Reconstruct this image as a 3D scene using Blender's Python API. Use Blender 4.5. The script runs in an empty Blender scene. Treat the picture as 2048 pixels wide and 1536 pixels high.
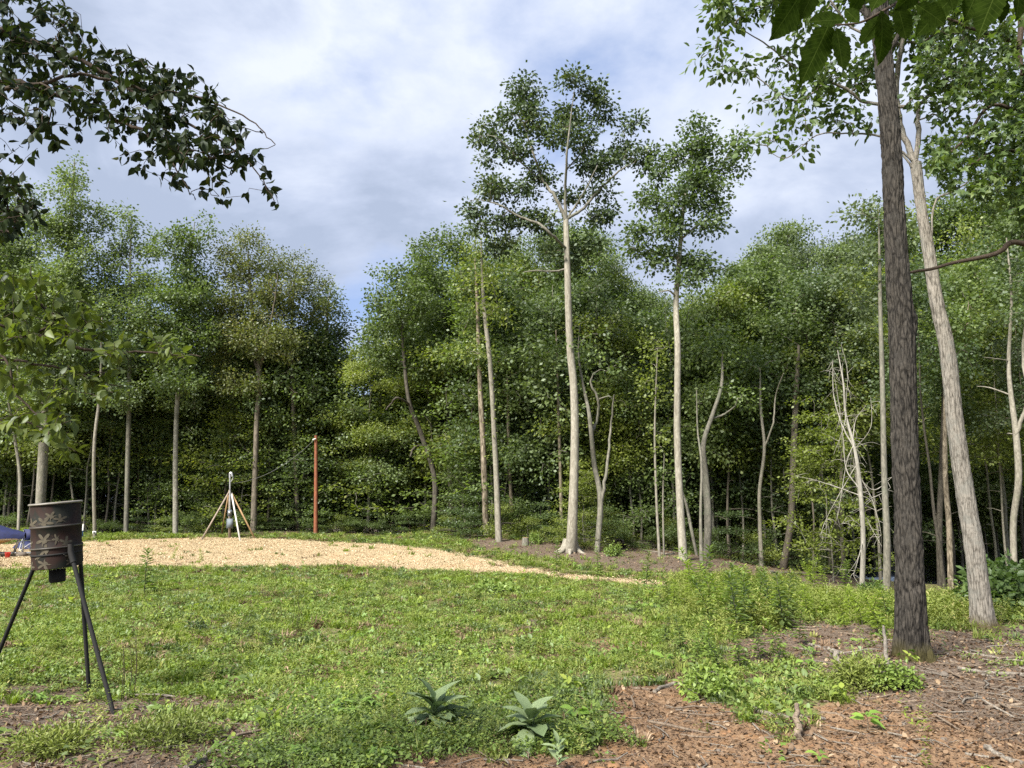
import bpy, math, random
import numpy as np
from mathutils import Vector, Matrix, noise as mnoise

rng = np.random.default_rng(7)
random.seed(7)
S = bpy.context.scene
COL = S.collection
# ------------------------------------------------------------------ camera
F = 1538.0
CAMZ = 2.2
TILT = math.atan(232 / F)
cam = bpy.data.cameras.new("camera")
cam.sensor_width = 36.0
cam.lens = 36.0 * F / 2048.0
cam.clip_start = 0.05
cam.clip_end = 4000
camo = bpy.data.objects.new("camera", cam)
COL.objects.link(camo)
camo.location = (0, 0, CAMZ)
camo.rotation_euler = (math.pi / 2 + TILT, 0, 0)
S.camera = camo
# ------------------------------------------------------------------ world, sun, exposure
SUN_EL, SUN_AZ = 44.0, 220.0   # azimuth clockwise from +Y: over the left shoulder
SKY_STRENGTH = 0.05
SUN_STRENGTH = 4.0
EXPOSURE = 1.58
w = bpy.data.worlds.new("World")
S.world = w
w.use_nodes = True
nt = w.node_tree
nt.nodes.clear()


def N(nt, t, **kw):
    n = nt.nodes.new(t)
    for k, v in kw.items():
        setattr(n, k, v)
    return n


def L(nt, a, b):
    nt.links.new(a, b)


def mathn(nt, op, a, b=None, c=None):
    n = N(nt, "ShaderNodeMath", operation=op)
    for i, v in enumerate((a, b, c)):
        if v is None:
            continue
        if isinstance(v, (int, float)):
            n.inputs[i].default_value = v
        else:
            L(nt, v, n.inputs[i])
    return n.outputs[0]


def mixc(nt, fac, a, b, mode="MIX"):
    n = N(nt, "ShaderNodeMix", data_type="RGBA", blend_type=mode)
    for s, v in ((n.inputs[0], fac), (n.inputs[6], a), (n.inputs[7], b)):
        if isinstance(v, (int, float)):
            s.default_value = v
        elif isinstance(v, tuple):
            s.default_value = (*v, 1.0) if len(v) == 3 else v
        else:
            L(nt, v, s)
    return n.outputs[2]


def ramp(nt, fac, stops):
    n = N(nt, "ShaderNodeValToRGB")
    el = n.color_ramp.elements
    while len(el) < len(stops):
        el.new(0.5)
    for e, (p, c) in zip(el, stops):
        e.position = p
        e.color = (*c, 1) if isinstance(c, tuple) else (c, c, c, 1)
    L(nt, fac, n.inputs[0])
    return n.outputs[0]


def noise(nt, vec, scale, detail=3.0, rough=0.55, dist=0.0):
    n = N(nt, "ShaderNodeTexNoise")
    n.inputs["Scale"].default_value = scale
    n.inputs["Detail"].default_value = detail
    n.inputs["Roughness"].default_value = rough
    n.inputs["Distortion"].default_value = dist
    if vec is not None:
        L(nt, vec, n.inputs["Vector"])
    return n.outputs[0]


sky = N(nt, "ShaderNodeTexSky", sky_type="NISHITA")
sky.sun_disc = False
sky.sun_elevation = math.radians(SUN_EL)
sky.sun_rotation = math.radians(SUN_AZ)
sky.altitude = 200
sky.air_density = 1.0
sky.dust_density = 1.2
tc = N(nt, "ShaderNodeTexCoord")
sep = N(nt, "ShaderNodeSeparateXYZ")
L(nt, tc.outputs["Generated"], sep.inputs[0])
zz = mathn(nt, "ADD", mathn(nt, "MAXIMUM", sep.outputs[2], 0.0), 0.22)
cmb = N(nt, "ShaderNodeCombineXYZ")
L(nt, mathn(nt, "DIVIDE", sep.outputs[0], zz), cmb.inputs[0])
L(nt, mathn(nt, "DIVIDE", sep.outputs[1], zz), cmb.inputs[1])
cmb.inputs[2].default_value = 3.7
cloudvec = cmb.outputs[0]
n1 = noise(nt, cloudvec, 1.05, 8, 0.56, 0.25)
n2 = noise(nt, cloudvec, 2.1, 8, 0.58, 0.3)
n3 = noise(nt, cloudvec, 0.55, 3, 0.5)
cover = ramp(nt, mathn(nt, "ADD", mathn(nt, "MULTIPLY", n1, 0.72), mathn(nt, "MULTIPLY", n2, 0.28)), [(0.38, 0.0), (0.49, 0.93), (1.0, 1.0)])
shade = mathn(nt, "ADD", mathn(nt, "MULTIPLY", n2, 0.55), mathn(nt, "MULTIPLY", n3, 0.45))
ccol = ramp(nt, shade, [(0.40, (6.3, 6.7, 7.6)), (0.46, (5.2, 5.7, 6.8)), (0.51, (4.2, 4.75, 6.0)), (0.57, (3.3, 3.85, 5.0))])
skyb = mixc(nt, 0.55, mixc(nt, 1.0, sky.outputs[0], (0.72, 0.80, 0.98), "MULTIPLY"), (3.9, 5.0, 7.6))
skyc = mixc(nt, cover, skyb, ccol)
bg = N(nt, "ShaderNodeBackground")
bg.inputs[1].default_value = SKY_STRENGTH
L(nt, skyc, bg.inputs[0])
wo = N(nt, "ShaderNodeOutputWorld")
L(nt, bg.outputs[0], wo.inputs[0])

sl = bpy.data.lights.new("sun", "SUN")
sl.energy = SUN_STRENGTH
sl.angle = math.radians(18)
sl.color = (1.0, 0.95, 0.86)
so = bpy.data.objects.new("sun", sl)
COL.objects.link(so)
az, el = math.radians(SUN_AZ), math.radians(SUN_EL)
sd = Vector((math.sin(az) * math.cos(el), math.cos(az) * math.cos(el), math.sin(el)))
so.rotation_euler = sd.to_track_quat("Z", "Y").to_euler()
so.location = (-20, -20, 40)

S.view_settings.view_transform = "Standard"
S.view_settings.look = "None"
S.view_settings.gamma = 1
S.view_settings.exposure = EXPOSURE
try:
    S.cycles.max_bounces = 8
    S.cycles.diffuse_bounces = 5
    S.cycles.glossy_bounces = 2
    S.cycles.transmission_bounces = 4
    S.cycles.transparent_max_bounces = 4
    S.cycles.caustics_reflective = False
    S.cycles.caustics_refractive = False
    S.cycles.use_adaptive_sampling = True
    S.cycles.adaptive_threshold = 0.01
    S.cycles.use_denoising = False
    S.cycles.sample_clamp_indirect = 4
except Exception:
    pass

# ------------------------------------------------------------------ pixel <-> world
ct, st = math.cos(TILT), math.sin(TILT)


def W(px, py, d):
    """world point seen at photo pixel px,py at forward distance d (world Y)"""
    a, b = (px - 1024) / F, (768 - py) / F
    y = ct - b * st
    k = d / y
    return np.array((a * k, d, CAMZ + (st + b * ct) * k))


def proj(P):
    P = np.atleast_2d(P).astype(float)
    y, z = P[:, 1], P[:, 2] - CAMZ
    dep = np.maximum(y * ct + z * st, 0.05)
    up = -y * st + z * ct
    return 1024 + F * P[:, 0] / dep, 768 - F * up / dep


def vnoise(x, y, seed=0):
    x = np.asarray(x, float)
    y = np.asarray(y, float)
    xi, yi = np.floor(x), np.floor(y)
    fx, fy = x - xi, y - yi
    fx, fy = fx * fx * (3 - 2 * fx), fy * fy * (3 - 2 * fy)

    def h(a, b):
        v = np.sin(a * 127.1 + b * 311.7 + seed * 74.7) * 43758.5453
        return v - np.floor(v)
    return (h(xi, yi) * (1 - fx) + h(xi + 1, yi) * fx) * (1 - fy) + (h(xi, yi + 1) * (1 - fx) + h(xi + 1, yi + 1) * fx) * fy


def fbm(x, y, seed=0, o=4):
    s = 0
    a = 0.5
    t = 0
    for i in range(o):
        s = s + a * vnoise(x * 2 ** i, y * 2 ** i, seed + i)
        t += a
        a *= 0.5
    return s / t


# ------------------------------------------------------------------ tree table (photo pixels, depth in metres)
# name, label, category, depth, leaf kind, bark kind, trunk path (px,py,width px), crown blobs (px,py,rx,ry), leaves per m2 factor
T = []


def tree(name, label, d, leaf, bark, path, blobs=(), dens=1.0, limbs=(), **kw):
    T.append(dict(name=name, label=label, d=d, leaf=leaf, bark=bark, path=path, blobs=blobs, dens=dens, limbs=limbs, **kw))


tree("sweetgum_tree", "tall pale green tree with twin spires behind the camouflage barrel", 43, "light", "pale",
     [(78, 1066, 22), (88, 850, 20), (95, 650, 16), (128, 480, 9), (145, 320, 3)],
     [(144, 350, 22, 35), (140, 400, 34, 40), (188, 440, 22, 45), (110, 470, 50, 45), (170, 520, 50, 45), (130, 580, 75, 50), (90, 640, 70, 45), (180, 640, 50, 40), (100, 715, 75, 40), (150, 460, 45, 40), (175, 580, 50, 40), (80, 560, 50, 40), (120, 780, 60, 35)], 1.1)
tree("sweetgum_tree", "tall pale leafy tree cut by the left edge of the photo", 46, "light", "pale",
     [(42, 1062, 13), (50, 700, 10), (48, 370, 3)],
     [(48, 400, 24, 45), (25, 450, 45, 40), (70, 480, 35, 40), (35, 560, 65, 60), (-30, 520, 50, 70), (20, 660, 70, 50), (-50, 650, 50, 50), (20, 740, 60, 45), (45, 520, 45, 40)], 1.05)
tree("young_tree", "thin curved pale sapling above the blue boat cover", 40, "mid", "pale",
     [(37, 1062, 7), (24, 960, 7), (6, 870, 6), (0, 790, 4)], [(5, 800, 50, 30), (30, 860, 35, 18)], 0.7)
tree("young_tree", "slim white barked tree with small white box on its trunk", 40, "dark", "pale",
     [(190, 1078, 8), (196, 900, 7), (204, 780, 6), (215, 640, 3)], [(218, 690, 50, 45), (200, 780, 45, 25)], 0.8)
tree("tulip_tree", "slender grey tree with a narrow split spire left of the mottled trunk", 44, "light", "grey",
     [(252, 1068, 11), (255, 800, 10), (260, 600, 7), (263, 430, 2)],
     [(262, 450, 18, 30), (265, 495, 32, 35), (308, 490, 16, 38), (225, 520, 28, 30), (255, 560, 52, 40), (255, 640, 60, 45), (250, 720, 55, 35), (300, 560, 32, 35), (215, 590, 35, 35), (260, 790, 50, 30)], 1.1)
tree("tulip_tree", "spire topped tree with mottled white trunk left of the meter mast", 43, "mid", "birch",
     [(351, 1070, 12), (346, 850, 11), (348, 700, 9), (362, 560, 6), (376, 432, 2)],
     [(372, 455, 20, 28), (370, 500, 40, 35), (408, 470, 14, 38), (335, 500, 16, 30), (365, 560, 55, 42), (345, 620, 65, 42), (385, 660, 60, 40), (340, 700, 50, 30), (380, 540, 34, 34), (350, 760, 60, 30), (400, 600, 34, 30)], 1.2)
tree("olive_tree_crown", "broad round crowned tree with olive brown leaves behind the meter mast", 44, "olive", "brown",
     [(507, 1064, 14), (512, 850, 12), (516, 740, 12), (500, 600, 8), (490, 500, 3)],
     [(490, 510, 55, 35), (450, 540, 45, 35), (540, 530, 40, 35), (445, 610, 50, 50), (500, 590, 60, 45), (560, 600, 50, 50), (500, 670, 80, 45), (570, 690, 50, 40), (440, 690, 40, 35), (480, 760, 60, 30), (500, 475, 36, 16)], 1.15,
     limbs=[[(516, 740, 8), (535, 690, 6), (560, 620, 4), (570, 560, 2)], [(514, 760, 8), (490, 690, 6), (460, 620, 4)]])
tree("hickory_tree", "grey trunked tree just left of the orange pole", 46, "olive", "brown",
     [(597, 1063, 11), (592, 800, 9), (590, 650, 7), (592, 540, 3)],
     [(590, 535, 45, 30), (630, 560, 35, 35), (600, 610, 50, 45), (645, 630, 35, 35), (600, 690, 55, 35)], 0.9)
tree("hickory_tree", "open crowned grey green tree standing at the sky gap behind the orange pole", 48, "blue", "brown",
     [(645, 1064, 11), (642, 850, 9), (648, 650, 6), (655, 590, 3)],
     [(650, 590, 35, 35), (680, 640, 22, 40), (640, 660, 45, 40), (675, 710, 28, 30), (610, 740, 45, 28)], 0.8)
tree("maple_tree", "leafy tree with dark bent trunk right of the sky gap", 42, "mid", "dark",
     [(866, 1064, 13), (868, 960, 12), (842, 870, 12), (818, 800, 10), (806, 700, 8), (800, 600, 4)],
     [(780, 550, 32, 32), (760, 600, 35, 35), (790, 640, 55, 45), (745, 690, 30, 25), (830, 600, 55, 50), (770, 720, 40, 30), (850, 530, 40, 45), (830, 720, 55, 40)], 1.15,
     limbs=[[(820, 805, 6), (800, 800, 5), (785, 812, 4), (776, 822, 3)], [(850, 890, 6), (830, 895, 5), (824, 915, 4)]])
tree("maple_tree", "tall dense green tree whose top rises between sky gap and vine trunk", 45, "mid", "dark",
     [(905, 1066, 14), (895, 800, 11), (882, 480, 3)],
     [(880, 485, 35, 30), (845, 510, 35, 28), (915, 480, 30, 28), (870, 560, 60, 45), (930, 560, 45, 45), (890, 650, 65, 50), (850, 740, 60, 40), (930, 740, 50, 45)], 1.25)
tree("ash_tree", "peeling bark tree with ivy just left of the pale vine trunk", 38, "mid", "peel",
     [(973, 1074, 15), (967, 900, 13), (960, 760, 12), (955, 600, 8), (950, 520, 3)],
     [(940, 560, 40, 45), (960, 640, 55, 45), (930, 700, 45, 40), (985, 720, 45, 35)], 1.0)
tree("ash_tree", "pale slim tree with yellow green top left of the tall oak", 36, "yellow", "pale",
     [(998, 1084, 16), (990, 900, 13), (981, 740, 11), (967, 600, 9), (962, 480, 3)],
     [(955, 500, 25, 30), (975, 530, 25, 30), (935, 560, 20, 40), (970, 600, 32, 35), (1000, 640, 25, 30), (950, 690, 22, 35)], 0.6, ivy=True)
tree("young_tree", "short grey trunk beside the small stump left of the oak", 39, "mid", "peel",
     [(1026, 1066, 9), (1020, 960, 8), (1017, 870, 8), (1015, 760, 4)], [(1015, 790, 50, 35), (1040, 720, 50, 40)], 1.0)
tree("young_tree", "slim brown tree just behind the tall oak trunk", 38, "mid", "peel",
     [(1124, 1087, 9), (1121, 950, 8), (1116, 800, 6), (1112, 660, 3)], [(1100, 700, 50, 40), (1130, 780, 45, 30)], 0.8)
OAKL = [
    [(1130, 455, 8.6), (1128, 400, 6.5), (1129, 340, 5.0), (1136, 270, 2.9), (1142, 225, 1.4)],
    [(1127, 450, 9.4), (1108, 405, 7.9), (1085, 365, 6.5), (1066, 325, 5.0), (1055, 285, 2.9), (1046, 262, 1.4)],
    [(1085, 365, 4.3), (1040, 330, 3.6), (1000, 300, 2.2), (975, 280, 1.4)],
    [(1131, 450, 5.8), (1150, 420, 5.0), (1170, 390, 3.6), (1190, 350, 2.2)],
    [(1130, 458, 7.9), (1165, 425, 7.2), (1200, 378, 5.8), (1235, 352, 4.3), (1268, 328, 1.4)],
    [(1125, 500, 7.2), (1095, 487, 6.5), (1072, 466, 5.8), (1035, 448, 5.0), (1005, 430, 3.6), (985, 418, 2.9), (955, 410, 1.4)],
    [(1124, 546, 5.0), (1100, 552, 4.3), (1075, 552, 3.6), (1048, 549, 2.2)],
    [(1133, 340, 4.3), (1165, 300, 3.6), (1190, 250, 2.2)],
]
tree("oak_tree", "tallest tree in the middle, a forked oak with pale trunk", 33, "oak", "white",
     [(1141, 1114, 30), (1143, 1050, 23), (1147, 900, 20), (1146, 780, 18), (1139, 700, 17), (1134, 600, 15), (1130, 450, 13)],
     [(1035, 195, 30, 24), (1062, 180, 18, 20), (1050, 240, 42, 32), (1000, 235, 20, 18), (968, 262, 26, 22), (1005, 275, 26, 22), (1150, 180, 32, 22), (1200, 200, 30, 24), (1150, 225, 40, 26), (1215, 230, 18, 20),
      (1105, 285, 40, 30), (1170, 275, 34, 24), (1035, 305, 34, 24), (968, 305, 16, 16), (1265, 250, 24, 22), (1258, 290, 28, 24), (1300, 318, 34, 22), (1225, 325, 40, 22), (1085, 345, 32, 22), (1180, 335, 34, 22),
      (985, 385, 40, 22), (948, 412, 22, 22), (1040, 385, 36, 20), (1060, 430, 40, 22), (960, 450, 26, 16), (1020, 445, 36, 18), (1200, 375, 26, 18), (1185, 430, 34, 20), (1100, 445, 24, 20), (1130, 380, 26, 20), (1215, 420, 16, 14), (995, 365, 8, 12), (1010, 490, 40, 18), (1165, 480, 40, 26), (1095, 500, 26, 14), (1130, 520, 30, 16)],
     1.5, limbs=OAKL, flare=True)
tree("twisted_tree", "twisted double stemmed pale tree right of the tall oak", 33, "mid", "grey",
     [(1194, 1104, 13), (1201, 1000, 13), (1190, 930, 12), (1181, 860, 11), (1176, 820, 9), (1165, 760, 6), (1158, 700, 4), (1160, 650, 2)],
     [(1170, 690, 35, 30), (1205, 730, 35, 30), (1160, 760, 20, 20)], 0.5,
     limbs=[[(1181, 865, 7), (1195, 840, 6), (1196, 800, 6), (1180, 770, 5), (1185, 750, 3)], [(1199, 1010, 9), (1213, 940, 7), (1225, 850, 5), (1228, 790, 3)], [(1194, 800, 4), (1212, 797, 3), (1220, 803, 2)]])
tree("leaning_tree", "dark thick trunk leaning left deep between the oak and the poplar", 44, "mid", "dark",
     [(1280, 1093, 17), (1270, 1000, 15), (1258, 900, 13), (1245, 760, 9), (1240, 640, 4)], [(1240, 620, 55, 45), (1265, 700, 60, 50), (1220, 660, 40, 50)], 1.1)
tree("young_tree", "thin pale sapling left of the poplar, taller of the pair", 33, "yellow", "pale",
     [(1319, 1113, 7), (1314, 1000, 6), (1311, 860, 5), (1312, 700, 2)], [(1312, 780, 30, 40), (1320, 880, 28, 25), (1305, 700, 35, 40)], 0.6)
tree("young_tree", "thinnest sapling touching the left side of the poplar", 33.5, "mid", "pale",
     [(1328, 1112, 4), (1330, 1000, 4), (1331, 900, 2)], [(1330, 930, 22, 30)], 0.5)
tree("poplar_tree", "tall slim poplar right of the oak with spire crown", 32, "poplar", "white",
     [(1367, 1122, 22), (1362, 1000, 18), (1357, 850, 16), (1356, 700, 14), (1357, 600, 13), (1362, 500, 11), (1370, 400, 8), (1386, 320, 5), (1397, 238, 1)],
     [(1395, 255, 20, 24), (1380, 290, 34, 24), (1420, 292, 30, 26), (1468, 300, 24, 26), (1345, 320, 32, 24), (1400, 335, 45, 26), (1462, 335, 30, 22), (1315, 345, 22, 22), (1370, 375, 50, 26), (1440, 375, 36, 20),
      (1295, 395, 40, 22), (1350, 420, 50, 24), (1430, 415, 46, 18), (1268, 455, 30, 16), (1330, 460, 50, 22), (1410, 455, 48, 16), (1275, 490, 36, 16), (1330, 505, 45, 20), (1390, 510, 40, 26), (1440, 540, 32, 12), (1300, 525, 30, 12), (1385, 560, 36, 22)],
     1.35, limbs=[[(1358, 590, 5), (1340, 580, 4), (1318, 585, 2)], [(1362, 510, 6), (1330, 495, 5), (1285, 490, 3), (1255, 498, 2)], [(1364, 480, 6), (1400, 450, 4), (1450, 420, 2)]])
tree("hollow_tree", "hollow split trunk with bent dark top right of the poplar", 34, "mid", "grey",
     [(1413, 1116, 16), (1414, 1040, 17), (1411, 960, 15), (1403, 890, 12), (1425, 830, 10), (1445, 770, 8), (1450, 700, 4)], [(1440, 700, 50, 40), (1470, 790, 35, 30)], 0.9,
     limbs=[[(1430, 845, 6), (1450, 828, 5), (1465, 815, 3)]], hollow=True)
tree("young_tree", "slender stem pressed close against the hollow split trunk", 32, "none", "grey",
     [(1403, 1128, 9), (1400, 1030, 7), (1402, 930, 6), (1397, 860, 4), (1392, 780, 2)], [], 0)
tree("young_tree", "grey sapling slanting between poplar and hollow trunk", 34, "none", "grey",
     [(1395, 1112, 7), (1382, 1060, 7), (1375, 1010, 6), (1360, 960, 3)], [], 0)
tree("young_tree", "crooked pale trunk standing alone right of the hollow trunk", 37, "mid", "pale",
     [(1523, 1134, 10), (1518, 1050, 8), (1513, 980, 8), (1518, 900, 7), (1514, 820, 6), (1515, 740, 3)], [(1515, 720, 45, 35), (1500, 790, 40, 25)], 0.8,
     limbs=[[(1518, 895, 5), (1528, 850, 4), (1534, 800, 3), (1537, 760, 2)]])
tree("maple_tree", "straight brown trunk halfway between the hollow trunk and the bare snag", 39, "mid", "brown",
     [(1565, 1138, 19), (1569, 1050, 15), (1574, 940, 14), (1577, 820, 12), (1580, 700, 6)], [(1580, 660, 60, 45), (1560, 740, 60, 40), (1620, 740, 50, 40), (1600, 600, 45, 40)], 1.1)
tree("young_tree", "thin brown sapling between the brown trunk and the bare snag", 38, "yellow", "brown",
     [(1626, 1148, 5), (1628, 1040, 4), (1629, 940, 3), (1630, 880, 1)], [(1630, 900, 28, 22), (1625, 960, 22, 14)], 0.7)
tree("beech_tree", "dark trunk in the shade left of the bare snag", 42, "dark", "dark",
     [(1668, 1152, 15), (1665, 1050, 13), (1660, 940, 12), (1655, 800, 8), (1650, 680, 4)], [(1650, 700, 55, 45), (1640, 620, 50, 40), (1690, 640, 40, 40)], 1.0)
SN = [[(1709, 985, 3.1), (1695, 940, 2.5), (1690, 880, 2.5), (1675, 800, 1.9), (1650, 730, 1.2)], [(1699, 900, 3.7), (1684, 850, 3.1), (1672, 790, 2.5), (1668, 720, 1.2)], [(1697, 880, 3.1), (1708, 840, 1.9), (1720, 815, 1.2)],
      [(1704, 900, 1.9), (1715, 860, 1.2), (1722, 800, 0.6)], [(1706, 1010, 2.5), (1735, 1000, 1.9), (1770, 985, 1.2), (1790, 975, 0.6)], [(1705, 960, 2.5), (1740, 980, 1.9), (1780, 950, 0.6)], [(1708, 995, 2.5), (1680, 975, 1.9), (1640, 960, 1.2), (1615, 950, 0.6)],
      [(1704, 930, 1.9), (1680, 970, 1.9), (1655, 1030, 1.2), (1640, 1070, 0.6)], [(1706, 950, 1.9), (1730, 1000, 1.9), (1745, 1060, 1.2), (1760, 1110, 0.6)], [(1715, 1050, 1.9), (1690, 1040, 1.2), (1660, 1047, 0.6)], [(1716, 1085, 1.9), (1695, 1120, 1.2), (1684, 1145, 0.6)],
      [(1700, 890, 1.9), (1678, 925, 1.2), (1665, 990, 1.2), (1655, 1020, 0.6)], [(1712, 1020, 1.9), (1730, 1045, 1.2), (1742, 1090, 0.6)], [(1686, 830, 1.9), (1676, 860, 1.2), (1660, 910, 0.6)], [(1690, 820, 1.9), (1685, 750, 1.2), (1678, 690, 0.6)], [(1683, 790, 1.9), (1692, 740, 1.2), (1700, 720, 0.6)]]
tree("dead_tree", "bare white snag with drooping leafless branches left of the big trunk", 30, "none", "snag",
     [(1723, 1187, 12), (1718, 1080, 11), (1708, 980, 10), (1700, 900, 7), (1690, 830, 5), (1684, 770, 4), (1676, 700, 1.5)], [], 0, limbs=SN)
tree("maple_tree", "tall straight grey tree between the bare snag and the big trunk", 28, "blue", "grey",
     [(1773, 1192, 17), (1764, 1080, 15), (1757, 950, 13), (1753, 800, 12), (1752, 640, 9), (1748, 520, 6), (1745, 425, 1)],
     [(1745, 410, 30, 30), (1722, 450, 30, 26), (1765, 470, 30, 30), (1735, 520, 36, 28), (1700, 560, 26, 20), (1780, 560, 30, 30), (1735, 610, 34, 22)], 1.3)
BIGL = [[(1757, 60, 22), (1735, 20, 18), (1710, -40, 14), (1690, -120, 8)], [(1775, 120, 14), (1795, 60, 11), (1800, -40, 8)]]
tree("hickory_tree", "big dark trunk close by on the right with rough shaggy bark", 10, "near", "rough",
     [(1824, 1318, 76), (1823, 1290, 66), (1821, 1240, 61), (1818, 1100, 56), (1816, 1000, 53), (1813, 900, 54), (1810, 760, 55), (1806, 640, 56), (1797, 540, 51), (1790, 420, 45), (1783, 300, 44), (1774, 180, 42), (1757, 30, 38), (1745, -150, 34), (1735, -400, 26), (1730, -800, 14)],
     [(1730, -700, 320, 180), (1600, -560, 260, 130), (1880, -560, 260, 130)], 0.5, limbs=BIGL, flare=True, near=True)
SECL = [[(1836, 300, 15.6), (1818, 230, 14.0), (1806, 150, 13.3), (1800, 60, 11.7), (1790, -60, 7.8), (1780, -200, 4.7)],
        [(1838, 300, 13.3), (1846, 240, 12.5), (1870, 180, 10.9), (1900, 150, 8.6), (1940, 110, 6.2), (1980, 40, 3.9)],
        [(1812, 215, 9.4), (1740, 195, 8.6), (1690, 165, 7.8), (1600, 130, 5.5), (1540, 85, 3.9), (1490, 50, 2.3), (1470, 20, 1.6)],
        [(1830, 300, 6.2), (1770, 265, 5.5), (1700, 258, 3.9), (1630, 275, 3.1), (1575, 315, 2.3), (1540, 305, 1.6)],
        [(1802, 90, 9.4), (1760, 95, 7.8), (1700, 60, 6.2), (1650, 10, 4.7), (1600, -60, 3.1)],
        [(1867, 520, 6.2), (1880, 400, 4.7), (1920, 375, 3.9), (1955, 350, 2.3)],
        [(1840, 340, 7.0), (1822, 318, 5.5), (1805, 290, 3.9)]]
tree("hickory_tree", "leaning light barked trunk with mossy foot at the right", 13.6, "hick", "light",
     [(1972, 1268, 76), (1968, 1250, 54), (1962, 1200, 44), (1948, 1090, 40), (1934, 980, 38), (1917, 850, 36), (1900, 700, 33), (1880, 600, 29), (1864, 500, 26), (1850, 420, 23), (1838, 320, 24)],
     [(1450, 30, 60, 40), (1420, 100, 35, 25), (1470, 130, 50, 25), (1550, 30, 60, 40), (1560, 110, 40, 26), (1640, 150, 60, 36), (1650, 40, 60, 40), (1540, 180, 26, 14), (1590, 190, 50, 22), (1520, 205, 24, 12), (1680, 220, 50, 22), (1600, 240, 40, 14), (1730, 130, 50, 50), (1730, 240, 40, 14), (1560, 270, 36, 12), (1620, 290, 30, 12), (1510, 290, 12, 10),
      (1830, 60, 60, 60), (1900, 40, 60, 60), (1960, 60, 60, 50), (1870, 130, 50, 40), (1950, 150, 70, 40), (1830, 200, 40, 30), (1900, 220, 40, 30), (1980, 220, 50, 35), (1700, -80, 160, 60), (1900, -90, 160, 70)],
     0.62, limbs=SECL, flare=True, near=True)
tree("beech_tree", "forked pale trunk at the right edge beyond the leaning trunk", 30, "dark", "pale",
     [(2030, 1168, 14), (2028, 1050, 14), (2026, 960, 14), (2020, 870, 13), (2014, 740, 9), (2010, 600, 6), (2005, 480, 3)],
     [(2005, 500, 50, 40), (1985, 570, 40, 35), (2040, 560, 40, 45), (2010, 640, 40, 20)], 0.8,
     limbs=[[(2025, 870, 9), (2034, 800, 8), (2040, 700, 6), (2046, 600, 3)], [(2014, 790, 4), (1990, 772, 3), (1972, 768, 1)], [(2020, 865, 3), (2005, 868, 2)], [(2012, 720, 3), (1980, 722, 2), (1950, 720, 1)]])
tree("maple_tree", "dark trunk just right of the big trunk by the road", 38, "mid", "dark",
     [(1882, 1172, 15), (1879, 1060, 13), (1877, 930, 12), (1873, 760, 9), (1870, 560, 4)], [(1870, 560, 45, 45), (1855, 650, 45, 45), (1900, 640, 45, 45), (1880, 740, 50, 35)], 1.0)
tree("maple_tree", "brown mottled trunk left of the leaning trunk foot", 34, "mid", "peel",
     [(1902, 1192, 14), (1898, 1060, 13), (1893, 950, 11), (1890, 800, 8), (1890, 640, 4)], [(1900, 650, 45, 50), (1930, 560, 45, 45), (1950, 660, 45, 50)], 1.0)

# ------------------------------------------------------------------ terrain
ctrl = []
for px, py, d in [(-200, 1536, 6.3), (300, 1536, 6.3), (1024, 1536, 6.3), (1700, 1536, 6.3), (2300, 1536, 6.5), (228, 1432, 8.7), (178, 1397, 9.7), (-25, 1352, 9.9), (600, 1400, 9.0), (1100, 1400, 9.0), (1500, 1390, 8.9),
                  (0, 1250, 15), (600, 1270, 14.5), (1100, 1270, 14.5), (1500, 1250, 14.5), (1000, 1200, 20), (500, 1195, 20), (100, 1200, 20), (1500, 1200, 19), (1700, 1215, 20),
                  (-50, 1130, 29), (400, 1135, 29), (700, 1136, 29), (850, 1140, 28.5), (1100, 1160, 25), (1380, 1172, 24), (-100, 1105, 35), (0, 1085, 38), (100, 1085, 40), (400, 1075, 42), (500, 1074, 42), (650, 1082, 38), (650, 1072, 42), (800, 1075, 42),
                  (850, 1110, 32), (1100, 1130, 29), (950, 1078, 38), (1250, 1100, 36), (1400, 1140, 29), (1500, 1150, 29), (1600, 1165, 28), (1700, 1225, 17), (1900, 1290, 11.5), (2048, 1275, 12.8), (2300, 1280, 12.8), (1850, 1220, 17),
                  (2048, 1225, 18), (1950, 1195, 24), (1850, 1205, 24), (2100, 1180, 28), (1900, 1178, 60), (1740, 1178, 54), (1650, 1160, 50), (2048, 1172, 62), (2300, 1175, 60), (1900, 1162, 75),
                  (600, 1072, 50), (300, 1075, 50), (900, 1078, 50), (1200, 1095, 50), (1500, 1130, 50)]:
    ctrl.append(W(px, py, d))
for t in T:
    p = t["path"][0]
    ctrl.append(W(p[0], p[1] - (8 if t.get("flare") else 1), t["d"]))
for x, y, z in [(0, 0, 0.1), (-8, 0, 0.1), (8, 0, 0.2), (0, -15, 0), (-20, -15, 0), (20, -15, 0), (-20, 10, -0.3), (20, 8, 0.1), (-45, 30, -1.3), (45, 20, -1.5), (60, 60, -5), (-60, 60, -2)]:
    ctrl.append(np.array((x, y, z), float))
ctrl = np.array(ctrl)


def _tps(r):
    return r * r * np.log(r + 1e-6)


_n = len(ctrl)
_K = _tps(np.hypot(ctrl[:, None, 0] - ctrl[None, :, 0], ctrl[:, None, 1] - ctrl[None, :, 1])) + np.eye(_n) * 1.2
_P = np.c_[np.ones(_n), ctrl[:, :2]]
_A = np.block([[_K, _P], [_P.T, np.zeros((3, 3))]])
_w = np.linalg.solve(_A, np.r_[ctrl[:, 2], 0, 0, 0])


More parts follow.
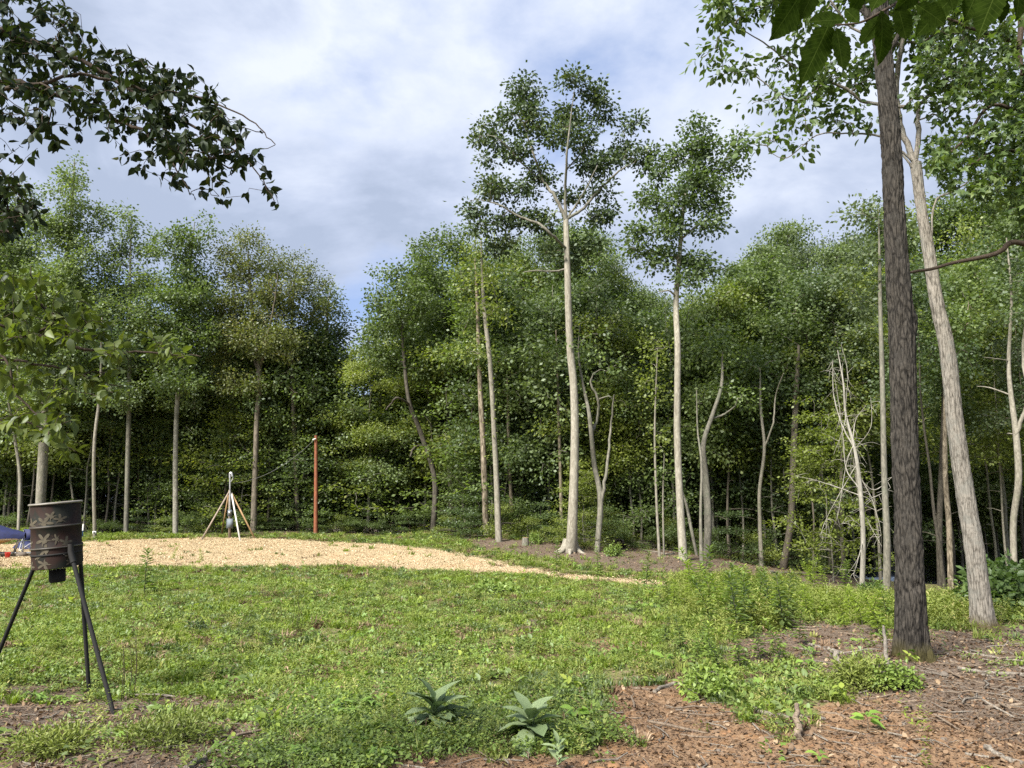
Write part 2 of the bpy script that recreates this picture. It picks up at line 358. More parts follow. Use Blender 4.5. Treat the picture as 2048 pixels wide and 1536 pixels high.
def _raw(x, y):
    x = np.atleast_1d(np.asarray(x, float))
    y = np.atleast_1d(np.asarray(y, float))
    out = np.empty(len(x))
    for i in range(0, len(x), 20000):
        s = slice(i, i + 20000)
        k = _tps(np.hypot(x[s, None] - ctrl[None, :, 0], y[s, None] - ctrl[None, :, 1]))
        out[s] = k @ _w[:_n] + _w[_n] + _w[_n + 1] * x[s] + _w[_n + 2] * y[s]
    return out


# cache on a regular grid, bilinear lookup
GX = np.arange(-70, 70.01, 0.5)
GY = np.arange(-20, 110.01, 0.5)
_gx, _gy = np.meshgrid(GX, GY)
_gz = np.clip(_raw(_gx.ravel(), _gy.ravel()), -6.2, 0.6).reshape(_gx.shape)
_bl = np.clip((_gy - 70) / 35, 0, 1)
_bl = _bl * _bl * (3 - 2 * _bl)
_gz = _gz * (1 - _bl) - 4.5 * _bl
_bx = np.clip((np.abs(_gx) - 45) / 22, 0, 1)
_bx = _bx * _bx * (3 - 2 * _bx)
_gz = _gz * (1 - _bx) + _bx * (-3.0)


def Z(x, y):
    x = np.atleast_1d(np.asarray(x, float))
    y = np.atleast_1d(np.asarray(y, float))
    fx = np.clip((x - GX[0]) / 0.5, 0, len(GX) - 1.001)
    fy = np.clip((y - GY[0]) / 0.5, 0, len(GY) - 1.001)
    i, j = fx.astype(int), fy.astype(int)
    a, b = fx - i, fy - j
    z = (_gz[j, i] * (1 - a) + _gz[j, i + 1] * a) * (1 - b) + (_gz[j + 1, i] * (1 - a) + _gz[j + 1, i + 1] * a) * b
    near = np.clip((30 - y) / 20, 0.25, 1)
    z = z + (fbm(x * 1.3, y * 1.3, 3) - 0.5) * 0.16 * near + (fbm(x * 6, y * 6, 9, 3) - 0.5) * 0.05 * near
    return z


def z1(x, y):
    return float(Z(x, y)[0])


def G(px, py, dmin=4.5, dmax=110):
    """first ground point on the ray through a pixel"""
    ds = np.geomspace(dmin, dmax, 1200)
    a, b = (px - 1024) / F, (768 - py) / F
    y = ct - b * st
    X, ZZ = a * ds / y, CAMZ + (st + b * ct) * ds / y
    h = Z(X, ds)
    k = np.argmax(ZZ <= h)
    if not (ZZ <= h).any():
        k = len(ds) - 1
    return np.array((X[k], ds[k], h[k]))


# ------------------------------------------------------------------ mesh tools
def mk_mesh(name, V, faces_list, mats=(), mat_idx=None, attrs=None, smooth=False):
    """faces_list: list of int arrays (n,k)"""
    me = bpy.data.meshes.new(name)
    V = np.asarray(V, np.float32)
    faces_list = [np.asarray(f, np.int32) for f in faces_list if len(f)]
    me.vertices.add(len(V))
    me.vertices.foreach_set("co", V.ravel())
    loops = np.concatenate([f.ravel() for f in faces_list]) if faces_list else np.zeros(0, np.int32)
    tot = np.concatenate([np.full(len(f), f.shape[1], np.int32) for f in faces_list]) if faces_list else np.zeros(0, np.int32)
    start = np.concatenate([[0], np.cumsum(tot)[:-1]]).astype(np.int32) if len(tot) else tot
    me.loops.add(len(loops))
    me.loops.foreach_set("vertex_index", loops)
    me.polygons.add(len(tot))
    me.polygons.foreach_set("loop_start", start)
    me.polygons.foreach_set("loop_total", tot)
    if smooth:
        me.polygons.foreach_set("use_smooth", np.ones(len(tot), bool))
    for m in mats:
        me.materials.append(m)
    if mat_idx is not None:
        me.polygons.foreach_set("material_index", np.asarray(mat_idx, np.int32))
    if attrs:
        for k, v in attrs.items():
            a = me.attributes.new(k, "FLOAT", "POINT")
            a.data.foreach_set("value", np.asarray(v, np.float32))
    me.update(calc_edges=True)
    return me


class MB:
    def __init__(s):
        s.V = []
        s.F = {3: [], 4: []}
        s.n = 0
        s.A = []

    def add(s, V, F, var=None):
        V = np.asarray(V, float).reshape(-1, 3)
        F = np.asarray(F, int)
        s.V.append(V)
        s.F[F.shape[1]].append(F + s.n)
        s.A.append(np.full(len(V), 0.5 if var is None else 0.0) + (0 if var is None else var))
        s.n += len(V)

    def tube(s, pts, rad, n=8, cap=True, var=None):
        pts = np.asarray(pts, float)
        rad = np.broadcast_to(np.asarray(rad, float), (len(pts),))
        tan = np.gradient(pts, axis=0)
        tan /= np.linalg.norm(tan, axis=1)[:, None] + 1e-9
        ref = np.array((1, 0, 0.0)) if abs(tan[0, 0]) < 0.8 else np.array((0, 1, 0.0))
        U = []
        u = ref
        for t_ in tan:
            u = u - t_ * (u @ t_)
            u = u / (np.linalg.norm(u) + 1e-9)
            U.append(u)
        U = np.array(U)
        Vv = np.cross(tan, U)
        a = np.linspace(0, 2 * np.pi, n, endpoint=False)
        ring = pts[:, None, :] + rad[:, None, None] * (np.cos(a)[None, :, None] * U[:, None, :] + np.sin(a)[None, :, None] * Vv[:, None, :])
        m = len(pts)
        i = np.arange(m - 1)[:, None] * n
        j = np.arange(n)[None, :]
        q = np.stack([i + j, i + (j + 1) % n, i + n + (j + 1) % n, i + n + j], -1).reshape(-1, 4)
        s.add(ring.reshape(-1, 3), q, var)
        if cap:
            for k, rev in ((0, True), (m - 1, False)):
                r = ring[k]
                c = pts[k]
                tri = np.array([(n, (b + 1) % n, b) if rev else (n, b, (b + 1) % n) for b in range(n)])
                s.add(np.vstack([r, c]), tri, var)

    def box(s, c, size, R=None, var=None):
        c = np.asarray(c, float)
        h = np.asarray(size, float) / 2
        v = np.array([(x, y, z) for x in (-1, 1) for y in (-1, 1) for z in (-1, 1)], float) * h
        if R is not None:
            v = v @ np.asarray(R).T
        f = [(0, 1, 3, 2), (4, 6, 7, 5), (0, 4, 5, 1), (2, 3, 7, 6), (0, 2, 6, 4), (1, 5, 7, 3)]
        s.add(v + c, f, var)

    def bar(s, a, b, wd, th, var=None):
        a, b = np.asarray(a, float), np.asarray(b, float)
        t = b - a
        ln = np.linalg.norm(t)
        t /= ln
        u = np.cross(t, (0, 1, 0.0))
        if np.linalg.norm(u) < 1e-3:
            u = np.array((1, 0, 0.0))
        u /= np.linalg.norm(u)
        v = np.cross(t, u)
        s.box((a + b) / 2, (wd, th, ln), np.stack([u, v, t], 1), var)

    def lathe(s, prof, n=32, c=(0, 0, 0), R=None, var=None):
        prof = np.asarray(prof, float)
        a = np.linspace(0, 2 * np.pi, n, endpoint=False)
        ring = np.stack([prof[:, None, 0] * np.cos(a), prof[:, None, 0] * np.sin(a), np.repeat(prof[:, None, 1], n, 1)], -1).reshape(-1, 3)
        if R is not None:
            ring = ring @ np.asarray(R).T
        m = len(prof)
        i = np.arange(m - 1)[:, None] * n
        j = np.arange(n)[None, :]
        q = np.stack([i + j, i + (j + 1) % n, i + n + (j + 1) % n, i + n + j], -1).reshape(-1, 4)
        s.add(ring + np.asarray(c, float), q, var)

    def leaves(s, C, A, Nn, size, tmpl, var):
        """C centres/base, A axis, Nn normal; size n; tmpl (verts(k,3) in u,v,w ; faces)"""
        tv, tf = tmpl
        C, A, Nn = (np.asarray(q, float) for q in (C, A, Nn))
        A = A / (np.linalg.norm(A, axis=1)[:, None] + 1e-9)
        B = np.cross(Nn, A)
        B /= np.linalg.norm(B, axis=1)[:, None] + 1e-9
        Nn = np.cross(A, B)
        V = C[:, None, :] + size[:, None, None] * (tv[None, :, 0, None] * A[:, None, :] + tv[None, :, 1, None] * B[:, None, :] + tv[None, :, 2, None] * Nn[:, None, :])
        k = len(tv)
        n = len(C)
        Fq = tf[None] + (np.arange(n) * k)[:, None, None]
        s.add(V.reshape(-1, 3), Fq.reshape(-1, tf.shape[1]), np.repeat(var, k))

    def mesh(s, name, mats, smooth=False, mat_idx=None, var=True):
        V = np.vstack(s.V) if s.V else np.zeros((0, 3))
        fl = [np.vstack(s.F[k]) for k in (3, 4) if s.F[k]]
        return mk_mesh(name, V, fl, mats, mat_idx, {"leafvar": np.concatenate(s.A)} if var and s.A else None, smooth)

    def obj(s, name, mat, parent=None, smooth=False, loc=None):
        o = bpy.data.objects.new(name, s.mesh(name, [mat] if not isinstance(mat, (list, tuple)) else mat, smooth))
        COL.objects.link(o)
        if parent is not None:
            o.parent = parent
        if loc is not None:
            o.location = loc
        return o


def tag(o, label=None, cat=None, group=None, kind=None):
    if label:
        o["label"] = label
    if cat:
        o["category"] = cat
    if group:
        o["group"] = group
    if kind:
        o["kind"] = kind
    return o


def thing(name, label, cat, loc=(0, 0, 0), rz=0, group=None):
    o = bpy.data.objects.new(name, None)
    COL.objects.link(o)
    o.empty_display_size = 0.2
    o.location = loc
    o.rotation_euler = (0, 0, rz)
    return tag(o, label, cat, group)


def copy_tree(o, parent=None):
    c = o.copy()
    COL.objects.link(c)
    c.parent = parent
    for ch in list(o.children):
        copy_tree(ch, c)
    return c


# leaf templates (u along, v across, w normal)
RHOMB = (np.array([(0, 0, 0), (0.5, 0.34, -0.05), (1, 0, -0.04), (0.5, -0.34, -0.05), (0.5, 0, 0.04)], float)[[0, 1, 2, 3]], np.array([(0, 2, 1), (0, 3, 2)]))
OVATE = (np.array([(0, 0, 0), (0.28, 0.26, .03), (0.62, 0.24, .02), (1.0, 0, -.12), (0.62, -0.24, .02), (0.28, -0.26, .03), (0.45, 0, -0.03)], float), np.array([(6, 0, 5), (6, 5, 4), (6, 4, 3), (6, 3, 2), (6, 2, 1), (6, 1, 0)]))
LONG = (np.array([(0, 0, 0), (0.5, 0.16, 0.02), (1, 0, -0.2), (0.5, -0.16, 0.02)], float), np.array([(0, 2, 1), (0, 3, 2)]))
_st = []
for k, (a_, r_) in enumerate([(180, .05), (125, .42), (98, .24), (68, .56), (42, .3), (0, .72), (-42, .3), (-68, .56), (-98, .24), (-125, .42)]):
    _st.append((0.42 + r_ * math.cos(math.radians(a_)) * 0.9, r_ * math.sin(math.radians(a_)), -0.25 * r_ * r_))
_st.append((0.35, 0, 0.02))
STAR = (np.array(_st, float), np.array([(10, (i + 1) % 10, i) for i in range(10)]))


def randdir(n, zb=0.0, r=None):
    r = r or rng
    v = r.normal(size=(n, 3))
    v[:, 2] += zb
    return v / (np.linalg.norm(v, axis=1)[:, None] + 1e-9)


def smooth_path(P, k=6):
    """Catmull-Rom through rows of P"""
    P = np.asarray(P, float)
    if len(P) < 3:
        t = np.linspace(0, 1, k + 1)[:, None]
        return P[0] * (1 - t) + P[-1] * t
    Q = np.vstack([2 * P[0] - P[1], P, 2 * P[-1] - P[-2]])
    out = []
    for i in range(1, len(Q) - 2):
        for j in range(k):
            t = j / k
            a, b, c, d = Q[i - 1], Q[i], Q[i + 1], Q[i + 2]
            out.append(0.5 * ((2 * b) + (c - a) * t + (2 * a - 5 * b + 4 * c - d) * t * t + (3 * b - a - 3 * c + d) * t ** 3))
    out.append(P[-1])
    return np.array(out)


def grow(seeds, srad, tips, rtip=0.012, r=None, wob=0.08):
    """connect each tip to the nearest node; returns list of (pts, radii)"""
    r = r or rng
    seeds = np.asarray(seeds, float)
    tips = np.asarray(tips, float)
    ns = len(seeds)
    nodes = list(seeds)
    par = [-1] * ns
    cap = len(seeds) + len(tips) * 4
    arr = np.empty((cap, 3))
    arr[:ns] = seeds
    pen = np.zeros(cap)
    n = ns
    d0 = np.min(np.linalg.norm(tips[:, None] - seeds[None], axis=2), axis=1)
    segs = []
    for ti in np.argsort(d0):
        tp = tips[ti]
        dv = tp - arr[:n]
        dd = np.linalg.norm(dv, axis=1) * (1 + 0.5 * np.clip(-dv[:, 2] / (np.linalg.norm(dv, axis=1) + 1e-6), 0, 1)) + pen[:n]
        k = int(np.argmin(dd))
        a = arr[k]
        ln = np.linalg.norm(tp - a)
        m = 3
        prev = k
        for q in range(1, m + 1):
            t = q / m
            p = a * (1 - t) + tp * t + (r.normal(size=3) * wob * ln if q < m else 0)
            if q < m:
                p = p + np.array((0, 0, 0.06 * ln))
            arr[n] = p
            par.append(prev)
            pen[n] = 0.0
            segs.append((prev, n))
            prev = n
            n += 1
    cnt = np.zeros(n)
    child = np.zeros(n, int)
    for a, b in segs:
        child[a] += 1
    for b in range(n - 1, ns - 1, -1):
        if child[b] == 0:
            cnt[b] = 1
        cnt[par[b]] += cnt[b] if par[b] >= ns else 0
    out = []
    for i in range(ns, n, 3):
        ids = [par[i], i, i + 1, i + 2]
        rr = [rtip * max(cnt[j], 1) ** 0.48 for j in ids[1:]]
        r0 = rr[0] * 1.1
        if ids[0] < ns:
            r0 = min(r0, srad[ids[0]] * 0.9)
        out.append((arr[ids], [r0] + rr))
    return out


# ------------------------------------------------------------------ materials
def new_mat(name):
    m = bpy.data.materials.new(name)
    m.use_nodes = True
    m.node_tree.nodes.clear()
    return m, m.node_tree


def simple(name, col, rough=0.6, metal=0.0, var=0.15, scale=8.0, bump=0.0, dirt=None):
    m, t = new_mat(name)
    o = N(t, "ShaderNodeOutputMaterial")
    b = N(t, "ShaderNodeBsdfPrincipled")
    b.inputs["Roughness"].default_value = rough
    b.inputs["Metallic"].default_value = metal
    c = N(t, "ShaderNodeTexCoord")
    nz = noise(t, c.outputs["Object"], scale, 5)
    d = tuple(x * (1 - var) for x in col)
    e = tuple(min(1, x * (1 + var)) for x in col)
    cc = ramp(t, nz, [(0.3, d), (0.7, e)])
    if dirt:
        nd = noise(t, c.outputs["Object"], scale * 0.4, 6, 0.7)
        cc = mixc(t, ramp(t, nd, [(0.5, 0.0), (0.68, 0.8)]), cc, dirt)
    L(t, cc, b.inputs["Base Color"])
    if bump:
        bp = N(t, "ShaderNodeBump")
        bp.inputs["Strength"].default_value = bump
        bp.inputs["Distance"].default_value = 0.01
        L(t, nz, bp.inputs["Height"])
        L(t, bp.outputs[0], b.inputs["Normal"])
    L(t, b.outputs[0], o.inputs[0])
    return m


def leaf_mat(name, dark, light, yellow=None, trans=0.46, gloss=0.08, ttint=(1.15, 1.25, 0.55), objvar=0.25):
    m, t = new_mat(name)
    o = N(t, "ShaderNodeOutputMaterial")
    at = N(t, "ShaderNodeAttribute", attribute_name="leafvar")
    oi = N(t, "ShaderNodeObjectInfo")
    v = mathn(t, "ADD", mathn(t, "MULTIPLY", at.outputs["Fac"], 1 - objvar), mathn(t, "MULTIPLY", oi.outputs["Random"], objvar))
    stops = [(0.1, dark), (0.75, light)]
    if yellow:
        stops += [(0.97, yellow)]
    c = ramp(t, v, stops)
    d = N(t, "ShaderNodeBsdfDiffuse")
    L(t, c, d.inputs[0])
    tr = N(t, "ShaderNodeBsdfTranslucent")
    tc_ = mixc(t, 1.0, c, ttint, "MULTIPLY")
    L(t, tc_, tr.inputs[0])
    mx = N(t, "ShaderNodeMixShader")
    mx.inputs[0].default_value = trans
    L(t, d.outputs[0], mx.inputs[1])
    L(t, tr.outputs[0], mx.inputs[2])
    g = N(t, "ShaderNodeBsdfGlossy")
    g.inputs["Roughness"].default_value = 0.5
    g.inputs[0].default_value = (0.9, 0.95, 1, 1)
    mg = N(t, "ShaderNodeMixShader")
    lw = N(t, "ShaderNodeLayerWeight")
    lw.inputs[0].default_value = 0.35
    L(t, mathn(t, "MULTIPLY", mathn(t, "ADD", mathn(t, "MULTIPLY", lw.outputs["Facing"], 0.8), 0.25), gloss), mg.inputs[0])
    L(t, mx.outputs[0], mg.inputs[1])
    L(t, g.outputs[0], mg.inputs[2])
    L(t, mg.outputs[0], o.inputs[0])
    return m


LEAF = {
    "light": leaf_mat("leaf_light", (0.085, 0.125, 0.045), (0.185, 0.24, 0.085), (0.28, 0.33, 0.09)),
    "mid": leaf_mat("leaf_mid", (0.065, 0.098, 0.028), (0.155, 0.215, 0.058), (0.26, 0.31, 0.075)),
    "dark": leaf_mat("leaf_dark", (0.050, 0.080, 0.030), (0.118, 0.170, 0.058), (0.20, 0.25, 0.075)),
    "yellow": leaf_mat("leaf_yellow", (0.11, 0.14, 0.025), (0.22, 0.27, 0.05), (0.36, 0.38, 0.07)),
    "olive": leaf_mat("leaf_olive", (0.070, 0.088, 0.028), (0.150, 0.175, 0.050), (0.22, 0.20, 0.06)),
    "blue": leaf_mat("leaf_blue", (0.060, 0.088, 0.042), (0.135, 0.175, 0.078), (0.20, 0.25, 0.10)),
    "oak": leaf_mat("leaf_oak", (0.032, 0.056, 0.026), (0.085, 0.122, 0.050), (0.15, 0.18, 0.07), trans=0.3),
    "poplar": leaf_mat("leaf_poplar", (0.058, 0.092, 0.034), (0.128, 0.180, 0.062), (0.21, 0.26, 0.08)),
    "hick": leaf_mat("leaf_hickory", (0.043, 0.083, 0.022), (0.123, 0.179, 0.039), (0.217, 0.276, 0.055), trans=0.4),
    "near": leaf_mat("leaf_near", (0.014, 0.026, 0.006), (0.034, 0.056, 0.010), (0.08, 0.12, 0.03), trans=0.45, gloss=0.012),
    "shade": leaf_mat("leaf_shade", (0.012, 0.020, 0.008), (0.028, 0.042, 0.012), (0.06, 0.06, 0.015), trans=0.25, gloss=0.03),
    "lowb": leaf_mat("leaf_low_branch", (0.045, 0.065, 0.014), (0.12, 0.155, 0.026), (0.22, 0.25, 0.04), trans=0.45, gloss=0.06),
    "bush": leaf_mat("leaf_bush", (0.065, 0.11, 0.036), (0.14, 0.21, 0.065), (0.2, 0.28, 0.08)),
    "weed": leaf_mat("leaf_weed", (0.12, 0.17, 0.028), (0.25, 0.33, 0.055), (0.38, 0.44, 0.09), gloss=0.04),
    "grass": leaf_mat("leaf_grass", (0.13, 0.165, 0.040), (0.25, 0.29, 0.070), (0.42, 0.37, 0.16), trans=0.3, gloss=0.05, objvar=0.5),
    "clover": leaf_mat("leaf_clover", (0.085, 0.135, 0.026), (0.19, 0.27, 0.050), (0.36, 0.43, 0.08), trans=0.32, objvar=0.5),
    "mullein": leaf_mat("leaf_mullein", (0.16, 0.22, 0.10), (0.26, 0.33, 0.17), (0.33, 0.40, 0.23), trans=0.2, gloss=0.03, ttint=(1, 1.1, 0.7)),
    "seed": leaf_mat("leaf_seedling", (0.14, 0.25, 0.035), (0.25, 0.40, 0.06), (0.33, 0.46, 0.08)),
    "dead": leaf_mat("leaf_dead", (0.06, 0.037, 0.023), (0.20, 0.135, 0.084), (0.42, 0.32, 0.21), trans=0.1, gloss=0.03, ttint=(1, 0.8, 0.5), objvar=0.7),
    "rust": leaf_mat("leaf_rust", (0.13, 0.05, 0.02), (0.22, 0.09, 0.04), (0.27, 0.14, 0.07), ttint=(1, 0.8, 0.5)),
}


def bark_mat(name, dark, light, sc=6.0, stretch=0.18, bump=0.5, dist=0.02, patch=None, moss=None, contrast=(0.40, 0.58)):
    m, t = new_mat(name)
    o = N(t, "ShaderNodeOutputMaterial")
    b = N(t, "ShaderNodeBsdfPrincipled")
    b.inputs["Roughness"].default_value = 0.9
    b.inputs["Specular IOR Level"].default_value = 0.2
    c = N(t, "ShaderNodeTexCoord")
    mp = N(t, "ShaderNodeMapping")
    mp.inputs["Scale"].default_value = (1, 1, stretch)
    L(t, c.outputs["Object"], mp.inputs[0])
    n_a = noise(t, mp.outputs[0], sc * 2.2, 5, 0.6, 0.6)
    vo = N(t, "ShaderNodeTexVoronoi", feature="DISTANCE_TO_EDGE")
    vo.inputs["Scale"].default_value = sc * 2.6
    L(t, mp.outputs[0], vo.inputs["Vector"])
    mp2 = N(t, "ShaderNodeMapping")
    mp2.inputs["Scale"].default_value = (1, 1, stretch * 0.45)
    L(t, c.outputs["Object"], mp2.inputs[0])
    n_b = noise(t, mp2.outputs[0], sc * 4.5, 4, 0.65, 1.2)
    h = mathn(t, "ADD", mathn(t, "ADD", mathn(t, "MULTIPLY", n_a, 0.45), mathn(t, "MULTIPLY", n_b, 0.45)), mathn(t, "MULTIPLY", mathn(t, "MINIMUM", vo.outputs[0], 0.2), 0.8 if name in ("bark_rough", "bark_light") else 0.35))
    col = ramp(t, h, [(contrast[0], dark), (contrast[1], light)])
    n_q = noise(t, c.outputs["Object"], sc * 1.7, 5, 0.7)
    col = mixc(t, ramp(t, n_q, [(0.50, 0.0), (0.66, 0.55)]), col, dark)
    if patch:
        n_p = noise(t, c.outputs["Object"], sc * 0.35, 5, 0.65)
        col = mixc(t, ramp(t, n_p, [(0.52, 0.0), (0.62, 0.75)]), col, patch)
    if moss:
        sp = N(t, "ShaderNodeSeparateXYZ")
        L(t, c.outputs["Object"], sp.inputs[0])
        n_m = noise(t, c.outputs["Object"], 5, 4)
        mz = mathn(t, "SUBTRACT", mathn(t, "ADD", 0.42, mathn(t, "MULTIPLY", n_m, 0.35)), mathn(t, "MULTIPLY", sp.outputs[2], 1.6))
        col = mixc(t, ramp(t, mz, [(0.12, 0.0), (0.4, 0.85)]), col, moss)
    L(t, col, b.inputs["Base Color"])
    bp = N(t, "ShaderNodeBump")
    bp.inputs["Strength"].default_value = bump
    bp.inputs["Distance"].default_value = dist
    L(t, h, bp.inputs["Height"])
    L(t, bp.outputs[0], b.inputs["Normal"])
    L(t, b.outputs[0], o.inputs[0])
    return m


BARK = {
    "pale": bark_mat("bark_pale", (0.1422, 0.1296, 0.1035), (0.2718, 0.2529, 0.2070), 5, 0.4, 0.3, patch=(0.1557, 0.1557, 0.1098)),
    "birch": bark_mat("bark_mottled", (0.1380, 0.1316, 0.1030), (0.3174, 0.3036, 0.2548), 5, 0.8, 0.3, patch=(0.0966, 0.0966, 0.0690)),
    "white": bark_mat("bark_white_oak", (0.1720, 0.1546, 0.1224), (0.3441, 0.3229, 0.2659), 7, 0.2, 0.5, patch=(0.2153, 0.2006, 0.1582)),
    "grey": bark_mat("bark_grey", (0.0957, 0.0920, 0.0736), (0.2134, 0.1987, 0.1619), 5, 0.3, 0.35, patch=(0.1325, 0.1398, 0.1030)),
    "brown": bark_mat("bark_brown", (0.076, 0.066, 0.051), (0.178, 0.153, 0.119), 6, 0.2, 0.5),
    "peel": bark_mat("bark_peeling", (0.08, 0.065, 0.045), (0.33, 0.28, 0.21), 3.5, 0.25, 0.6, contrast=(0.42, 0.6)),
    "dark": bark_mat("bark_dark", (0.035, 0.03, 0.025), (0.10, 0.09, 0.07), 6, 0.2, 0.5),
    "snag": bark_mat("bark_snag", (0.1901, 0.1786, 0.1498), (0.3341, 0.3168, 0.2765), 6, 0.12, 0.3),
    "rough": bark_mat("bark_rough", (0.0082, 0.0071, 0.0061), (0.0598, 0.0530, 0.0449), 9, 0.22, 1.0, 0.04, patch=(0.0476, 0.0435, 0.0381), moss=(0.0510, 0.0442, 0.0136), contrast=(0.42, 0.62)),
    "light": bark_mat("bark_light", (0.0706, 0.0629, 0.0519), (0.2558, 0.2338, 0.2014), 9, 0.16, 0.8, 0.02, patch=(0.1955, 0.1904, 0.1683), moss=(0.0544, 0.0408, 0.0093), contrast=(0.39, 0.57)),
    "twig": bark_mat("bark_twig", (0.03, 0.022, 0.016), (0.08, 0.06, 0.045), 20, 0.5, 0.2),
    "stick": bark_mat("bark_stick", (0.09, 0.077, 0.062), (0.27, 0.24, 0.20), 14, 0.5, 0.3),
    "wood": bark_mat("split_wood", (0.10, 0.075, 0.055), (0.24, 0.19, 0.14), 14, 0.3, 0.4),
}
M_RED = simple("red_plastic", (0.55, 0.02, 0.015), 0.35, var=0.1)
M_BLUE = simple("blue_canvas", (0.006, 0.011, 0.060), 0.75, var=0.3, bump=0.4)
M_BLUEP = simple("blue_plastic", (0.03, 0.09, 0.26), 0.4)
M_TAN = simple("tan_hull_paint", (0.50, 0.33, 0.16), 0.35, var=0.08)
M_CREAM = simple("cream_hull_band", (0.62, 0.55, 0.42), 0.4, var=0.08)
M_STEEL = simple("galvanised_steel", (0.42, 0.43, 0.43), 0.45, 0.7, dirt=(0.16, 0.13, 0.1))
M_GREY = simple("grey_box_paint", (0.10, 0.12, 0.14), 0.8, var=0.06)
M_WHITE = simple("white_plastic", (0.75, 0.75, 0.72), 0.5, var=0.05)
M_BLACK = simple("black_paint", (0.003, 0.003, 0.003), 0.85, var=0.3, dirt=(0.012, 0.010, 0.008))
M_CONC = simple("concrete_block", (0.13, 0.11, 0.09), 0.95, var=0.25, scale=20, bump=0.5)
M_LUM = simple("lumber", (0.30, 0.19, 0.095), 0.8, var=0.25, scale=6, bump=0.3)
M_LUMG = simple("weathered_lumber", (0.25, 0.20, 0.155), 0.85, var=0.25, scale=6, bump=0.3)
M_LUMW = simple("white_painted_lumber", (0.50, 0.48, 0.44), 0.7, var=0.1)
M_POLE = simple("red_brown_pole", (0.19, 0.062, 0.026), 0.8, var=0.35, scale=7, bump=0.4, dirt=(0.20, 0.05, 0.02))
M_WIRE = simple("cable", (0.12, 0.12, 0.12), 0.7, 0.0)
M_RUB = simple("rubber", (0.02, 0.02, 0.02), 0.85)
M_CAR = simple("silver_blue_paint", (0.60, 0.66, 0.72), 0.3, 0.3, var=0.05)
M_GLASS = simple("dark_glass", (0.02, 0.025, 0.03), 0.08, var=0.05)
M_LEAFP = simple("shaded_tan_stencil_paint", (0.075, 0.062, 0.040), 0.65, var=0.35, scale=30)  # stencil tone lowered, overhead tree shade put into the colour
M_ROCK = simple("orange_stone", (0.20, 0.11, 0.055), 0.95, var=0.45, scale=12, bump=0.6)
M_CHIP = leaf_mat("pale_gravel_chip", (0.32, 0.25, 0.15), (0.48, 0.39, 0.25), (0.62, 0.53, 0.38), trans=0.0, gloss=0.02, objvar=0.5)


def drum_mat():
    m, t = new_mat("shaded_camouflage_paint")
    o = N(t, "ShaderNodeOutputMaterial")
    b = N(t, "ShaderNodeBsdfPrincipled")
    b.inputs["Roughness"].default_value = 0.75
    b.inputs["Specular IOR Level"].default_value = 0.3
    c = N(t, "ShaderNodeTexCoord")
    n_a = noise(t, c.outputs["Object"], 2.3, 3, 0.5, 0.4)
    n_b = noise(t, c.outputs["Object"], 3.1, 3, 0.5, 0.4)
    n_c = noise(t, c.outputs["Object"], 26, 5, 0.7)
    col = ramp(t, n_a, [(0.42, (0.012, 0.005, 0.004)), (0.5, (0.009, 0.007, 0.005)), (0.58, (0.007, 0.009, 0.006))])  # shade of the trees overhead is darkened into these paint colours
    col = mixc(t, ramp(t, n_b, [(0.5, 0.0), (0.6, 0.8)]), col, (0.024, 0.009, 0.006))
    col = mixc(t, ramp(t, n_c, [(0.6, 0.0), (0.75, 0.6)]), col, (0.06, 0.034, 0.022))
    L(t, col, b.inputs["Base Color"])
    bp = N(t, "ShaderNodeBump")
    bp.inputs["Strength"].default_value = 0.2
    bp.inputs["Distance"].default_value = 0.005
    L(t, n_c, bp.inputs["Height"])
    L(t, bp.outputs[0], b.inputs["Normal"])
    L(t, b.outputs[0], o.inputs[0])
    return m


M_DRUM = drum_mat()

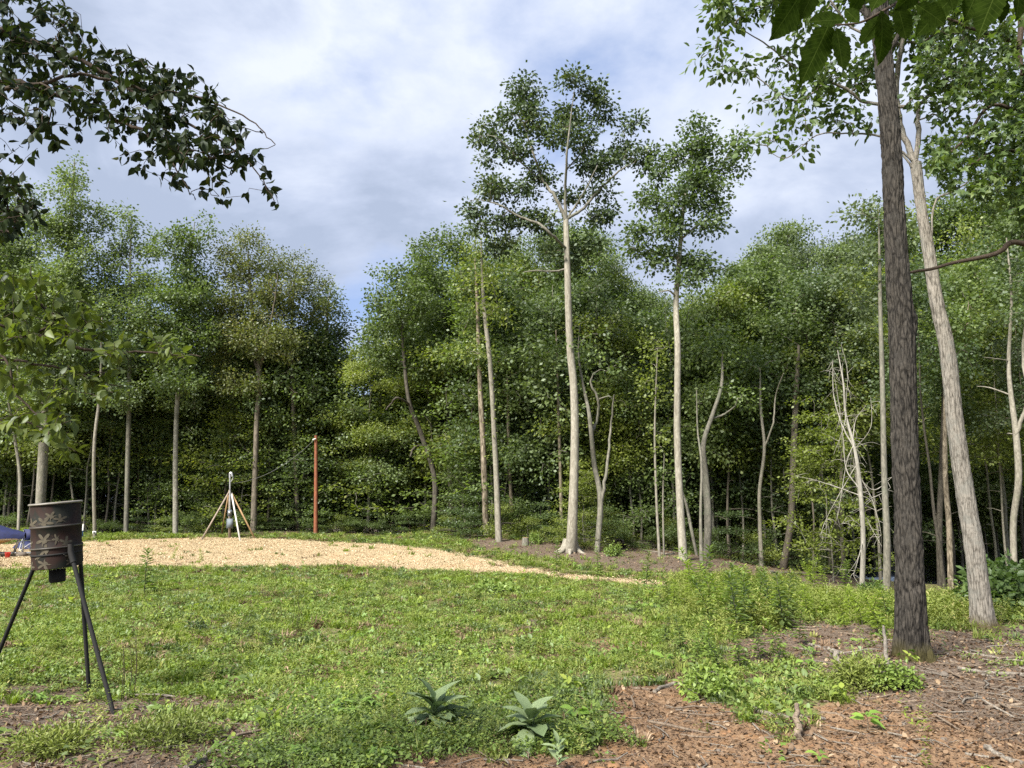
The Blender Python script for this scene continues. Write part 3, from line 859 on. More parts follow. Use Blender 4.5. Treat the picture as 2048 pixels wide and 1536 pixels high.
# ------------------------------------------------------------------ ground masks (layout laid down from the photograph)
POLY = {
    "soil": [[(980, 1600), (1010, 1500), (1150, 1515), (1240, 1480), (1215, 1400), (1300, 1375), (1420, 1368), (1480, 1410), (1600, 1440), (1660, 1400), (1760, 1375), (2500, 1370), (2500, 1700), (980, 1700)],
             [(520, 1700), (640, 1500), (760, 1490), (1000, 1490), (1020, 1700)],
             [(1150, 1295), (1180, 1275), (1260, 1280), (1250, 1300)], [(1240, 1250), (1310, 1250), (1320, 1262), (1240, 1262)], [(1500, 1128), (1560, 1130), (1570, 1145), (1510, 1145)]],
    "litter": [[(1720, 1360), (2500, 1360), (2500, 1480), (2060, 1500), (1900, 1450), (1800, 1420)], [(1440, 1290), (1560, 1240), (1640, 1235), (1790, 1255), (2500, 1265), (2500, 1380), (1750, 1380), (1650, 1370), (1600, 1310), (1560, 1350), (1440, 1310)],
               [(-400, 1385), (120, 1370), (240, 1372), (480, 1405), (560, 1440), (650, 1490), (640, 1700), (-400, 1700)],
               [(360, 1450), (480, 1425), (590, 1450), (640, 1500), (640, 1700), (330, 1700)], [(380, 1400), (470, 1395), (500, 1415), (390, 1425)],
               [(900, 1072), (1000, 1078), (1140, 1085), (1300, 1095), (1420, 1112), (1560, 1132), (1720, 1148), (1720, 1178), (1560, 1162), (1400, 1152), (1250, 1143), (1100, 1118), (960, 1096)],
               [(440, 1245), (520, 1245), (520, 1256), (440, 1256)], [(1040, 1240), (1090, 1240), (1090, 1262), (1040, 1262)], [(700, 1352), (960, 1350), (960, 1366), (700, 1368)]],
    "pad": [[(-300, 1098), (-50, 1092), (100, 1085), (150, 1084), (250, 1080), (400, 1075), (560, 1078), (640, 1084), (760, 1088), (860, 1097), (920, 1108), (1000, 1125), (1100, 1146), (1250, 1158), (1385, 1171), (1380, 1174), (1220, 1166), (1090, 1154), (980, 1146), (880, 1141), (720, 1135), (560, 1132), (400, 1134), (250, 1134), (100, 1138), (-300, 1150)]],
    "weedy": [[(1330, 1160), (1500, 1150), (1700, 1180), (1850, 1190), (2500, 1190), (2500, 1262), (1860, 1255), (1600, 1240), (1560, 1290), (1440, 1300), (1380, 1240)]],
    "vine": [[(560, 1430), (640, 1385), (760, 1385), (860, 1380), (960, 1410), (1080, 1430), (1190, 1440), (1220, 1490), (1100, 1500), (1010, 1490), (820, 1480), (780, 1540), (540, 1536)]],
}


def inpoly(px, py, poly):
    poly = np.array(poly, float)
    x1, y1 = poly[:, 0], poly[:, 1]
    x2, y2 = np.roll(x1, -1), np.roll(y1, -1)
    inside = np.zeros(len(px), bool)
    for a, b, c, d in zip(x1, y1, x2, y2):
        cond = ((b > py) != (d > py))
        with np.errstate(divide="ignore", invalid="ignore"):
            xx = (c - a) * (py - b) / (d - b + 1e-12) + a
        inside ^= cond & (px < xx)
    return inside


def mask(kind, P, jit=1.0):
    """0..1 mask for world ground points; ragged border"""
    P = np.asarray(P, float)
    s = 0
    for k in range(3):
        jx = (fbm(P[:, 0] * 1.1, P[:, 1] * 1.1, 20 + k) - 0.5) * 1.1 * jit
        jy = (fbm(P[:, 0] * 1.1, P[:, 1] * 1.1, 40 + k) - 0.5) * 1.5 * jit
        Q = P.copy()
        Q[:, 0] += jx * 1.3 + (k - 1) * 0.22
        Q[:, 1] += jy * 1.3 + (k - 1) * 0.25
        Q[:, 1] = np.maximum(Q[:, 1], 2.5)
        px, py = proj(Q)
        s = s + np.any([inpoly(px, py, p) for p in POLY[kind]], axis=0)
    return s / 3.0


# ------------------------------------------------------------------ ground sheet
xs = np.unique(np.concatenate([np.arange(-9, 9.01, 0.09), np.arange(-30, 30.01, 0.3), np.arange(-70, 70.01, 1.5), np.array([-1500, -900, -500, -300, -180, -120, -90, 90, 120, 180, 300, 500, 900, 1500])]).round(3))
ys = np.unique(np.concatenate([np.arange(4, 14.01, 0.08), np.arange(14, 30, 0.16), np.arange(30, 60, 0.4), np.arange(-20, 110.01, 2.0), np.array([-300, -120, -50, 140, 200, 300, 500, 900, 1500, 2500])]).round(3))
gx, gy = np.meshgrid(xs, ys)
gz = Z(gx.ravel(), gy.ravel())
GP = np.c_[gx.ravel(), gy.ravel(), gz]
far = (GP[:, 1] > 48) | (GP[:, 1] < 2) | (np.abs(GP[:, 0]) > 45)
att = {}
for k in ("soil", "litter", "pad"):
    a_ = np.zeros(len(GP))
    i_ = np.where(~far)[0]
    a_[i_] = mask(k, GP[i_], 0.55 if k == "pad" else 1.0)
    att[k] = a_
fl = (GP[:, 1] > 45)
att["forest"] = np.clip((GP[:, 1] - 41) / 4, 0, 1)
nx, ny = len(xs), len(ys)
i = np.arange(ny - 1)[:, None] * nx
j = np.arange(nx - 1)[None, :]
q = np.stack([i + j, i + j + 1, i + nx + j + 1, i + nx + j], -1).reshape(-1, 4)


def ground_mat():
    m, t = new_mat("meadow_ground")
    o = N(t, "ShaderNodeOutputMaterial")
    b = N(t, "ShaderNodeBsdfPrincipled")
    b.inputs["Roughness"].default_value = 0.95
    b.inputs["Specular IOR Level"].default_value = 0.15
    c = N(t, "ShaderNodeTexCoord").outputs["Object"]
    n_f = noise(t, c, 30, 6, 0.7)
    n_m = noise(t, c, 5, 5, 0.6)
    n_l = noise(t, c, 0.9, 4, 0.6)
    A = {k: N(t, "ShaderNodeAttribute", attribute_name=k).outputs["Fac"] for k in ("soil", "litter", "pad", "forest")}
    grass = ramp(t, n_f, [(0.3, (0.06, 0.055, 0.025)), (0.55, (0.13, 0.15, 0.045)), (0.75, (0.17, 0.20, 0.06))])
    grass = mixc(t, ramp(t, n_m, [(0.42, 0.1), (0.6, 0.7)]), grass, ramp(t, n_f, [(0.3, (0.12, 0.08, 0.045)), (0.7, (0.30, 0.23, 0.15))]))
    soil = ramp(t, n_f, [(0.3, (0.10, 0.062, 0.037)), (0.5, (0.225, 0.142, 0.082)), (0.7, (0.33, 0.225, 0.14))])
    soil = mixc(t, ramp(t, n_m, [(0.50, 0.0), (0.66, 0.6)]), soil, ramp(t, n_f, [(0.3, (0.16, 0.08, 0.032)), (0.7, (0.34, 0.18, 0.075))]))
    lit = ramp(t, n_f, [(0.3, (0.05, 0.036, 0.026)), (0.55, (0.14, 0.105, 0.078)), (0.72, (0.25, 0.20, 0.155))])
    pad = ramp(t, n_f, [(0.3, (0.30, 0.225, 0.13)), (0.6, (0.43, 0.34, 0.21)), (0.8, (0.55, 0.46, 0.31))])
    pad = mixc(t, ramp(t, n_l, [(0.52, 0.0), (0.7, 0.4)]), pad, (0.42, 0.20, 0.09))
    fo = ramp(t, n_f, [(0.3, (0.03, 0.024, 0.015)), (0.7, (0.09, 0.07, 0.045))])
    jit = mathn(t, "MULTIPLY", mathn(t, "SUBTRACT", n_m, 0.5), 1.4)

    def edge(a):
        return ramp(t, mathn(t, "ADD", a, jit), [(0.38, 0.0), (0.62, 1.0)])
    col = mixc(t, edge(A["soil"]), grass, soil)
    col = mixc(t, edge(A["litter"]), col, lit)
    col = mixc(t, edge(A["pad"]), col, pad)
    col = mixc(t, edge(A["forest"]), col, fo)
    L(t, col, b.inputs["Base Color"])
    bp = N(t, "ShaderNodeBump")
    bp.inputs["Strength"].default_value = 0.8
    bp.inputs["Distance"].default_value = 0.03
    L(t, mathn(t, "ADD", n_f, mathn(t, "MULTIPLY", n_m, 0.6)), bp.inputs["Height"])
    L(t, bp.outputs[0], b.inputs["Normal"])
    L(t, b.outputs[0], o.inputs[0])
    return m


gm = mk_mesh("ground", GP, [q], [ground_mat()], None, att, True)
go = bpy.data.objects.new("ground", gm)
COL.objects.link(go)
tag(go, kind="structure")


# road beyond the trees on the right
def strip(name, pts, width, dz, mat):
    P = smooth_path(pts, 12)
    tn = np.gradient(P, axis=0)
    nrm = np.c_[-tn[:, 1], tn[:, 0]]
    nrm /= np.linalg.norm(nrm, axis=1)[:, None]
    V = []
    K = 7
    for k in range(K):
        o_ = (k / (K - 1) - 0.5) * width
        x, y = P[:, 0] + nrm[:, 0] * o_, P[:, 1] + nrm[:, 1] * o_
        V.append(np.c_[x, y, Z(x, y) + dz])
    V = np.stack(V, 1).reshape(-1, 3)
    m = len(P)
    i = np.arange(m - 1)[:, None] * K
    j = np.arange(K - 1)[None, :]
    f = np.stack([i + j, i + K + j, i + K + j + 1, i + j + 1], -1).reshape(-1, 4)
    ob = bpy.data.objects.new(name, mk_mesh(name, V, [f], [mat], smooth=True))
    COL.objects.link(ob)
    return tag(ob, kind="structure")


M_ROAD = simple("pale_road_gravel", (0.40, 0.38, 0.35), 0.95, var=0.2, scale=6, bump=0.3)
strip("road", [(22, 56), (27, 60), (34, 65), (45, 67), (66, 67)], 7.5, 0.08, M_ROAD)

# ------------------------------------------------------------------ trees
LEAFT = {"light": (RHOMB, 0.165), "mid": (RHOMB, 0.17), "dark": (RHOMB, 0.17), "yellow": (RHOMB, 0.16), "olive": (RHOMB, 0.14), "blue": (RHOMB, 0.165), "oak": (RHOMB, 0.18), "poplar": (RHOMB, 0.175), "hick": (OVATE, 0.15), "near": (OVATE, 0.14)}


def trunk_mesh(mb, P, R, n, flare=False, amp=0.05, r=None):
    """organic trunk: rings with lobed noise"""
    r = r or rng
    ph = r.uniform(0, 6.28, 4)
    tan = np.gradient(P, axis=0)
    tan /= np.linalg.norm(tan, axis=1)[:, None] + 1e-9
    a = np.linspace(0, 2 * np.pi, n, endpoint=False) + math.pi / 2
    u = np.array((1, 0, 0.0))
    s = np.r_[0, np.cumsum(np.linalg.norm(np.diff(P, axis=0), axis=1))]
    U = u - tan * (tan @ u)[:, None]
    U /= np.linalg.norm(U, axis=1)[:, None]
    Vv = np.cross(tan, U)
    rad = R[:, None] * (1 + amp * (np.sin(2 * a[None] + ph[0] + s[:, None] * 0.5) + 0.6 * np.sin(3 * a[None] + ph[1] + s[:, None] * 1.1) + 0.4 * np.sin(5 * a[None] + ph[2] - s[:, None] * 2.0)))
    if flare:
        fl_ = np.exp(-s / (np.median(R[: max(4, len(R) // 3)]) * 1.5))
        rad = rad * (1 + fl_[:, None] * 0.50 * np.maximum(0, np.sin(5 * a[None] + ph[3])) ** 1.5)
    ring = P[:, None] + rad[..., None] * (np.cos(a)[None, :, None] * U[:, None] + np.sin(a)[None, :, None] * Vv[:, None])
    m = len(P)
    i = np.arange(m - 1)[:, None] * n
    j = np.arange(n)[None, :]
    qd = np.stack([i + j, i + (j + 1) % n, i + n + (j + 1) % n, i + n + j], -1).reshape(-1, 4)
    mb.add(ring.reshape(-1, 3), qd)
    return ring


def path3(path, d, base, r=None, wob=0.0):
    P = []
    R = []
    for k, (px, py, wd) in enumerate(path):
        p = W(px, py, d)
        P.append(p)
        R.append(wd * 0.86 / 2 / F * d)
    return np.array(P) - base, np.array(R)


def leaf_cloud(mb, tips, per, sig, size, tmpl, flat=0.6, droop=0.3, up=0.5, r=None, outward=None):
    r = r or rng
    n = len(tips) * per
    base = np.repeat(tips, per, axis=0)
    off = r.normal(size=(n, 3)) * np.array((sig, sig, sig * flat))
    C = base + off
    A = off * 1.2 / (sig + 1e-6) + r.normal(size=(n, 3)) * 0.7
    A[:, 2] -= droop
    Nn = r.normal(size=(n, 3)) * 0.75
    Nn[:, 2] += up + 0.4
    tv = np.repeat(r.uniform(0, 1, len(tips)), per)
    var = np.clip(0.5 * tv + r.uniform(0, 0.5, n), 0, 1)
    mb.leaves(C, A, Nn, size * r.uniform(0.65, 1.25, n), tmpl, var)


def tips_in_blobs(blobs, d, base, spacing, r, scale_depth=1.0):
    """points in ellipsoids described in pixels at depth d"""
    out = []
    for (px, py, rx, ry) in blobs:
        c = W(px, py, d)
        a, b = rx / F * d, ry / F * d
        dep = (a + b) / 2 * scale_depth
        n = max(2, int(4.2 * a * b * dep / spacing ** 3 * 0.9 + 2))
        v = randdir(n, 0, r) * (r.uniform(0.12, 1, n) ** 0.45)[:, None]
        c = c + np.array((0, r.normal() * dep * 0.45, 0))
        out.append(c + v * np.array((a, dep, b)))
    return np.vstack(out) - base


LEAF_BUDGET = [0]


def near_leaf_objects(parent, tips, per, sig, size, meshes, droop, r, limit=300, up=0.6):
    """large leaves as objects"""
    n = 0
    res = []
    order = np.argsort(-tips[:, 2] * 0)  # keep order
    for t_ in tips[order]:
        for k in range(per):
            if n >= limit:
                return
            off = r.normal(size=3) * sig * np.array((1, 1, 0.8))
            A = Vector(off / sig * 0.8 + r.normal(size=3) * 0.5) + Vector((0, 0, -droop))
            A.normalize()
            Nn = Vector(r.normal(size=3) * 0.6) + Vector((0, 0, up))
            B = Nn.cross(A).normalized()
            Nn = A.cross(B)
            s = size * r.uniform(0.7, 1.25)
            M = Matrix((A * s, B * s, Nn * s)).transposed().to_4x4()
            M.translation = Vector(t_ + off)
            o = bpy.data.objects.new("leaf", meshes[n % len(meshes)])
            COL.objects.link(o)
            o.parent = parent
            o.matrix_basis = M
            n += 1


def leaf_meshes(tmpl, mat, k=5, nm="leaf", r=None):
    r = r or rng
    out = []
    for q_ in range(k):
        tv = tmpl[0].copy()
        tv[:, 2] += -r.uniform(0.05, 0.3) * tv[:, 0] ** 2 + r.uniform(-.1, .25) * np.abs(tv[:, 1])
        tv[:, 1] *= r.uniform(0.85, 1.15)
        out.append(mk_mesh(nm, tv, [tmpl[1]], [mat], None, {"leafvar": np.full(len(tv), r.uniform(0.1, 0.95))}, True))
    return out


FORKS = []
for ti, t in enumerate(T):
    r = np.random.default_rng(100 + ti)
    d = t["d"]
    near = t.get("near", False)
    p0 = t["path"][0]
    base = W(p0[0], p0[1], d)
    zg = z1(base[0], base[1])
    base = np.array((base[0], base[1], zg - 0.03))
    nm = t["name"].replace("olive_tree_crown", "elm_tree")
    root = thing(nm, t["label"], "tree", base)
    P, R = path3(t["path"], d, base)
    P[0, 2] = min(P[0, 2], 0) - 0.08
    # small real depth wander so the trunk is not in one plane
    wander = np.cumsum(r.normal(size=len(P)) * 0.015 * d * 0.5)
    wander -= wander[0]
    P[:, 1] += wander * (0.3 if near else 1.0)
    PR = smooth_path(np.c_[P, R], 24 if near else 8)
    tb = MB()
    if near:
        # rough bark in real relief
        n_a = 120
        PR = smooth_path(PR[:: 2], 4)
        keep = PR[:, 2] < 9.0
        PR = PR[keep]
        ring = trunk_mesh(MB(), PR[:, :3], PR[:, 3], n_a, True, 0.02, r)
        cen = PR[:, None, :3]
        s = np.r_[0, np.cumsum(np.linalg.norm(np.diff(PR[:, :3], axis=0), axis=1))]
        # resample along s
        ns = int(s[-1] / 0.022)
        si = np.linspace(0, s[-1], ns)
        rr = np.stack([np.stack([np.interp(si, s, ring[:, a, c]) for c in range(3)], -1) for a in range(n_a)], 1)
        cc = np.stack([np.interp(si, s, PR[:, c]) for c in range(3)], -1)[:, None]
        aa = np.arange(n_a)[None, :] / n_a
        R0 = PR[len(PR) // 3, 3]
        fr = 30 if t["bark"] == "rough" else 36
        U_ = aa * fr + (vnoise(si[:, None] * 2.2, aa * 8, 5) - 0.5) * 1.6
        rid = 1 - np.abs(2 * fbm(U_, si[:, None] * 3.0, 11, 2) - 1) ** 0.8
        rid2 = vnoise(U_ * 2, si[:, None] * 14, 13)
        br = vnoise(aa * 14, si[:, None] * 9, 17)
        disp = (rid * 0.8 + rid2 * 0.25 + br * 0.3 - 0.75) * (0.042 if t["bark"] == "rough" else 0.022)
        dirv = rr - cc
        dirv /= np.linalg.norm(dirv, axis=2)[..., None] + 1e-9
        V = rr + dirv * disp[..., None]
        if t["bark"] == "rough":
            # swelling and old cut scar
            for (pyc, az_, amt, sz) in ((640, 0.0, 0.05, 0.10), (1172, -1.6, -0.045, 0.05), (1186, -1.6, 0.02, 0.12)):
                zc = W(1810, pyc, d)[2] - base[2]
                ang = aa * 2 * np.pi + math.pi / 2
                da = np.angle(np.exp(1j * (ang - az_)))
                g_ = np.exp(-((V[..., 2] - zc) / (sz * 1.6)) ** 2 - (da * 0.19 / sz) ** 2)
                V = V + dirv * (g_ * amt)[..., None]
        m_ = ns
        i = np.arange(m_ - 1)[:, None] * n_a
        j = np.arange(n_a)[None, :]
        qd = np.stack([i + j, i + (j + 1) % n_a, i + n_a + (j + 1) % n_a, i + n_a + j], -1).reshape(-1, 4)
        tb.add(V.reshape(-1, 3), qd)
    else:
        trunk_mesh(tb, PR[:, :3], PR[:, 3], 14 if R[0] > 0.2 else 9, t.get("flare", False), 0.05, r)
    bm_ = BARK[t["bark"]]
    tb.obj("trunk", bm_, root, True)
    if t.get("hollow"):
        hb = MB()  # solid dark strip on the trunk, standing in for shade inside a cavity
        P_h, _ = path3([(1414, 1060, 1), (1415, 1020, 1), (1413, 980, 1), (1408, 945, 1)], d, base)
        P_h[:, 1] -= 0.12
        hb.tube(smooth_path(P_h, 4), np.interp(np.linspace(0, 1, 13), [0, .3, .7, 1], [0.01, .075, .07, 0.01]), 8)
        hb.obj("hollow", BARK["dark"], root, True)
    seeds = [PR[len(PR) // 4:, :3]]
    srad = [PR[len(PR) // 4:, 3]]
    if t["leaf"] != "none" and len(t["blobs"]):
        # seeds only near the crown
        zmin = min(W(b[0], b[1] + b[3] * 1.6, d)[2] for b in t["blobs"]) - base[2]
        keep = PR[:, 2] > zmin
        if keep.sum() < 3:
            keep[-3:] = True
        seeds = [PR[keep, :3]]
        srad = [PR[keep, 3]]
    for lb in t["limbs"]:
        LP, LR = path3(lb, d, base)
        LP[:, 1] += np.cumsum(np.r_[0, r.normal(size=len(LP) - 1) * 0.02 * d * 0.6])
        # start on the trunk axis
        k0 = int(np.argmin(np.linalg.norm(PR[:, [0, 2]] - LP[0, [0, 2]], axis=1)))
        if np.linalg.norm(PR[k0, [0, 2]] - LP[0, [0, 2]]) < PR[k0, 3] * 2.5:
            LP[:, 1] += PR[k0, 1] - LP[0, 1]
            LP[0] = PR[k0, :3]
        LQ = smooth_path(np.c_[LP, LR], 6)
        LQ[:, 3] = np.maximum(LQ[:, 3], 0.004)
        lm = MB()
        lm.tube(LQ[:, :3] + r.normal(size=(len(LQ), 3)) * LQ[:, 3:4] * 0.25, LQ[:, 3], 8)
        lm.obj("limb", BARK["grey"] if t["leaf"] == "oak" else bm_, root, True)  # oak limbs and upper trunk take darker bark, painting in the crown's shade
        seeds.append(LQ[:, :3])
        srad.append(LQ[:, 3])
    if t["leaf"] == "none":
        if t["bark"] == "snag":
            # fine dead twigs off the bare branches
            tw = MB()
            SS = np.vstack(seeds[1:])
            for k in r.integers(0, len(SS), 150):
                a_ = SS[k]
                dr = randdir(1, -0.5, r)[0]
                ln = r.uniform(0.25, 0.9)
                P_t = np.array([a_, a_ + dr * ln * 0.5 + r.normal(size=3) * 0.05, a_ + dr * ln + np.array((0, 0, -0.2 * ln))])
                tw.tube(smooth_path(P_t, 3), np.linspace(0.009, 0.003, 7), 4, False)
            tag(tw.obj("twigs", bm_, root, True), kind="stuff")
        continue
    seeds = np.vstack(seeds)
    srad = np.concatenate(srad)
    tmpl, ls = LEAFT[t["leaf"]]
    if near:
        sp = 0.27 if t["leaf"] == "hick" else 0.9
        tips = tips_in_blobs(t["blobs"], d, base, sp, r)
        per, sig, ls_ = 15, 0.15, 0.15
        if t["leaf"] == "near":
            per, sig = 30, 0.35
    else:
        sp = 0.56 if t["leaf"] in ("oak", "poplar") else (0.70 if t["path"][0][0] < 700 else 0.78)
        tips = tips_in_blobs(t["blobs"], d, base, sp, r)
        per = int((58 if t["leaf"] in ("oak", "poplar") else 80) * t["dens"] + 4)
        sig = 0.24 if t["leaf"] in ("oak", "poplar") else 0.31
        ls_ = ls
    br = grow(seeds, srad, tips, 0.007 if near else 0.010, r)
    bb = MB()
    for pts, rd in br:
        bb.tube(pts, rd, 5 if near else 4, False)
    tag(bb.obj("branches", BARK["brown"] if t["leaf"] in ("oak", "poplar", "light") else bm_, root, True), kind="stuff")
    cb = MB()
    tmpl_i = tmpl
    leaf_cloud(cb, tips, per, sig, ls_, tmpl_i, 0.7, 0.9 if near else 0.5, 0.4, r)
    if t.get("ivy"):
        iv = PR[(PR[:, 2] > 4.0)][::2, :3]
        leaf_cloud(cb, iv, 14, 0.22, 0.14, RHOMB, 1.0, 0.5, 0.3, r)
    crown = cb.obj("crown", LEAF[t["leaf"]], root)
    LEAF_BUDGET[0] += len(crown.data.polygons)
    if near and t["leaf"] == "hick":
        lms = leaf_meshes(OVATE, LEAF["hick"], 6, "leaf", r)
        near_leaf_objects(root, tips[r.permutation(len(tips))[:60]], 5, 0.16, 0.16, lms, 0.9, r, 300)

# ---- generic woodland variants (shared meshes)


def variant(seed, H, rad, cb, leaf, bark, tips_n, per, sig, style="round", r0=0.16, lsize=0.17):
    r = np.random.default_rng(seed)
    n = 9
    z = np.linspace(0, H, n)
    P = np.c_[np.cumsum(r.normal(size=n) * H * 0.008), np.cumsum(r.normal(size=n) * H * 0.008), z]
    P[:, :2] -= P[0, :2]
    P[0, 2] = -0.25
    R = r0 * (1 - z / H * 0.93)
    R[0] *= 1.25
    PR = smooth_path(np.c_[P, R], 4)
    tb = MB()
    trunk_mesh(tb, PR[:, :3], np.maximum(PR[:, 3], 0.01), 8, False, 0.05, r)
    u = r.uniform(0, 1, tips_n)
    h = cb + (1 - cb) * u
    if style == "round":
        pr = np.sqrt(np.clip(1 - ((u - 0.36) / 0.66) ** 2, 0.02, 1)) * (1 - 0.35 * np.clip(u - 0.45, 0, 1))
    elif style == "spire":
        pr = np.clip(1.05 - u, 0.08, 1) ** 0.8 * (0.75 + 0.25 * np.sin(u * 17))
    else:
        pr = np.clip(1.15 - u, 0.1, 1) ** 0.6
        h = np.round((h * H + 0.5 * np.sin(r.integers(0, 9, tips_n) * 1.0)) / 0.7) * 0.7 / H + r.normal(size=tips_n) * 0.018
    aa = r.uniform(0, 2 * np.pi, tips_n)
    lob = 1 + 0.28 * np.sin(aa * 3 + h * 11) + 0.15 * np.sin(aa * 5 - h * 17)
    rr = rad * pr * lob * r.uniform(0.15, 1, tips_n) ** 0.5
    cx = np.interp(h * H, PR[:, 2], PR[:, 0])
    cy = np.interp(h * H, PR[:, 2], PR[:, 1])
    tips = np.c_[cx + rr * np.cos(aa), cy + rr * np.sin(aa), h * H]
    if style != "layer":
        nc = max(8, tips_n // 9)
        tips = tips[r.integers(0, nc, tips_n)] + r.normal(size=(tips_n, 3)) * np.array((0.72, 0.72, 0.36)) * min(1, H / 9)
    if style == "layer":
        tips[:, 2] += rr * 0.14 * np.sin(aa * 3 + tips[:, 2] * 2.1) - rr * 0.08
    keep = PR[:, 2] > cb * H * 0.85
    for pts, rd in grow(PR[keep, :3], PR[keep, 3], tips, 0.010, r):
        tb.tube(pts, rd, 4, False)
    # a few dead stubs on the bole
    for k in range(5):
        zz_ = r.uniform(0.12, max(cb, 0.15) + 0.05) * H
        a = r.uniform(0, 6.28)
        p = np.array((np.interp(zz_, PR[:, 2], PR[:, 0]), np.interp(zz_, PR[:, 2], PR[:, 1]), zz_))
        dr = np.array((math.cos(a), math.sin(a), r.uniform(-0.1, 0.5)))
        ln = r.uniform(0.4, 1.6)
        tb.tube([p, p + dr * ln * 0.6, p + dr * ln + np.array((0, 0, -0.1))], [0.03, 0.02, 0.008], 4, False)
    cm = MB()
    if style == "layer":
        leaf_cloud(cm, tips, per, sig, lsize, RHOMB, 0.24, 0.15, 1.6, r)
    else:
        leaf_cloud(cm, tips, per, sig, lsize, RHOMB, 0.65, 0.5, 0.4, r)
    LEAF_BUDGET[0] += tips_n * per * 2
    return tb.mesh("trunk", [BARK[bark]], True), cm.mesh("crown", [LEAF[leaf]]), H


CAN = [variant(11, 20, 3.4, 0.38, "mid", "brown", 270, 80, 0.36, lsize=0.195), variant(12, 22, 3.0, 0.42, "light", "grey", 250, 74, 0.33, "spire", lsize=0.185), variant(13, 19, 3.8, 0.35, "dark", "dark", 270, 80, 0.37, lsize=0.195),
       variant(14, 21, 3.2, 0.40, "blue", "brown", 250, 76, 0.35, lsize=0.185), variant(15, 18, 3.5, 0.32, "yellow", "grey", 250, 76, 0.35, lsize=0.185), variant(16, 20, 3.3, 0.30, "mid", "grey", 270, 80, 0.37, lsize=0.195)]
POLEV = [variant(41, 17, 2.0, 0.55, "mid", "grey", 110, 60, 0.34, "round", 0.085, 0.18), variant(42, 16, 1.8, 0.60, "dark", "dark", 100, 60, 0.34, "round", 0.10, 0.18), variant(43, 15, 1.7, 0.5, "yellow", "pale", 100, 56, 0.32, "spire", 0.07, 0.17), variant(44, 18, 2.1, 0.58, "blue", "brown", 110, 60, 0.34, "spire", 0.11, 0.18)]
MIDV = [variant(51, 13, 2.5, 0.30, "light", "grey", 170, 70, 0.36, "round", 0.08, 0.19), variant(52, 13, 2.3, 0.34, "mid", "brown", 160, 70, 0.36, "spire", 0.08, 0.19), variant(53, 12, 2.6, 0.28, "poplar", "grey", 170, 70, 0.36, "round", 0.08, 0.19), variant(54, 13, 2.4, 0.32, "yellow", "pale", 150, 66, 0.34, "round", 0.07, 0.18)]
UND = [variant(21, 9, 2.9, 0.10, "mid", "dark", 200, 56, 0.36, "layer", 0.07, 0.15), variant(22, 8, 2.6, 0.12, "dark", "dark", 190, 56, 0.36, "layer", 0.06, 0.15), variant(23, 7, 2.4, 0.08, "yellow", "grey", 170, 52, 0.34, "layer", 0.05, 0.14),
       variant(24, 11, 2.8, 0.12, "mid", "grey", 210, 56, 0.36, "round", 0.08, 0.16), variant(25, 12, 2.6, 0.15, "dark", "brown", 210, 56, 0.36, "round", 0.09, 0.16)]
SHR = [variant(31, 2.2, 1.3, 0.05, "mid", "dark", 60, 40, 0.25, "round", 0.02, 0.12), variant(32, 1.8, 1.2, 0.05, "dark", "dark", 55, 40, 0.24, "layer", 0.02, 0.11), variant(33, 2.0, 1.1, 0.04, "yellow", "dark", 55, 38, 0.22, "round", 0.02, 0.11)]


LM = [(-400, "left of the frame edge"), (35, "behind the boat"), (88, "behind the barrel trunk"), (196, "behind the thin white box tree"), (253, "behind the split spire tree"), (348, "behind the mottled trunk"), (430, "left of the meter mast"), (480, "right of the meter mast"), (560, "left of the orange pole"), (632, "behind the orange pole"),
      (700, "at the sky gap"), (780, "left of the bent dark trunk"), (860, "behind the bent dark trunk"), (930, "left of the ivy trunk"), (985, "behind the pale vine trunk"), (1040, "above the small stump"), (1090, "left of the oak"), (1141, "behind the oak"), (1195, "behind the twisted tree"), (1240, "right of the twisted tree"), (1280, "behind the leaning dark trunk"),
      (1322, "behind the sapling pair"), (1367, "behind the poplar"), (1412, "behind the hollow trunk"), (1465, "right of the hollow trunk"), (1520, "behind the crooked pale trunk"), (1567, "behind the straight brown trunk"), (1626, "behind the thin brown sapling"), (1668, "behind the shaded dark trunk"), (1712, "behind the bare snag"), (1765, "behind the tall grey tree"),
      (1820, "behind the big rough trunk"), (1885, "between the two big trunks"), (1950, "behind the leaning trunk"), (2005, "left of the forked edge tree"), (2048, "at the right edge"), (2400, "right of the frame edge")]
PEND = []


def relabel():
    ordn = ["first", "second", "third", "fourth", "fifth", "sixth", "seventh", "eighth", "ninth", "tenth"]
    gr = {}
    for o, kind_, px, d, h in PEND:
        w_ = min(LM, key=lambda q_: abs(q_[0] - px))[1]
        gr.setdefault((kind_, w_), []).append((px, d, h, o))
    for (kind_, w_), items in gr.items():
        if len(items) == 1:
            items[0][3]["label"] = f"{kind_} {w_}"
        elif len(items) == 2 and abs(items[0][1] - items[1][1]) > 2:
            items.sort(key=lambda q_: q_[1])
            for q_, wd_ in zip(items, ("nearer", "farther")):
                q_[3]["label"] = f"{wd_} {kind_} {w_}"
        else:
            items.sort(key=lambda q_: q_[0])
            for k_, q_ in enumerate(items):
                q_[3]["label"] = f"{ordn[min(k_, 9)]} {kind_} from the left {w_}"


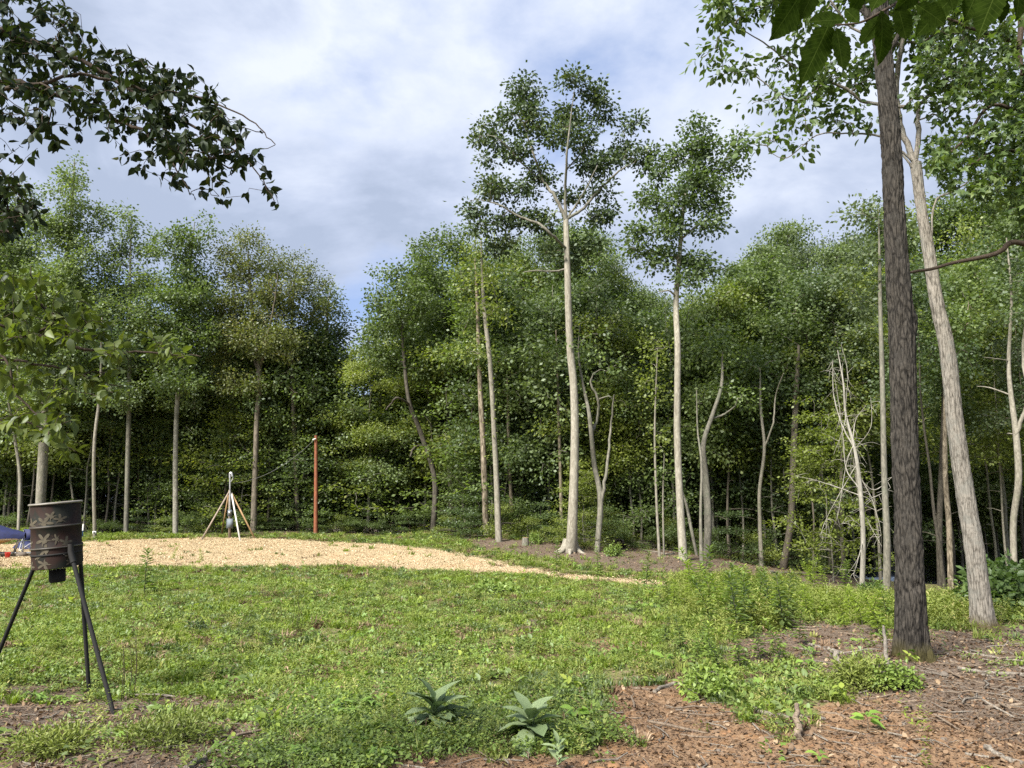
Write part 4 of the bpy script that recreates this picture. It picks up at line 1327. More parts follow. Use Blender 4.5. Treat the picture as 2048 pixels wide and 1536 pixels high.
def place(var, px, d, top=None, h=None, name="woodland_tree", label="", cat="tree", group=None, r=random):
    tm, cm, H = var
    x = (px - 1024) / F * d * 1.0
    zg = z1(x, d)
    if top is not None:
        h = W(px, top, d)[2] - zg
    s = h / H
    root = thing(name, label, cat, (x, d, zg), r.uniform(0, 6.28), group)
    sx = s if s > 0.75 else (s + 0.75) / 2
    nw = 0.78 if name == "canopy_tree" and d < 60 else 1.0
    root.scale = (sx * nw * r.uniform(0.85, 1.2), sx * nw * r.uniform(0.85, 1.2), s)
    if label.startswith("~"):
        PEND.append((root, label[1:], px, d, h))
    for n_, me in (("trunk", tm), ("crown", cm)):
        o = bpy.data.objects.new(n_, me)
        COL.objects.link(o)
        o.parent = root
    return root


random.seed(5)
SKY_LINE = [(-150, 420), (0, 470), (100, 520), (200, 600), (300, 620), (400, 600), (500, 600), (600, 640), (670, 720), (705, 790), (735, 740), (780, 640), (850, 560), (930, 500), (1000, 490), (1100, 470), (1180, 455), (1225, 490), (1245, 560), (1300, 585), (1340, 600), (1400, 590), (1450, 580), (1500, 530),
            (1560, 460), (1600, 445), (1650, 480), (1700, 480), (1760, 450), (1850, 430), (1950, 400), (2048, 400), (2200, 380)]
slx, sly = zip(*SKY_LINE)


def skyl(px):
    return float(np.interp(px, slx, sly))


# second row: canopy trees just behind the named ones
ROW2 = [(-110, 47, 0, 0), (-20, 50, 20, 1), (110, 50, 30, 0), (205, 51, 20, 3), (300, 50, 40, 2), (410, 51, 40, 0), (470, 50, 60, 2), (560, 52, 50, 4), (640, 53, 60, 3), (765, 50, 30, 0), (820, 49, 10, 5), (860, 51, 0, 2), (925, 47, 0, 5), (985, 48, 0, 4), (1040, 46, 10, 0), (1090, 44, 10, 5), (1150, 46, 5, 2), (1195, 43, 0, 0), (1225, 48, 20, 3),
        (1285, 45, 10, 5), (1335, 46, 10, 4), (1385, 44, 10, 0), (1430, 42, 15, 4), (1475, 46, 10, 5), (1510, 50, 5, 1), (1545, 52, 10, 1), (1590, 56, 0, 1), (1640, 52, 10, 3), (1690, 49, 10, 1), (1735, 55, 10, 3), (1800, 78, 10, 0), (1850, 80, 5, 4), (1910, 82, 10, 0), (1980, 80, 10, 5), (2050, 84, 0, 2), (2120, 78, 0, 0), (2000, 44, 60, 4), (2090, 40, 20, 0), (2160, 36, 0, 5)]
WORDS2 = {0: "mid green", 1: "pale airy", 2: "dark leaved", 3: "grey green", 4: "yellow green", 5: "dense bushy"}
for px, d, dy, v in ROW2:
    where = "behind the pad on the left" if px < 680 else "behind the vine trunk" if px < 1080 else "behind the oak and poplar" if px < 1440 else "behind the bare snag" if px < 1780 else "beyond the road on the right"
    place(CAN[v], px, d, top=skyl(px) + dy, name="canopy_tree", label=f"~{WORDS2[v]} canopy tree", group=f"{WORDS2[v]} canopy trees {where}")
# third row, deep and higher density to close the wood
rr3 = random.Random(9)
for k in range(60):
    px = -180 + k * 2420 / 59 + rr3.uniform(-14, 14)
    d = rr3.uniform(56, 76) if px < 1640 else rr3.uniform(84, 100)
    dy = rr3.uniform(100, 220) if abs(px - 705) > 45 else rr3.uniform(20, 50)
    place(CAN[rr3.choice([0, 2, 3, 5, 5, 4])], px, d, top=skyl(px) + dy, name="canopy_tree", label="~deep woodland tree", group="trees deep in the wood", r=rr3)
for k in range(34):
    px = -200 + k * 2450 / 33 + rr3.uniform(-20, 20)
    d = rr3.uniform(100, 120)
    place(CAN[rr3.choice([0, 1, 4])], px, d, top=min(skyl(px) + 110, 760 + rr3.uniform(-10, 30)), name="canopy_tree", label="~far tree beyond the wood", group="far trees beyond the wood", r=rr3)
# understory with layered sprays
rr4 = random.Random(21)
for k in range(86):
    px = -140 + k * 2330 / 85 + rr4.uniform(-16, 16)
    d = rr4.uniform(47, 54) if px < 930 else rr4.uniform(40, 50) if px < 1600 else rr4.uniform(66, 74)
    v = rr4.choice([0, 0, 1, 1, 2, 3, 3, 4])
    hh = rr4.uniform(6, 12.5) if px < 1600 else rr4.uniform(8, 14)
    if 1420 < px < 1650:
        d = max(d, 43)
    nm_ = ["mid green layered", "dark layered", "yellow green layered", "mid green bushy", "dark bushy"][v]
    where = "at the wood edge behind the pad" if px < 930 else "between the trunks right of the oak" if px < 1650 else "beyond the road"
    place(UND[v], px, d, h=hh, name="understory_tree", label=f"~{nm_} understory tree", group=f"{nm_} understory {where}", r=rr4)
for k in range(70):
    px = -140 + k * 2330 / 69 + rr4.uniform(-16, 16)
    d = rr4.uniform(52, 60) if px < 1640 else rr4.uniform(74, 82)
    place(UND[rr4.choice([1, 4, 0, 3])], px, d, h=rr4.uniform(8, 13), name="understory_tree", label="~shaded understory tree deep in the wood", group="understory deep in the wood", r=rr4)
for k in range(64):
    px = -100 + k * 2200 / 63 + rr4.uniform(-15, 15)
    d = rr4.uniform(44.5, 50) if px < 930 else rr4.uniform(40, 47) if px < 1650 else rr4.uniform(34, 52)
    if 690 < px < 745:
        continue
    v = rr4.choice([0, 1, 1, 2, 3])
    top_ = max(skyl(px) + 30, 540) + rr4.uniform(0, 110)
    place(POLEV[v], px, d, top=top_, name="slender_tree", label=f"~{['grey', 'dark', 'pale', 'brown'][v]} slender trunked tree", group=f"{['grey', 'dark', 'pale', 'brown'][v]} slender trunks in the wood edge", r=rr4)
for k in range(52):
    px = -120 + k * 2240 / 51 + rr4.uniform(-18, 18)
    if 440 < px < 490 or 675 < px < 740:
        continue
    d = rr4.uniform(46, 49) if px < 930 else rr4.uniform(39.5, 43) if px < 1640 else rr4.uniform(52, 64)
    v = rr4.choice([0, 1, 2, 2, 3, 1, 0])
    place(MIDV[v], px, d, h=rr4.uniform(10, 14.5) if px < 1640 else rr4.uniform(12, 17), name="woodland_tree", label=f"~{['pale green', 'pointed green', 'fresh green', 'yellowish'][v]} mid height tree", group=f"{['pale green', 'pointed green', 'fresh green', 'yellowish'][v]} mid height trees", r=rr4)
# special front sprays
place(UND[2], 490, 46.0, h=8.2, name="beech_sapling", label="yellow green beech sapling spreading above the meter mast", r=rr4)
place(UND[0], 600, 46.5, h=6.8, name="beech_sapling", label="low layered sapling between the meter mast and the orange pole", r=rr4)
place(UND[0], 770, 47, h=7, name="young_tree", label="leaning bright green young tree left of the bent trunk", r=rr4)
place(CAN[4], 740, 46, h=11.5, name="young_tree", label="yellow green tree filling the foot of the sky gap", r=rr4)
place(CAN[4], 850, 46.5, h=10.5, name="young_tree", label="yellow leaved tree glowing behind the bent dark trunk", r=rr4)
place(UND[2], 1165, 34.5, h=3.4, name="young_tree", label="small yellow sapling just right of the oak foot", r=rr4)
place(UND[2], 1560, 44, h=8, name="young_tree", label="yellow green young tree behind the brown trunk", r=rr4)
place(UND[2], 1650, 34, h=7.2, name="young_tree", label="airy light sapling tangled with the bare snag", r=rr4)
# shrubs along the edge of the wood
for k in range(72):
    px = -60 + k * 1690 / 71 + rr4.uniform(-10, 10)
    d = rr4.uniform(43.6, 46) if px < 900 else rr4.uniform(37.5, 42)
    if 390 < px < 530:
        d = 44.5
    v = rr4.choice([0, 0, 1, 2])
    where = "along the back of the pad" if px < 680 else "below the bent dark trunk" if px < 930 else "under the trees right of centre"
    place(SHR[v], px, d, h=rr4.uniform(0.7, 1.9) * (0.7 if px < 700 else 1), name="shrub", label=f"~{['green', 'dark', 'yellowish'][v]} low shrub", cat="shrub", group=f"{['green', 'dark', 'yellowish'][v]} shrubs {where}", r=rr4)
for px, d, h in [(1000, 37.5, 1.5), (1055, 37, 1.0), (1160, 35, 0.8), (1090, 36.5, 0.7)]:
    place(SHR[2], px, d, h=h, name="shrub", label="yellowish shrub at the foot of the pale trunks left of the oak", cat="shrub", group="shrubs at the pale trunks", r=rr4)

# ------------------------------------------------------------------ near overhanging trees with countable leaves


def px_limb(path, d0, base):
    P, R = [], []
    for (px, py, dd, wd) in path:
        P.append(W(px, py, dd))
        R.append(wd / 2 / F * dd)
    return np.array(P) - base, np.array(R)


def hanging_tree(name, label, root_xy, trunk_top, limbs, poly_list, ntips, d, dspread, leafmat, leaf_len, per, droop, seed, bark="twig", trunk_r=0.12, tmpl=OVATE, sig=0.05, up=0.5, limit=300, extra_blobs=None):
    r = np.random.default_rng(seed)
    base = np.array((root_xy[0], root_xy[1], z1(*root_xy)))
    root = thing(name, label, "tree", base)
    tb = MB()
    top = np.array(trunk_top) - base
    TP = smooth_path([(0, 0, -0.15), top * 0.35 + np.array((0.05, 0, 0)), top * 0.7 + np.array((-0.05, 0.05, 0)), top], 8)
    trunk_mesh(tb, TP, np.linspace(trunk_r * 1.2, trunk_r * 0.5, len(TP)), 14, True, 0.04, r)
    tb.obj("trunk", BARK["brown"], root, True)
    seeds, sr = [], []
    for lb in limbs:
        LP, LR = px_limb(lb, d, base)
        # tie the limb to the trunk
        while len(LP) > 2 and np.min(np.linalg.norm(TP[:, :2] - LP[0, :2], axis=1)) < 1.0:
            LP, LR = LP[1:], LR[1:]
        zt_ = LP[0, 2] - 0.35 * np.linalg.norm(LP[0, :2] - TP[-1, :2])
        k = int(np.argmin(np.abs(TP[:, 2] - zt_)))
        LP = np.vstack([TP[k], LP])
        LR = np.r_[LR[0] * 1.3, LR]
        LQ = smooth_path(np.c_[LP, LR], 6)
        LQ[:, 3] = np.maximum(LQ[:, 3], 0.0025)
        lm = MB()
        lm.tube(LQ[:, :3] + r.normal(size=(len(LQ), 3)) * 0.006, LQ[:, 3], 8)
        lm.obj("limb", BARK[bark], root, True)
        seeds.append(LQ[:, :3])
        sr.append(LQ[:, 3])
    seeds = np.vstack(seeds)
    sr = np.concatenate(sr)
    pts = []
    for poly, nt in zip(poly_list, ntips):
        pa = np.array(poly, float)
        c = 0
        while c < nt:
            q_ = r.uniform(pa.min(0), pa.max(0), (400, 2))
            q_ = q_[inpoly(q_[:, 0], q_[:, 1], poly)][: nt - c]
            for (a, b) in q_:
                pts.append(W(a, b, d + r.normal() * dspread))
            c += len(q_)
    tips = np.array(pts) - base
    twb = MB()
    ends = []
    for P_, rd in grow(seeds, sr, tips, 0.0016, r, 0.07):
        twb.tube(P_, rd, 4, False)
        ends.append(P_)
    tag(twb.obj("twigs", BARK[bark], root, True), kind="stuff")
    meshes = leaf_meshes(tmpl, LEAF[leafmat], 7, "leaf", r)
    rest = MB()
    n = 0
    fsz = 0
    spots = []
    for P_ in ends:
        for k in range(per):
            f = r.uniform(0.25, 1.0) if k else 1.0
            a = P_[0] * (1 - f) + P_[-1] * f if f < 0.999 else P_[-1]
            j_ = min(int(f * 3), 2)
            g_ = f * 3 - j_
            a = P_[j_] * (1 - g_) + P_[min(j_ + 1, 3)] * g_
            dv = P_[-1] - P_[0]
            dv = dv / (np.linalg.norm(dv) + 1e-6)
            spots.append((a, dv))
    r.shuffle(spots)
    for a, dv in spots:
        side = r.normal(size=3) * 0.8
        A = dv * 0.35 + side
        A[2] -= droop
        A /= np.linalg.norm(A)
        Nn = r.normal(size=3) * 0.65 + np.array((0, 0, up))
        s_ = leaf_len * r.uniform(0.65, 1.2)
        p = a + A * 0.012
        if n < limit:
            A_, N_ = Vector(A), Vector(Nn)
            B_ = N_.cross(A_).normalized()
            N_ = A_.cross(B_)
            M = Matrix((A_ * s_, B_ * s_, N_ * s_)).transposed().to_4x4()
            M.translation = Vector(p)
            o = bpy.data.objects.new("leaf", meshes[n % 7])
            COL.objects.link(o)
            o.parent = root
            o.matrix_basis = M
        else:
            tv = tmpl[0].copy()
            tv[:, 2] += -r.uniform(0.05, 0.35) * tv[:, 0] ** 2 + r.uniform(-.1, .3) * np.abs(tv[:, 1])
            rest.leaves(p[None], A[None], Nn[None], np.array([s_]), (tv, tmpl[1]), np.array([r.uniform(0, 1)]))
        n += 1
    if rest.n:
        tag(rest.obj("foliage", LEAF[leafmat], root, True), kind="stuff")
    return root


ULP = [[(-80, -80), (110, -20), (180, 40), (215, 85), (270, 80), (330, 130), (400, 145), (460, 200), (515, 200), (500, 235), (555, 270), (562, 330), (545, 350), (570, 425), (540, 410), (505, 350), (478, 380), (432, 425), (415, 370), (385, 400), (335, 385), (310, 330), (262, 350), (232, 300), (150, 270), (100, 300), (60, 300), (30, 360), (-80, 420)],
       [(-80, -80), (100, -40), (170, 60), (300, 130), (380, 230), (340, 300), (200, 240), (60, 180), (-80, 200)], [(250, 130), (420, 170), (480, 300), (380, 350), (300, 280)],
       [(-60, 380), (40, 350), (70, 400), (90, 450), (30, 470), (-60, 520)]]
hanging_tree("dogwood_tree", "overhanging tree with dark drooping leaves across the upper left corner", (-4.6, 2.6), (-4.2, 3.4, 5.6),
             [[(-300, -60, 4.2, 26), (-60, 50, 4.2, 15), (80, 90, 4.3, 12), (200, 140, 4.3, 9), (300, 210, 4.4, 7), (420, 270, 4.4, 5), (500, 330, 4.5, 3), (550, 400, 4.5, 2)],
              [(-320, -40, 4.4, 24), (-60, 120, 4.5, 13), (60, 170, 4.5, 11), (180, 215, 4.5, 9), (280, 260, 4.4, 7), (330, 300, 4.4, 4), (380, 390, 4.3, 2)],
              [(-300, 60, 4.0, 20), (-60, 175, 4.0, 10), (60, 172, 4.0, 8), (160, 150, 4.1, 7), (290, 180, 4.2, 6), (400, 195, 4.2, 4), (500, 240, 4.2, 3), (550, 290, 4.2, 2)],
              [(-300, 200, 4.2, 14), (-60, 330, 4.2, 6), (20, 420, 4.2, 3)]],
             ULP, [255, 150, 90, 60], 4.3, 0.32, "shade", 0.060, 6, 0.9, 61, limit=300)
LLP = [[(-80, 500), (40, 540), (100, 560), (190, 600), (200, 640), (260, 655), (340, 680), (410, 705), (380, 735), (300, 720), (240, 745), (250, 790), (200, 800), (150, 790), (80, 780), (-80, 800)],
       [(-60, 560), (80, 590), (180, 640), (150, 700), (20, 690), (-60, 700)], [(80, 790), (150, 830), (140, 870), (100, 880), (60, 830)], [(-40, 830), (60, 840), (140, 895), (180, 918), (150, 912), (60, 860), (-40, 870)]]
hanging_tree("dogwood_tree", "lower branch with yellow green leaves reaching in from the left edge", (-4.9, 3.3), (-4.4, 4.4, 3.4),
             [[(-300, 520, 4.6, 22), (-60, 655, 4.6, 9), (60, 668, 4.6, 8), (140, 690, 4.6, 7), (220, 704, 4.6, 5), (300, 706, 4.6, 4), (400, 712, 4.6, 2)],
              [(-300, 640, 4.8, 16), (-60, 728, 4.8, 6), (80, 728, 4.8, 5), (150, 745, 4.8, 4), (240, 775, 4.8, 2)],
              [(-300, 560, 4.4, 16), (-60, 700, 4.4, 6), (40, 800, 4.4, 4), (110, 850, 4.4, 2)],
              [(-300, 740, 4.8, 14), (-60, 850, 4.8, 5), (60, 846, 4.8, 4), (140, 895, 4.8, 2)],
              [(60, 668, 4.6, 6), (75, 600, 4.6, 4), (60, 530, 4.6, 2)]],
             LLP, [150, 55, 22, 22], 4.6, 0.28, "lowb", 0.076, 5, 0.4, 62, up=1.2, limit=300)
RMP = [[(1850, 330), (1900, 300), (1960, 240), (2048, 200), (2150, 150), (2150, 470), (2048, 440), (1990, 430), (1940, 400), (1880, 390)],
       [(1780, -60), (2150, -60), (2150, 260), (2000, 240), (1960, 200), (1880, 190), (1830, 120)], [(1920, 250), (2150, 230), (2150, 420), (1950, 390)], [(1840, 280), (1900, 262), (1930, 320), (1880, 350)]]
hanging_tree("maple_tree", "star leaved maple crown hanging in from the upper right edge", (9.6, 11.6), (9.4, 11.8, 11.0),
             [[(2300, 200, 11.6, 20), (2100, 220, 11.6, 12), (2000, 210, 11.5, 8), (1930, 280, 11.4, 5), (1870, 330, 11.4, 2)], [(2300, 300, 11.4, 18), (2120, 290, 11.4, 10), (2020, 300, 11.4, 7), (1940, 330, 11.4, 3)],
              [(2300, 80, 11.8, 20), (2100, 90, 11.8, 12), (1980, 70, 11.8, 8), (1880, 30, 11.8, 4)], [(2300, 480, 11.2, 16), (2048, 488, 11.2, 12), (1990, 508, 11.2, 10), (1900, 528, 11.2, 7), (1830, 543, 11.2, 6), (1775, 540, 11.2, 4)], [(2200, 20, 11.0, 24), (2060, -40, 11, 20), (2040, 80, 11, 12), (2046, 150, 11, 10)]],
             RMP, [250, 260, 120, 30], 11.5, 0.6, "hick", 0.15, 7, 0.35, 63, trunk_r=0.2, tmpl=STAR, up=0.9)
# large serrated leaves close to the lens at the top right: a hickory sapling twig
r = np.random.default_rng(77)
_hv, _hf = [(0, 0, 0)], []
_us = list(np.linspace(0.05, 0.96, 27))
_wd = list(np.interp(_us, [0.0, 0.06, 0.16, 0.28, 0.40, 0.52, 0.64, 0.75, 0.85, 0.93, 1.0], [0.0, 0.06, 0.15, 0.22, 0.255, 0.27, 0.26, 0.215, 0.15, 0.085, 0.0]))
for k, (u_, w_) in enumerate(zip(_us, _wd)):
    s_ = 1.0 + 0.045 * (-1) ** k
    _hv += [(u_, w_ * s_, 0.03 - 0.06 * u_), (u_, 0, -0.07 * u_ * u_), (u_, -w_ * s_, 0.03 - 0.06 * u_)]
_hv.append((1.0, 0, -0.10))
for k in range(len(_us) - 1):
    a_ = 1 + 3 * k
    _hf += [(a_, a_ + 3, a_ + 4, a_ + 1), (a_ + 1, a_ + 4, a_ + 5, a_ + 2)]
_hq = np.array(_hf)
_last = 1 + 3 * (len(_us) - 1)
_ht = np.array([(0, 1, 2), (0, 2, 3), (_last, len(_hv) - 1, _last + 1), (_last + 1, len(_hv) - 1, _last + 2)])
HB = (4.6, -0.6)
hbase = np.array((*HB, z1(*HB)))
hroot = thing("hickory_sapling", "big toothed leaves hanging close to the lens at the top right", "tree", hbase)
tb = MB()
ht = W(2500, -400, 2.0) - hbase
TP = smooth_path([(0, 0, -0.1), ht * 0.5 + np.array((0.1, 0, 0)), ht, ht + np.array((0.05, 0.1, 0.8))], 8)
tb.tube(TP, np.linspace(0.035, 0.015, len(TP)), 10)
tb.obj("trunk", BARK["brown"], hroot, True)
tw = MB()
main_t = smooth_path(np.array([ht, W(2300, -140, 2.0) - hbase, W(2000, -60, 2.0) - hbase, W(1830, -10, 1.95) - hbase, W(1770, 20, 1.9) - hbase, W(1720, 45, 1.9) - hbase, W(1670, 50, 1.9) - hbase]), 6)
tw.tube(main_t, np.linspace(0.008, 0.0022, len(main_t)), 8)
for a_, b_ in (((1830, -10), (1850, 30)), ((2000, -60), (1990, -10))):
    tw.tube(np.array([W(*a_, 1.96) - hbase, W(*b_, 1.96) - hbase]), [0.003, 0.002], 6)
tw.obj("twig", BARK["twig"], hroot, True)
def big_leaf_mat():
    m, t = new_mat("big_toothed_leaf")
    o = N(t, "ShaderNodeOutputMaterial")
    sp = N(t, "ShaderNodeSeparateXYZ")
    L(t, N(t, "ShaderNodeTexCoord").outputs["Object"], sp.inputs[0])
    av = mathn(t, "ABSOLUTE", sp.outputs[1])
    ph = mathn(t, "FRACT", mathn(t, "MULTIPLY", mathn(t, "SUBTRACT", sp.outputs[0], mathn(t, "MULTIPLY", av, 0.75)), 13.0))
    vein = mathn(t, "LESS_THAN", mathn(t, "ABSOLUTE", mathn(t, "SUBTRACT", ph, 0.5)), 0.07)
    mid = mathn(t, "LESS_THAN", av, 0.008)
    vv = mathn(t, "MAXIMUM", mathn(t, "MULTIPLY", vein, 0.45), mid)
    nz = noise(t, N(t, "ShaderNodeTexCoord").outputs["Object"], 7, 4)
    base = ramp(t, nz, [(0.3, (0.012, 0.022, 0.004)), (0.7, (0.030, 0.050, 0.008))])
    col = mixc(t, vv, base, (0.055, 0.08, 0.018))
    d = N(t, "ShaderNodeBsdfDiffuse")
    L(t, col, d.inputs[0])
    tr = N(t, "ShaderNodeBsdfTranslucent")
    L(t, mixc(t, 1.0, col, (1.3, 1.5, 0.45), "MULTIPLY"), tr.inputs[0])
    mx = N(t, "ShaderNodeMixShader")
    mx.inputs[0].default_value = 0.5
    L(t, d.outputs[0], mx.inputs[1])
    L(t, tr.outputs[0], mx.inputs[2])
    bp = N(t, "ShaderNodeBump")
    bp.inputs["Strength"].default_value = 0.5
    bp.inputs["Distance"].default_value = 0.004
    L(t, vv, bp.inputs["Height"])
    L(t, bp.outputs[0], d.inputs["Normal"])
    L(t, mx.outputs[0], o.inputs[0])
    return m


M_BIGLEAF = big_leaf_mat()
hm = []
for k in range(4):
    hv = np.array(_hv, float)
    hv[:, 1] *= 1 + 0.07 * r.normal(size=len(hv)) * (np.abs(hv[:, 1]) > 0.01)
    hv[:, 2] += -0.12 * (k % 3) * hv[:, 0] ** 2 + 0.15 * np.abs(hv[:, 1])
    hm.append(mk_mesh("leaf", hv, [_ht, _hq], [M_BIGLEAF], None, {"leafvar": np.full(len(hv), 0.15 + 0.15 * k)}))
BL = [((1608, -22), (1545, 78)), ((1632, -30), (1606, 36)), ((1660, 45), (1612, 150)), ((1672, 55), (1690, 140)), ((1690, 40), (1620, 40)), ((1765, 30), (1722, 84)), ((1760, 20), (1780, 118)), ((1795, 10), (1815, 80)), ((1690, 18), (1718, 44)),
      ((1830, 8), (1895, 45)), ((1900, 0), (1838, 62)), ((1925, -18), (1870, 30)), ((1960, -30), (1932, 40)), ((1985, -30), (2012, 36)), ((2010, -50), (1960, 40)), ((1850, -30), (1790, 20)), ((1730, -30), (1700, 30)), ((1780, -40), (1745, 10)), ((2030, -60), (2060, 20)), ((1890, -40), (1910, 20)),
      ((1745, 30), (1770, 100))]
for k, ((ax, ay), (bx, by)) in enumerate(BL):
    dd = 1.9 + r.uniform(-0.06, 0.10)
    a_ = W(ax, ay, dd) - hbase
    b_ = W(bx, by, dd + r.uniform(-0.03, 0.03)) - hbase
    A = Vector(b_ - a_)
    s_ = A.length
    A.normalize()
    Nn = Vector((r.normal() * 0.35, -1, r.normal() * 0.3))
    B = Nn.cross(A).normalized()
    Nn = A.cross(B)
    ww = 1.0 if s_ < 0.16 else 0.85
    M = Matrix((A * s_, B * s_ * 0.98 * ww, Nn * s_)).transposed().to_4x4()
    M.translation = Vector(a_)
    o = bpy.data.objects.new("leaf", hm[k % 4])
    COL.objects.link(o)
    o.parent = hroot
    o.matrix_basis = M

# ------------------------------------------------------------------ ground cover scatter (stuff)
_gn = {}


def gn_group(coll):
    ng = bpy.data.node_groups.new("scatter_" + coll.name, "GeometryNodeTree")
    ng.interface.new_socket("Geometry", in_out="INPUT", socket_type="NodeSocketGeometry")
    ng.interface.new_socket("Geometry", in_out="OUTPUT", socket_type="NodeSocketGeometry")
    gi, go_ = ng.nodes.new("NodeGroupInput"), ng.nodes.new("NodeGroupOutput")
    iop = ng.nodes.new("GeometryNodeInstanceOnPoints")
    ci = ng.nodes.new("GeometryNodeCollectionInfo")
    ci.inputs["Collection"].default_value = coll
    ci.inputs["Separate Children"].default_value = True
    ci.inputs["Reset Children"].default_value = True

    def na(nm, ty):
        n = ng.nodes.new("GeometryNodeInputNamedAttribute")
        n.data_type = ty
        n.inputs[0].default_value = nm
        return n.outputs[0]
    e = ng.nodes.new("FunctionNodeEulerToRotation")
    ng.links.new(na("rot", "FLOAT_VECTOR"), e.inputs[0])
    ng.links.new(gi.outputs[0], iop.inputs["Points"])
    ng.links.new(ci.outputs[0], iop.inputs["Instance"])
    iop.inputs["Pick Instance"].default_value = True
    ng.links.new(na("idx", "INT"), iop.inputs["Instance Index"])
    ng.links.new(e.outputs[0], iop.inputs["Rotation"])
    ng.links.new(na("scl", "FLOAT"), iop.inputs["Scale"])
    ng.links.new(iop.outputs[0], go_.inputs[0])
    return ng


def scatter(name, meshes, P, scl, r, tilt=0.15, label=None, rot=None, idx=None):
    coll = bpy.data.collections.new(name + "_kinds")
    for k, me in enumerate(meshes):
        coll.objects.link(bpy.data.objects.new(name + "_kind", me))
    n = len(P)
    me = bpy.data.meshes.new(name)
    me.vertices.add(n)
    me.vertices.foreach_set("co", np.asarray(P, np.float32).ravel())
    rt = np.c_[r.normal(size=n) * tilt, r.normal(size=n) * tilt, r.uniform(0, 6.283, n)] if rot is None else rot
    a = me.attributes.new("rot", "FLOAT_VECTOR", "POINT")
    a.data.foreach_set("vector", np.asarray(rt, np.float32).ravel())
    a = me.attributes.new("scl", "FLOAT", "POINT")
    a.data.foreach_set("value", np.asarray(scl, np.float32))
    a = me.attributes.new("idx", "INT", "POINT")
    a.data.foreach_set("value", (r.integers(0, len(meshes), n) if idx is None else idx).astype(np.int32))
    o = bpy.data.objects.new(name, me)
    COL.objects.link(o)
    md = o.modifiers.new("scatter", "NODES")
    md.node_group = gn_group(coll)
    tag(o, label, None, None, "stuff")
    return o


def sample(n, r, dmin=5.6, dmax=46, p=1.35, wid=0.80):
    """ground points, density per m2 falling as d^-p"""
    u = r.uniform(0, 1, n)
    e = 2 - p
    d = (dmin ** e + u * (dmax ** e - dmin ** e)) ** (1 / e)
    x = r.uniform(-wid, wid, n) * d
    k = (d < 24) | (x < 0.36 * d)     # far right left free of scatter so the car and road show
    x, d = x[k], d[k]
    return np.c_[x, d, Z(x, d)]


def grass_tuft(r, n=26, h=0.10, spread=0.07, lean=0.55, w=0.006, mat="grass"):
    m = MB()
    for k in range(n):
        a = r.uniform(0, 6.28)
        b = np.array((math.cos(a), math.sin(a), 0)) * spread * r.uniform(0, 1)
        dr = np.array((math.cos(a + r.normal() * 0.8), math.sin(a + r.normal() * 0.8), 0)) * lean * r.uniform(0.2, 1.2)
        hh = h * r.uniform(0.5, 1.25)
        wv = np.array((-dr[1], dr[0], 0))
        wv = wv / (np.linalg.norm(wv) + 1e-6) * w * r.uniform(0.7, 1.4)
        m1 = b + dr * hh * 0.4 + np.array((0, 0, hh * 0.6))
        t_ = b + dr * hh * 1.1 + np.array((0, 0, hh * (0.95 - 0.25 * np.linalg.norm(dr))))
        V = [b - wv, b + wv, m1 + wv * 0.9, m1 - wv * 0.9, t_]
        v = r.uniform(0, 1)
        m.add(V, [(0, 1, 2), (0, 2, 3), (3, 2, 4)], np.full(5, v))
    return m.mesh("grass_tuft", [LEAF[mat]])


def weed_clump(r, n=22, h=0.09, spread=0.10, size=0.035, mat="clover", tmpl=OVATE):
    m = MB()
    a = r.uniform(0, 6.28, n)
    rad = spread * np.sqrt(r.uniform(0, 1, n))
    hh = h * r.uniform(0.3, 1.1, n) * (1 - 0.35 * rad / spread)
    C = np.c_[rad * np.cos(a), rad * np.sin(a), hh]
    A = np.c_[np.cos(a), np.sin(a), r.uniform(-0.3, 0.5, n)] + r.normal(size=(n, 3)) * 0.5
    Nn = r.normal(size=(n, 3)) * 0.4 + np.array((0, 0, 1.3))
    m.leaves(C, A, Nn, size * r.uniform(0.6, 1.3, n), tmpl, r.uniform(0, 1, n))
    return m.mesh("weed_clump", [LEAF[mat]])


def feather_clump(r, n=5, h=0.16, mat="grass"):
    """small upright herb stems with narrow leaves"""
    m = MB()
    for k in range(n):
        b = np.array((*r.normal(size=2) * 0.05, 0))
        ln = np.array((*r.normal(size=2) * 0.2, 1.0))
        hh = h * r.uniform(0.5, 1.2)
        q_ = 11
        f = np.linspace(0.15, 1, q_)[:, None]
        C = b + ln * hh * f
        a = np.arange(q_) * 2.4 + r.uniform(0, 6)
        A = np.c_[np.cos(a), np.sin(a), 0.5 + r.normal(size=q_) * 0.4]
        m.leaves(C, A, np.c_[-np.cos(a) * .5, -np.sin(a) * .5, np.ones(q_)], 0.05 * (1.2 - 0.6 * f[:, 0]) * r.uniform(0.8, 1.3, q_), LONG, r.uniform(0, 1, q_))
    return m.mesh("herb_clump", [LEAF[mat]])


r = np.random.default_rng(5)
P = sample(60000, r)
soil, lit, pad = mask("soil", P), mask("litter", P), mask("pad", P, 0.55)
cover = 1 - np.clip(soil * 1.0 + lit * 0.99 + pad * 1.5, 0, 1)
patch = fbm(P[:, 0] * 0.9, P[:, 1] * 0.9, 77)
bare = np.clip((fbm(P[:, 0] * 2.0, P[:, 1] * 2.0, 78) - 0.36) / 0.12, 0, 1)
fore = np.clip((43.5 - P[:, 1]) / 1.5, 0, 1) * ((P[:, 1] < 32) | (P[:, 0] < 0.38 * P[:, 1]))
wedge = np.clip((P[:, 1] - 25) / 6, 0, 1) * np.clip((P[:, 0] - 2) / 4, 0, 1)
ok = r.uniform(0, 1, len(P)) < cover * (0.10 + 0.90 * bare) * fore
ok |= (pad > 0.5) & (r.uniform(0, 1, len(P)) < 0.05 * (fbm(P[:, 0] * 1.1, P[:, 1] * 1.1, 210) > 0.52))
Pg = P[ok]
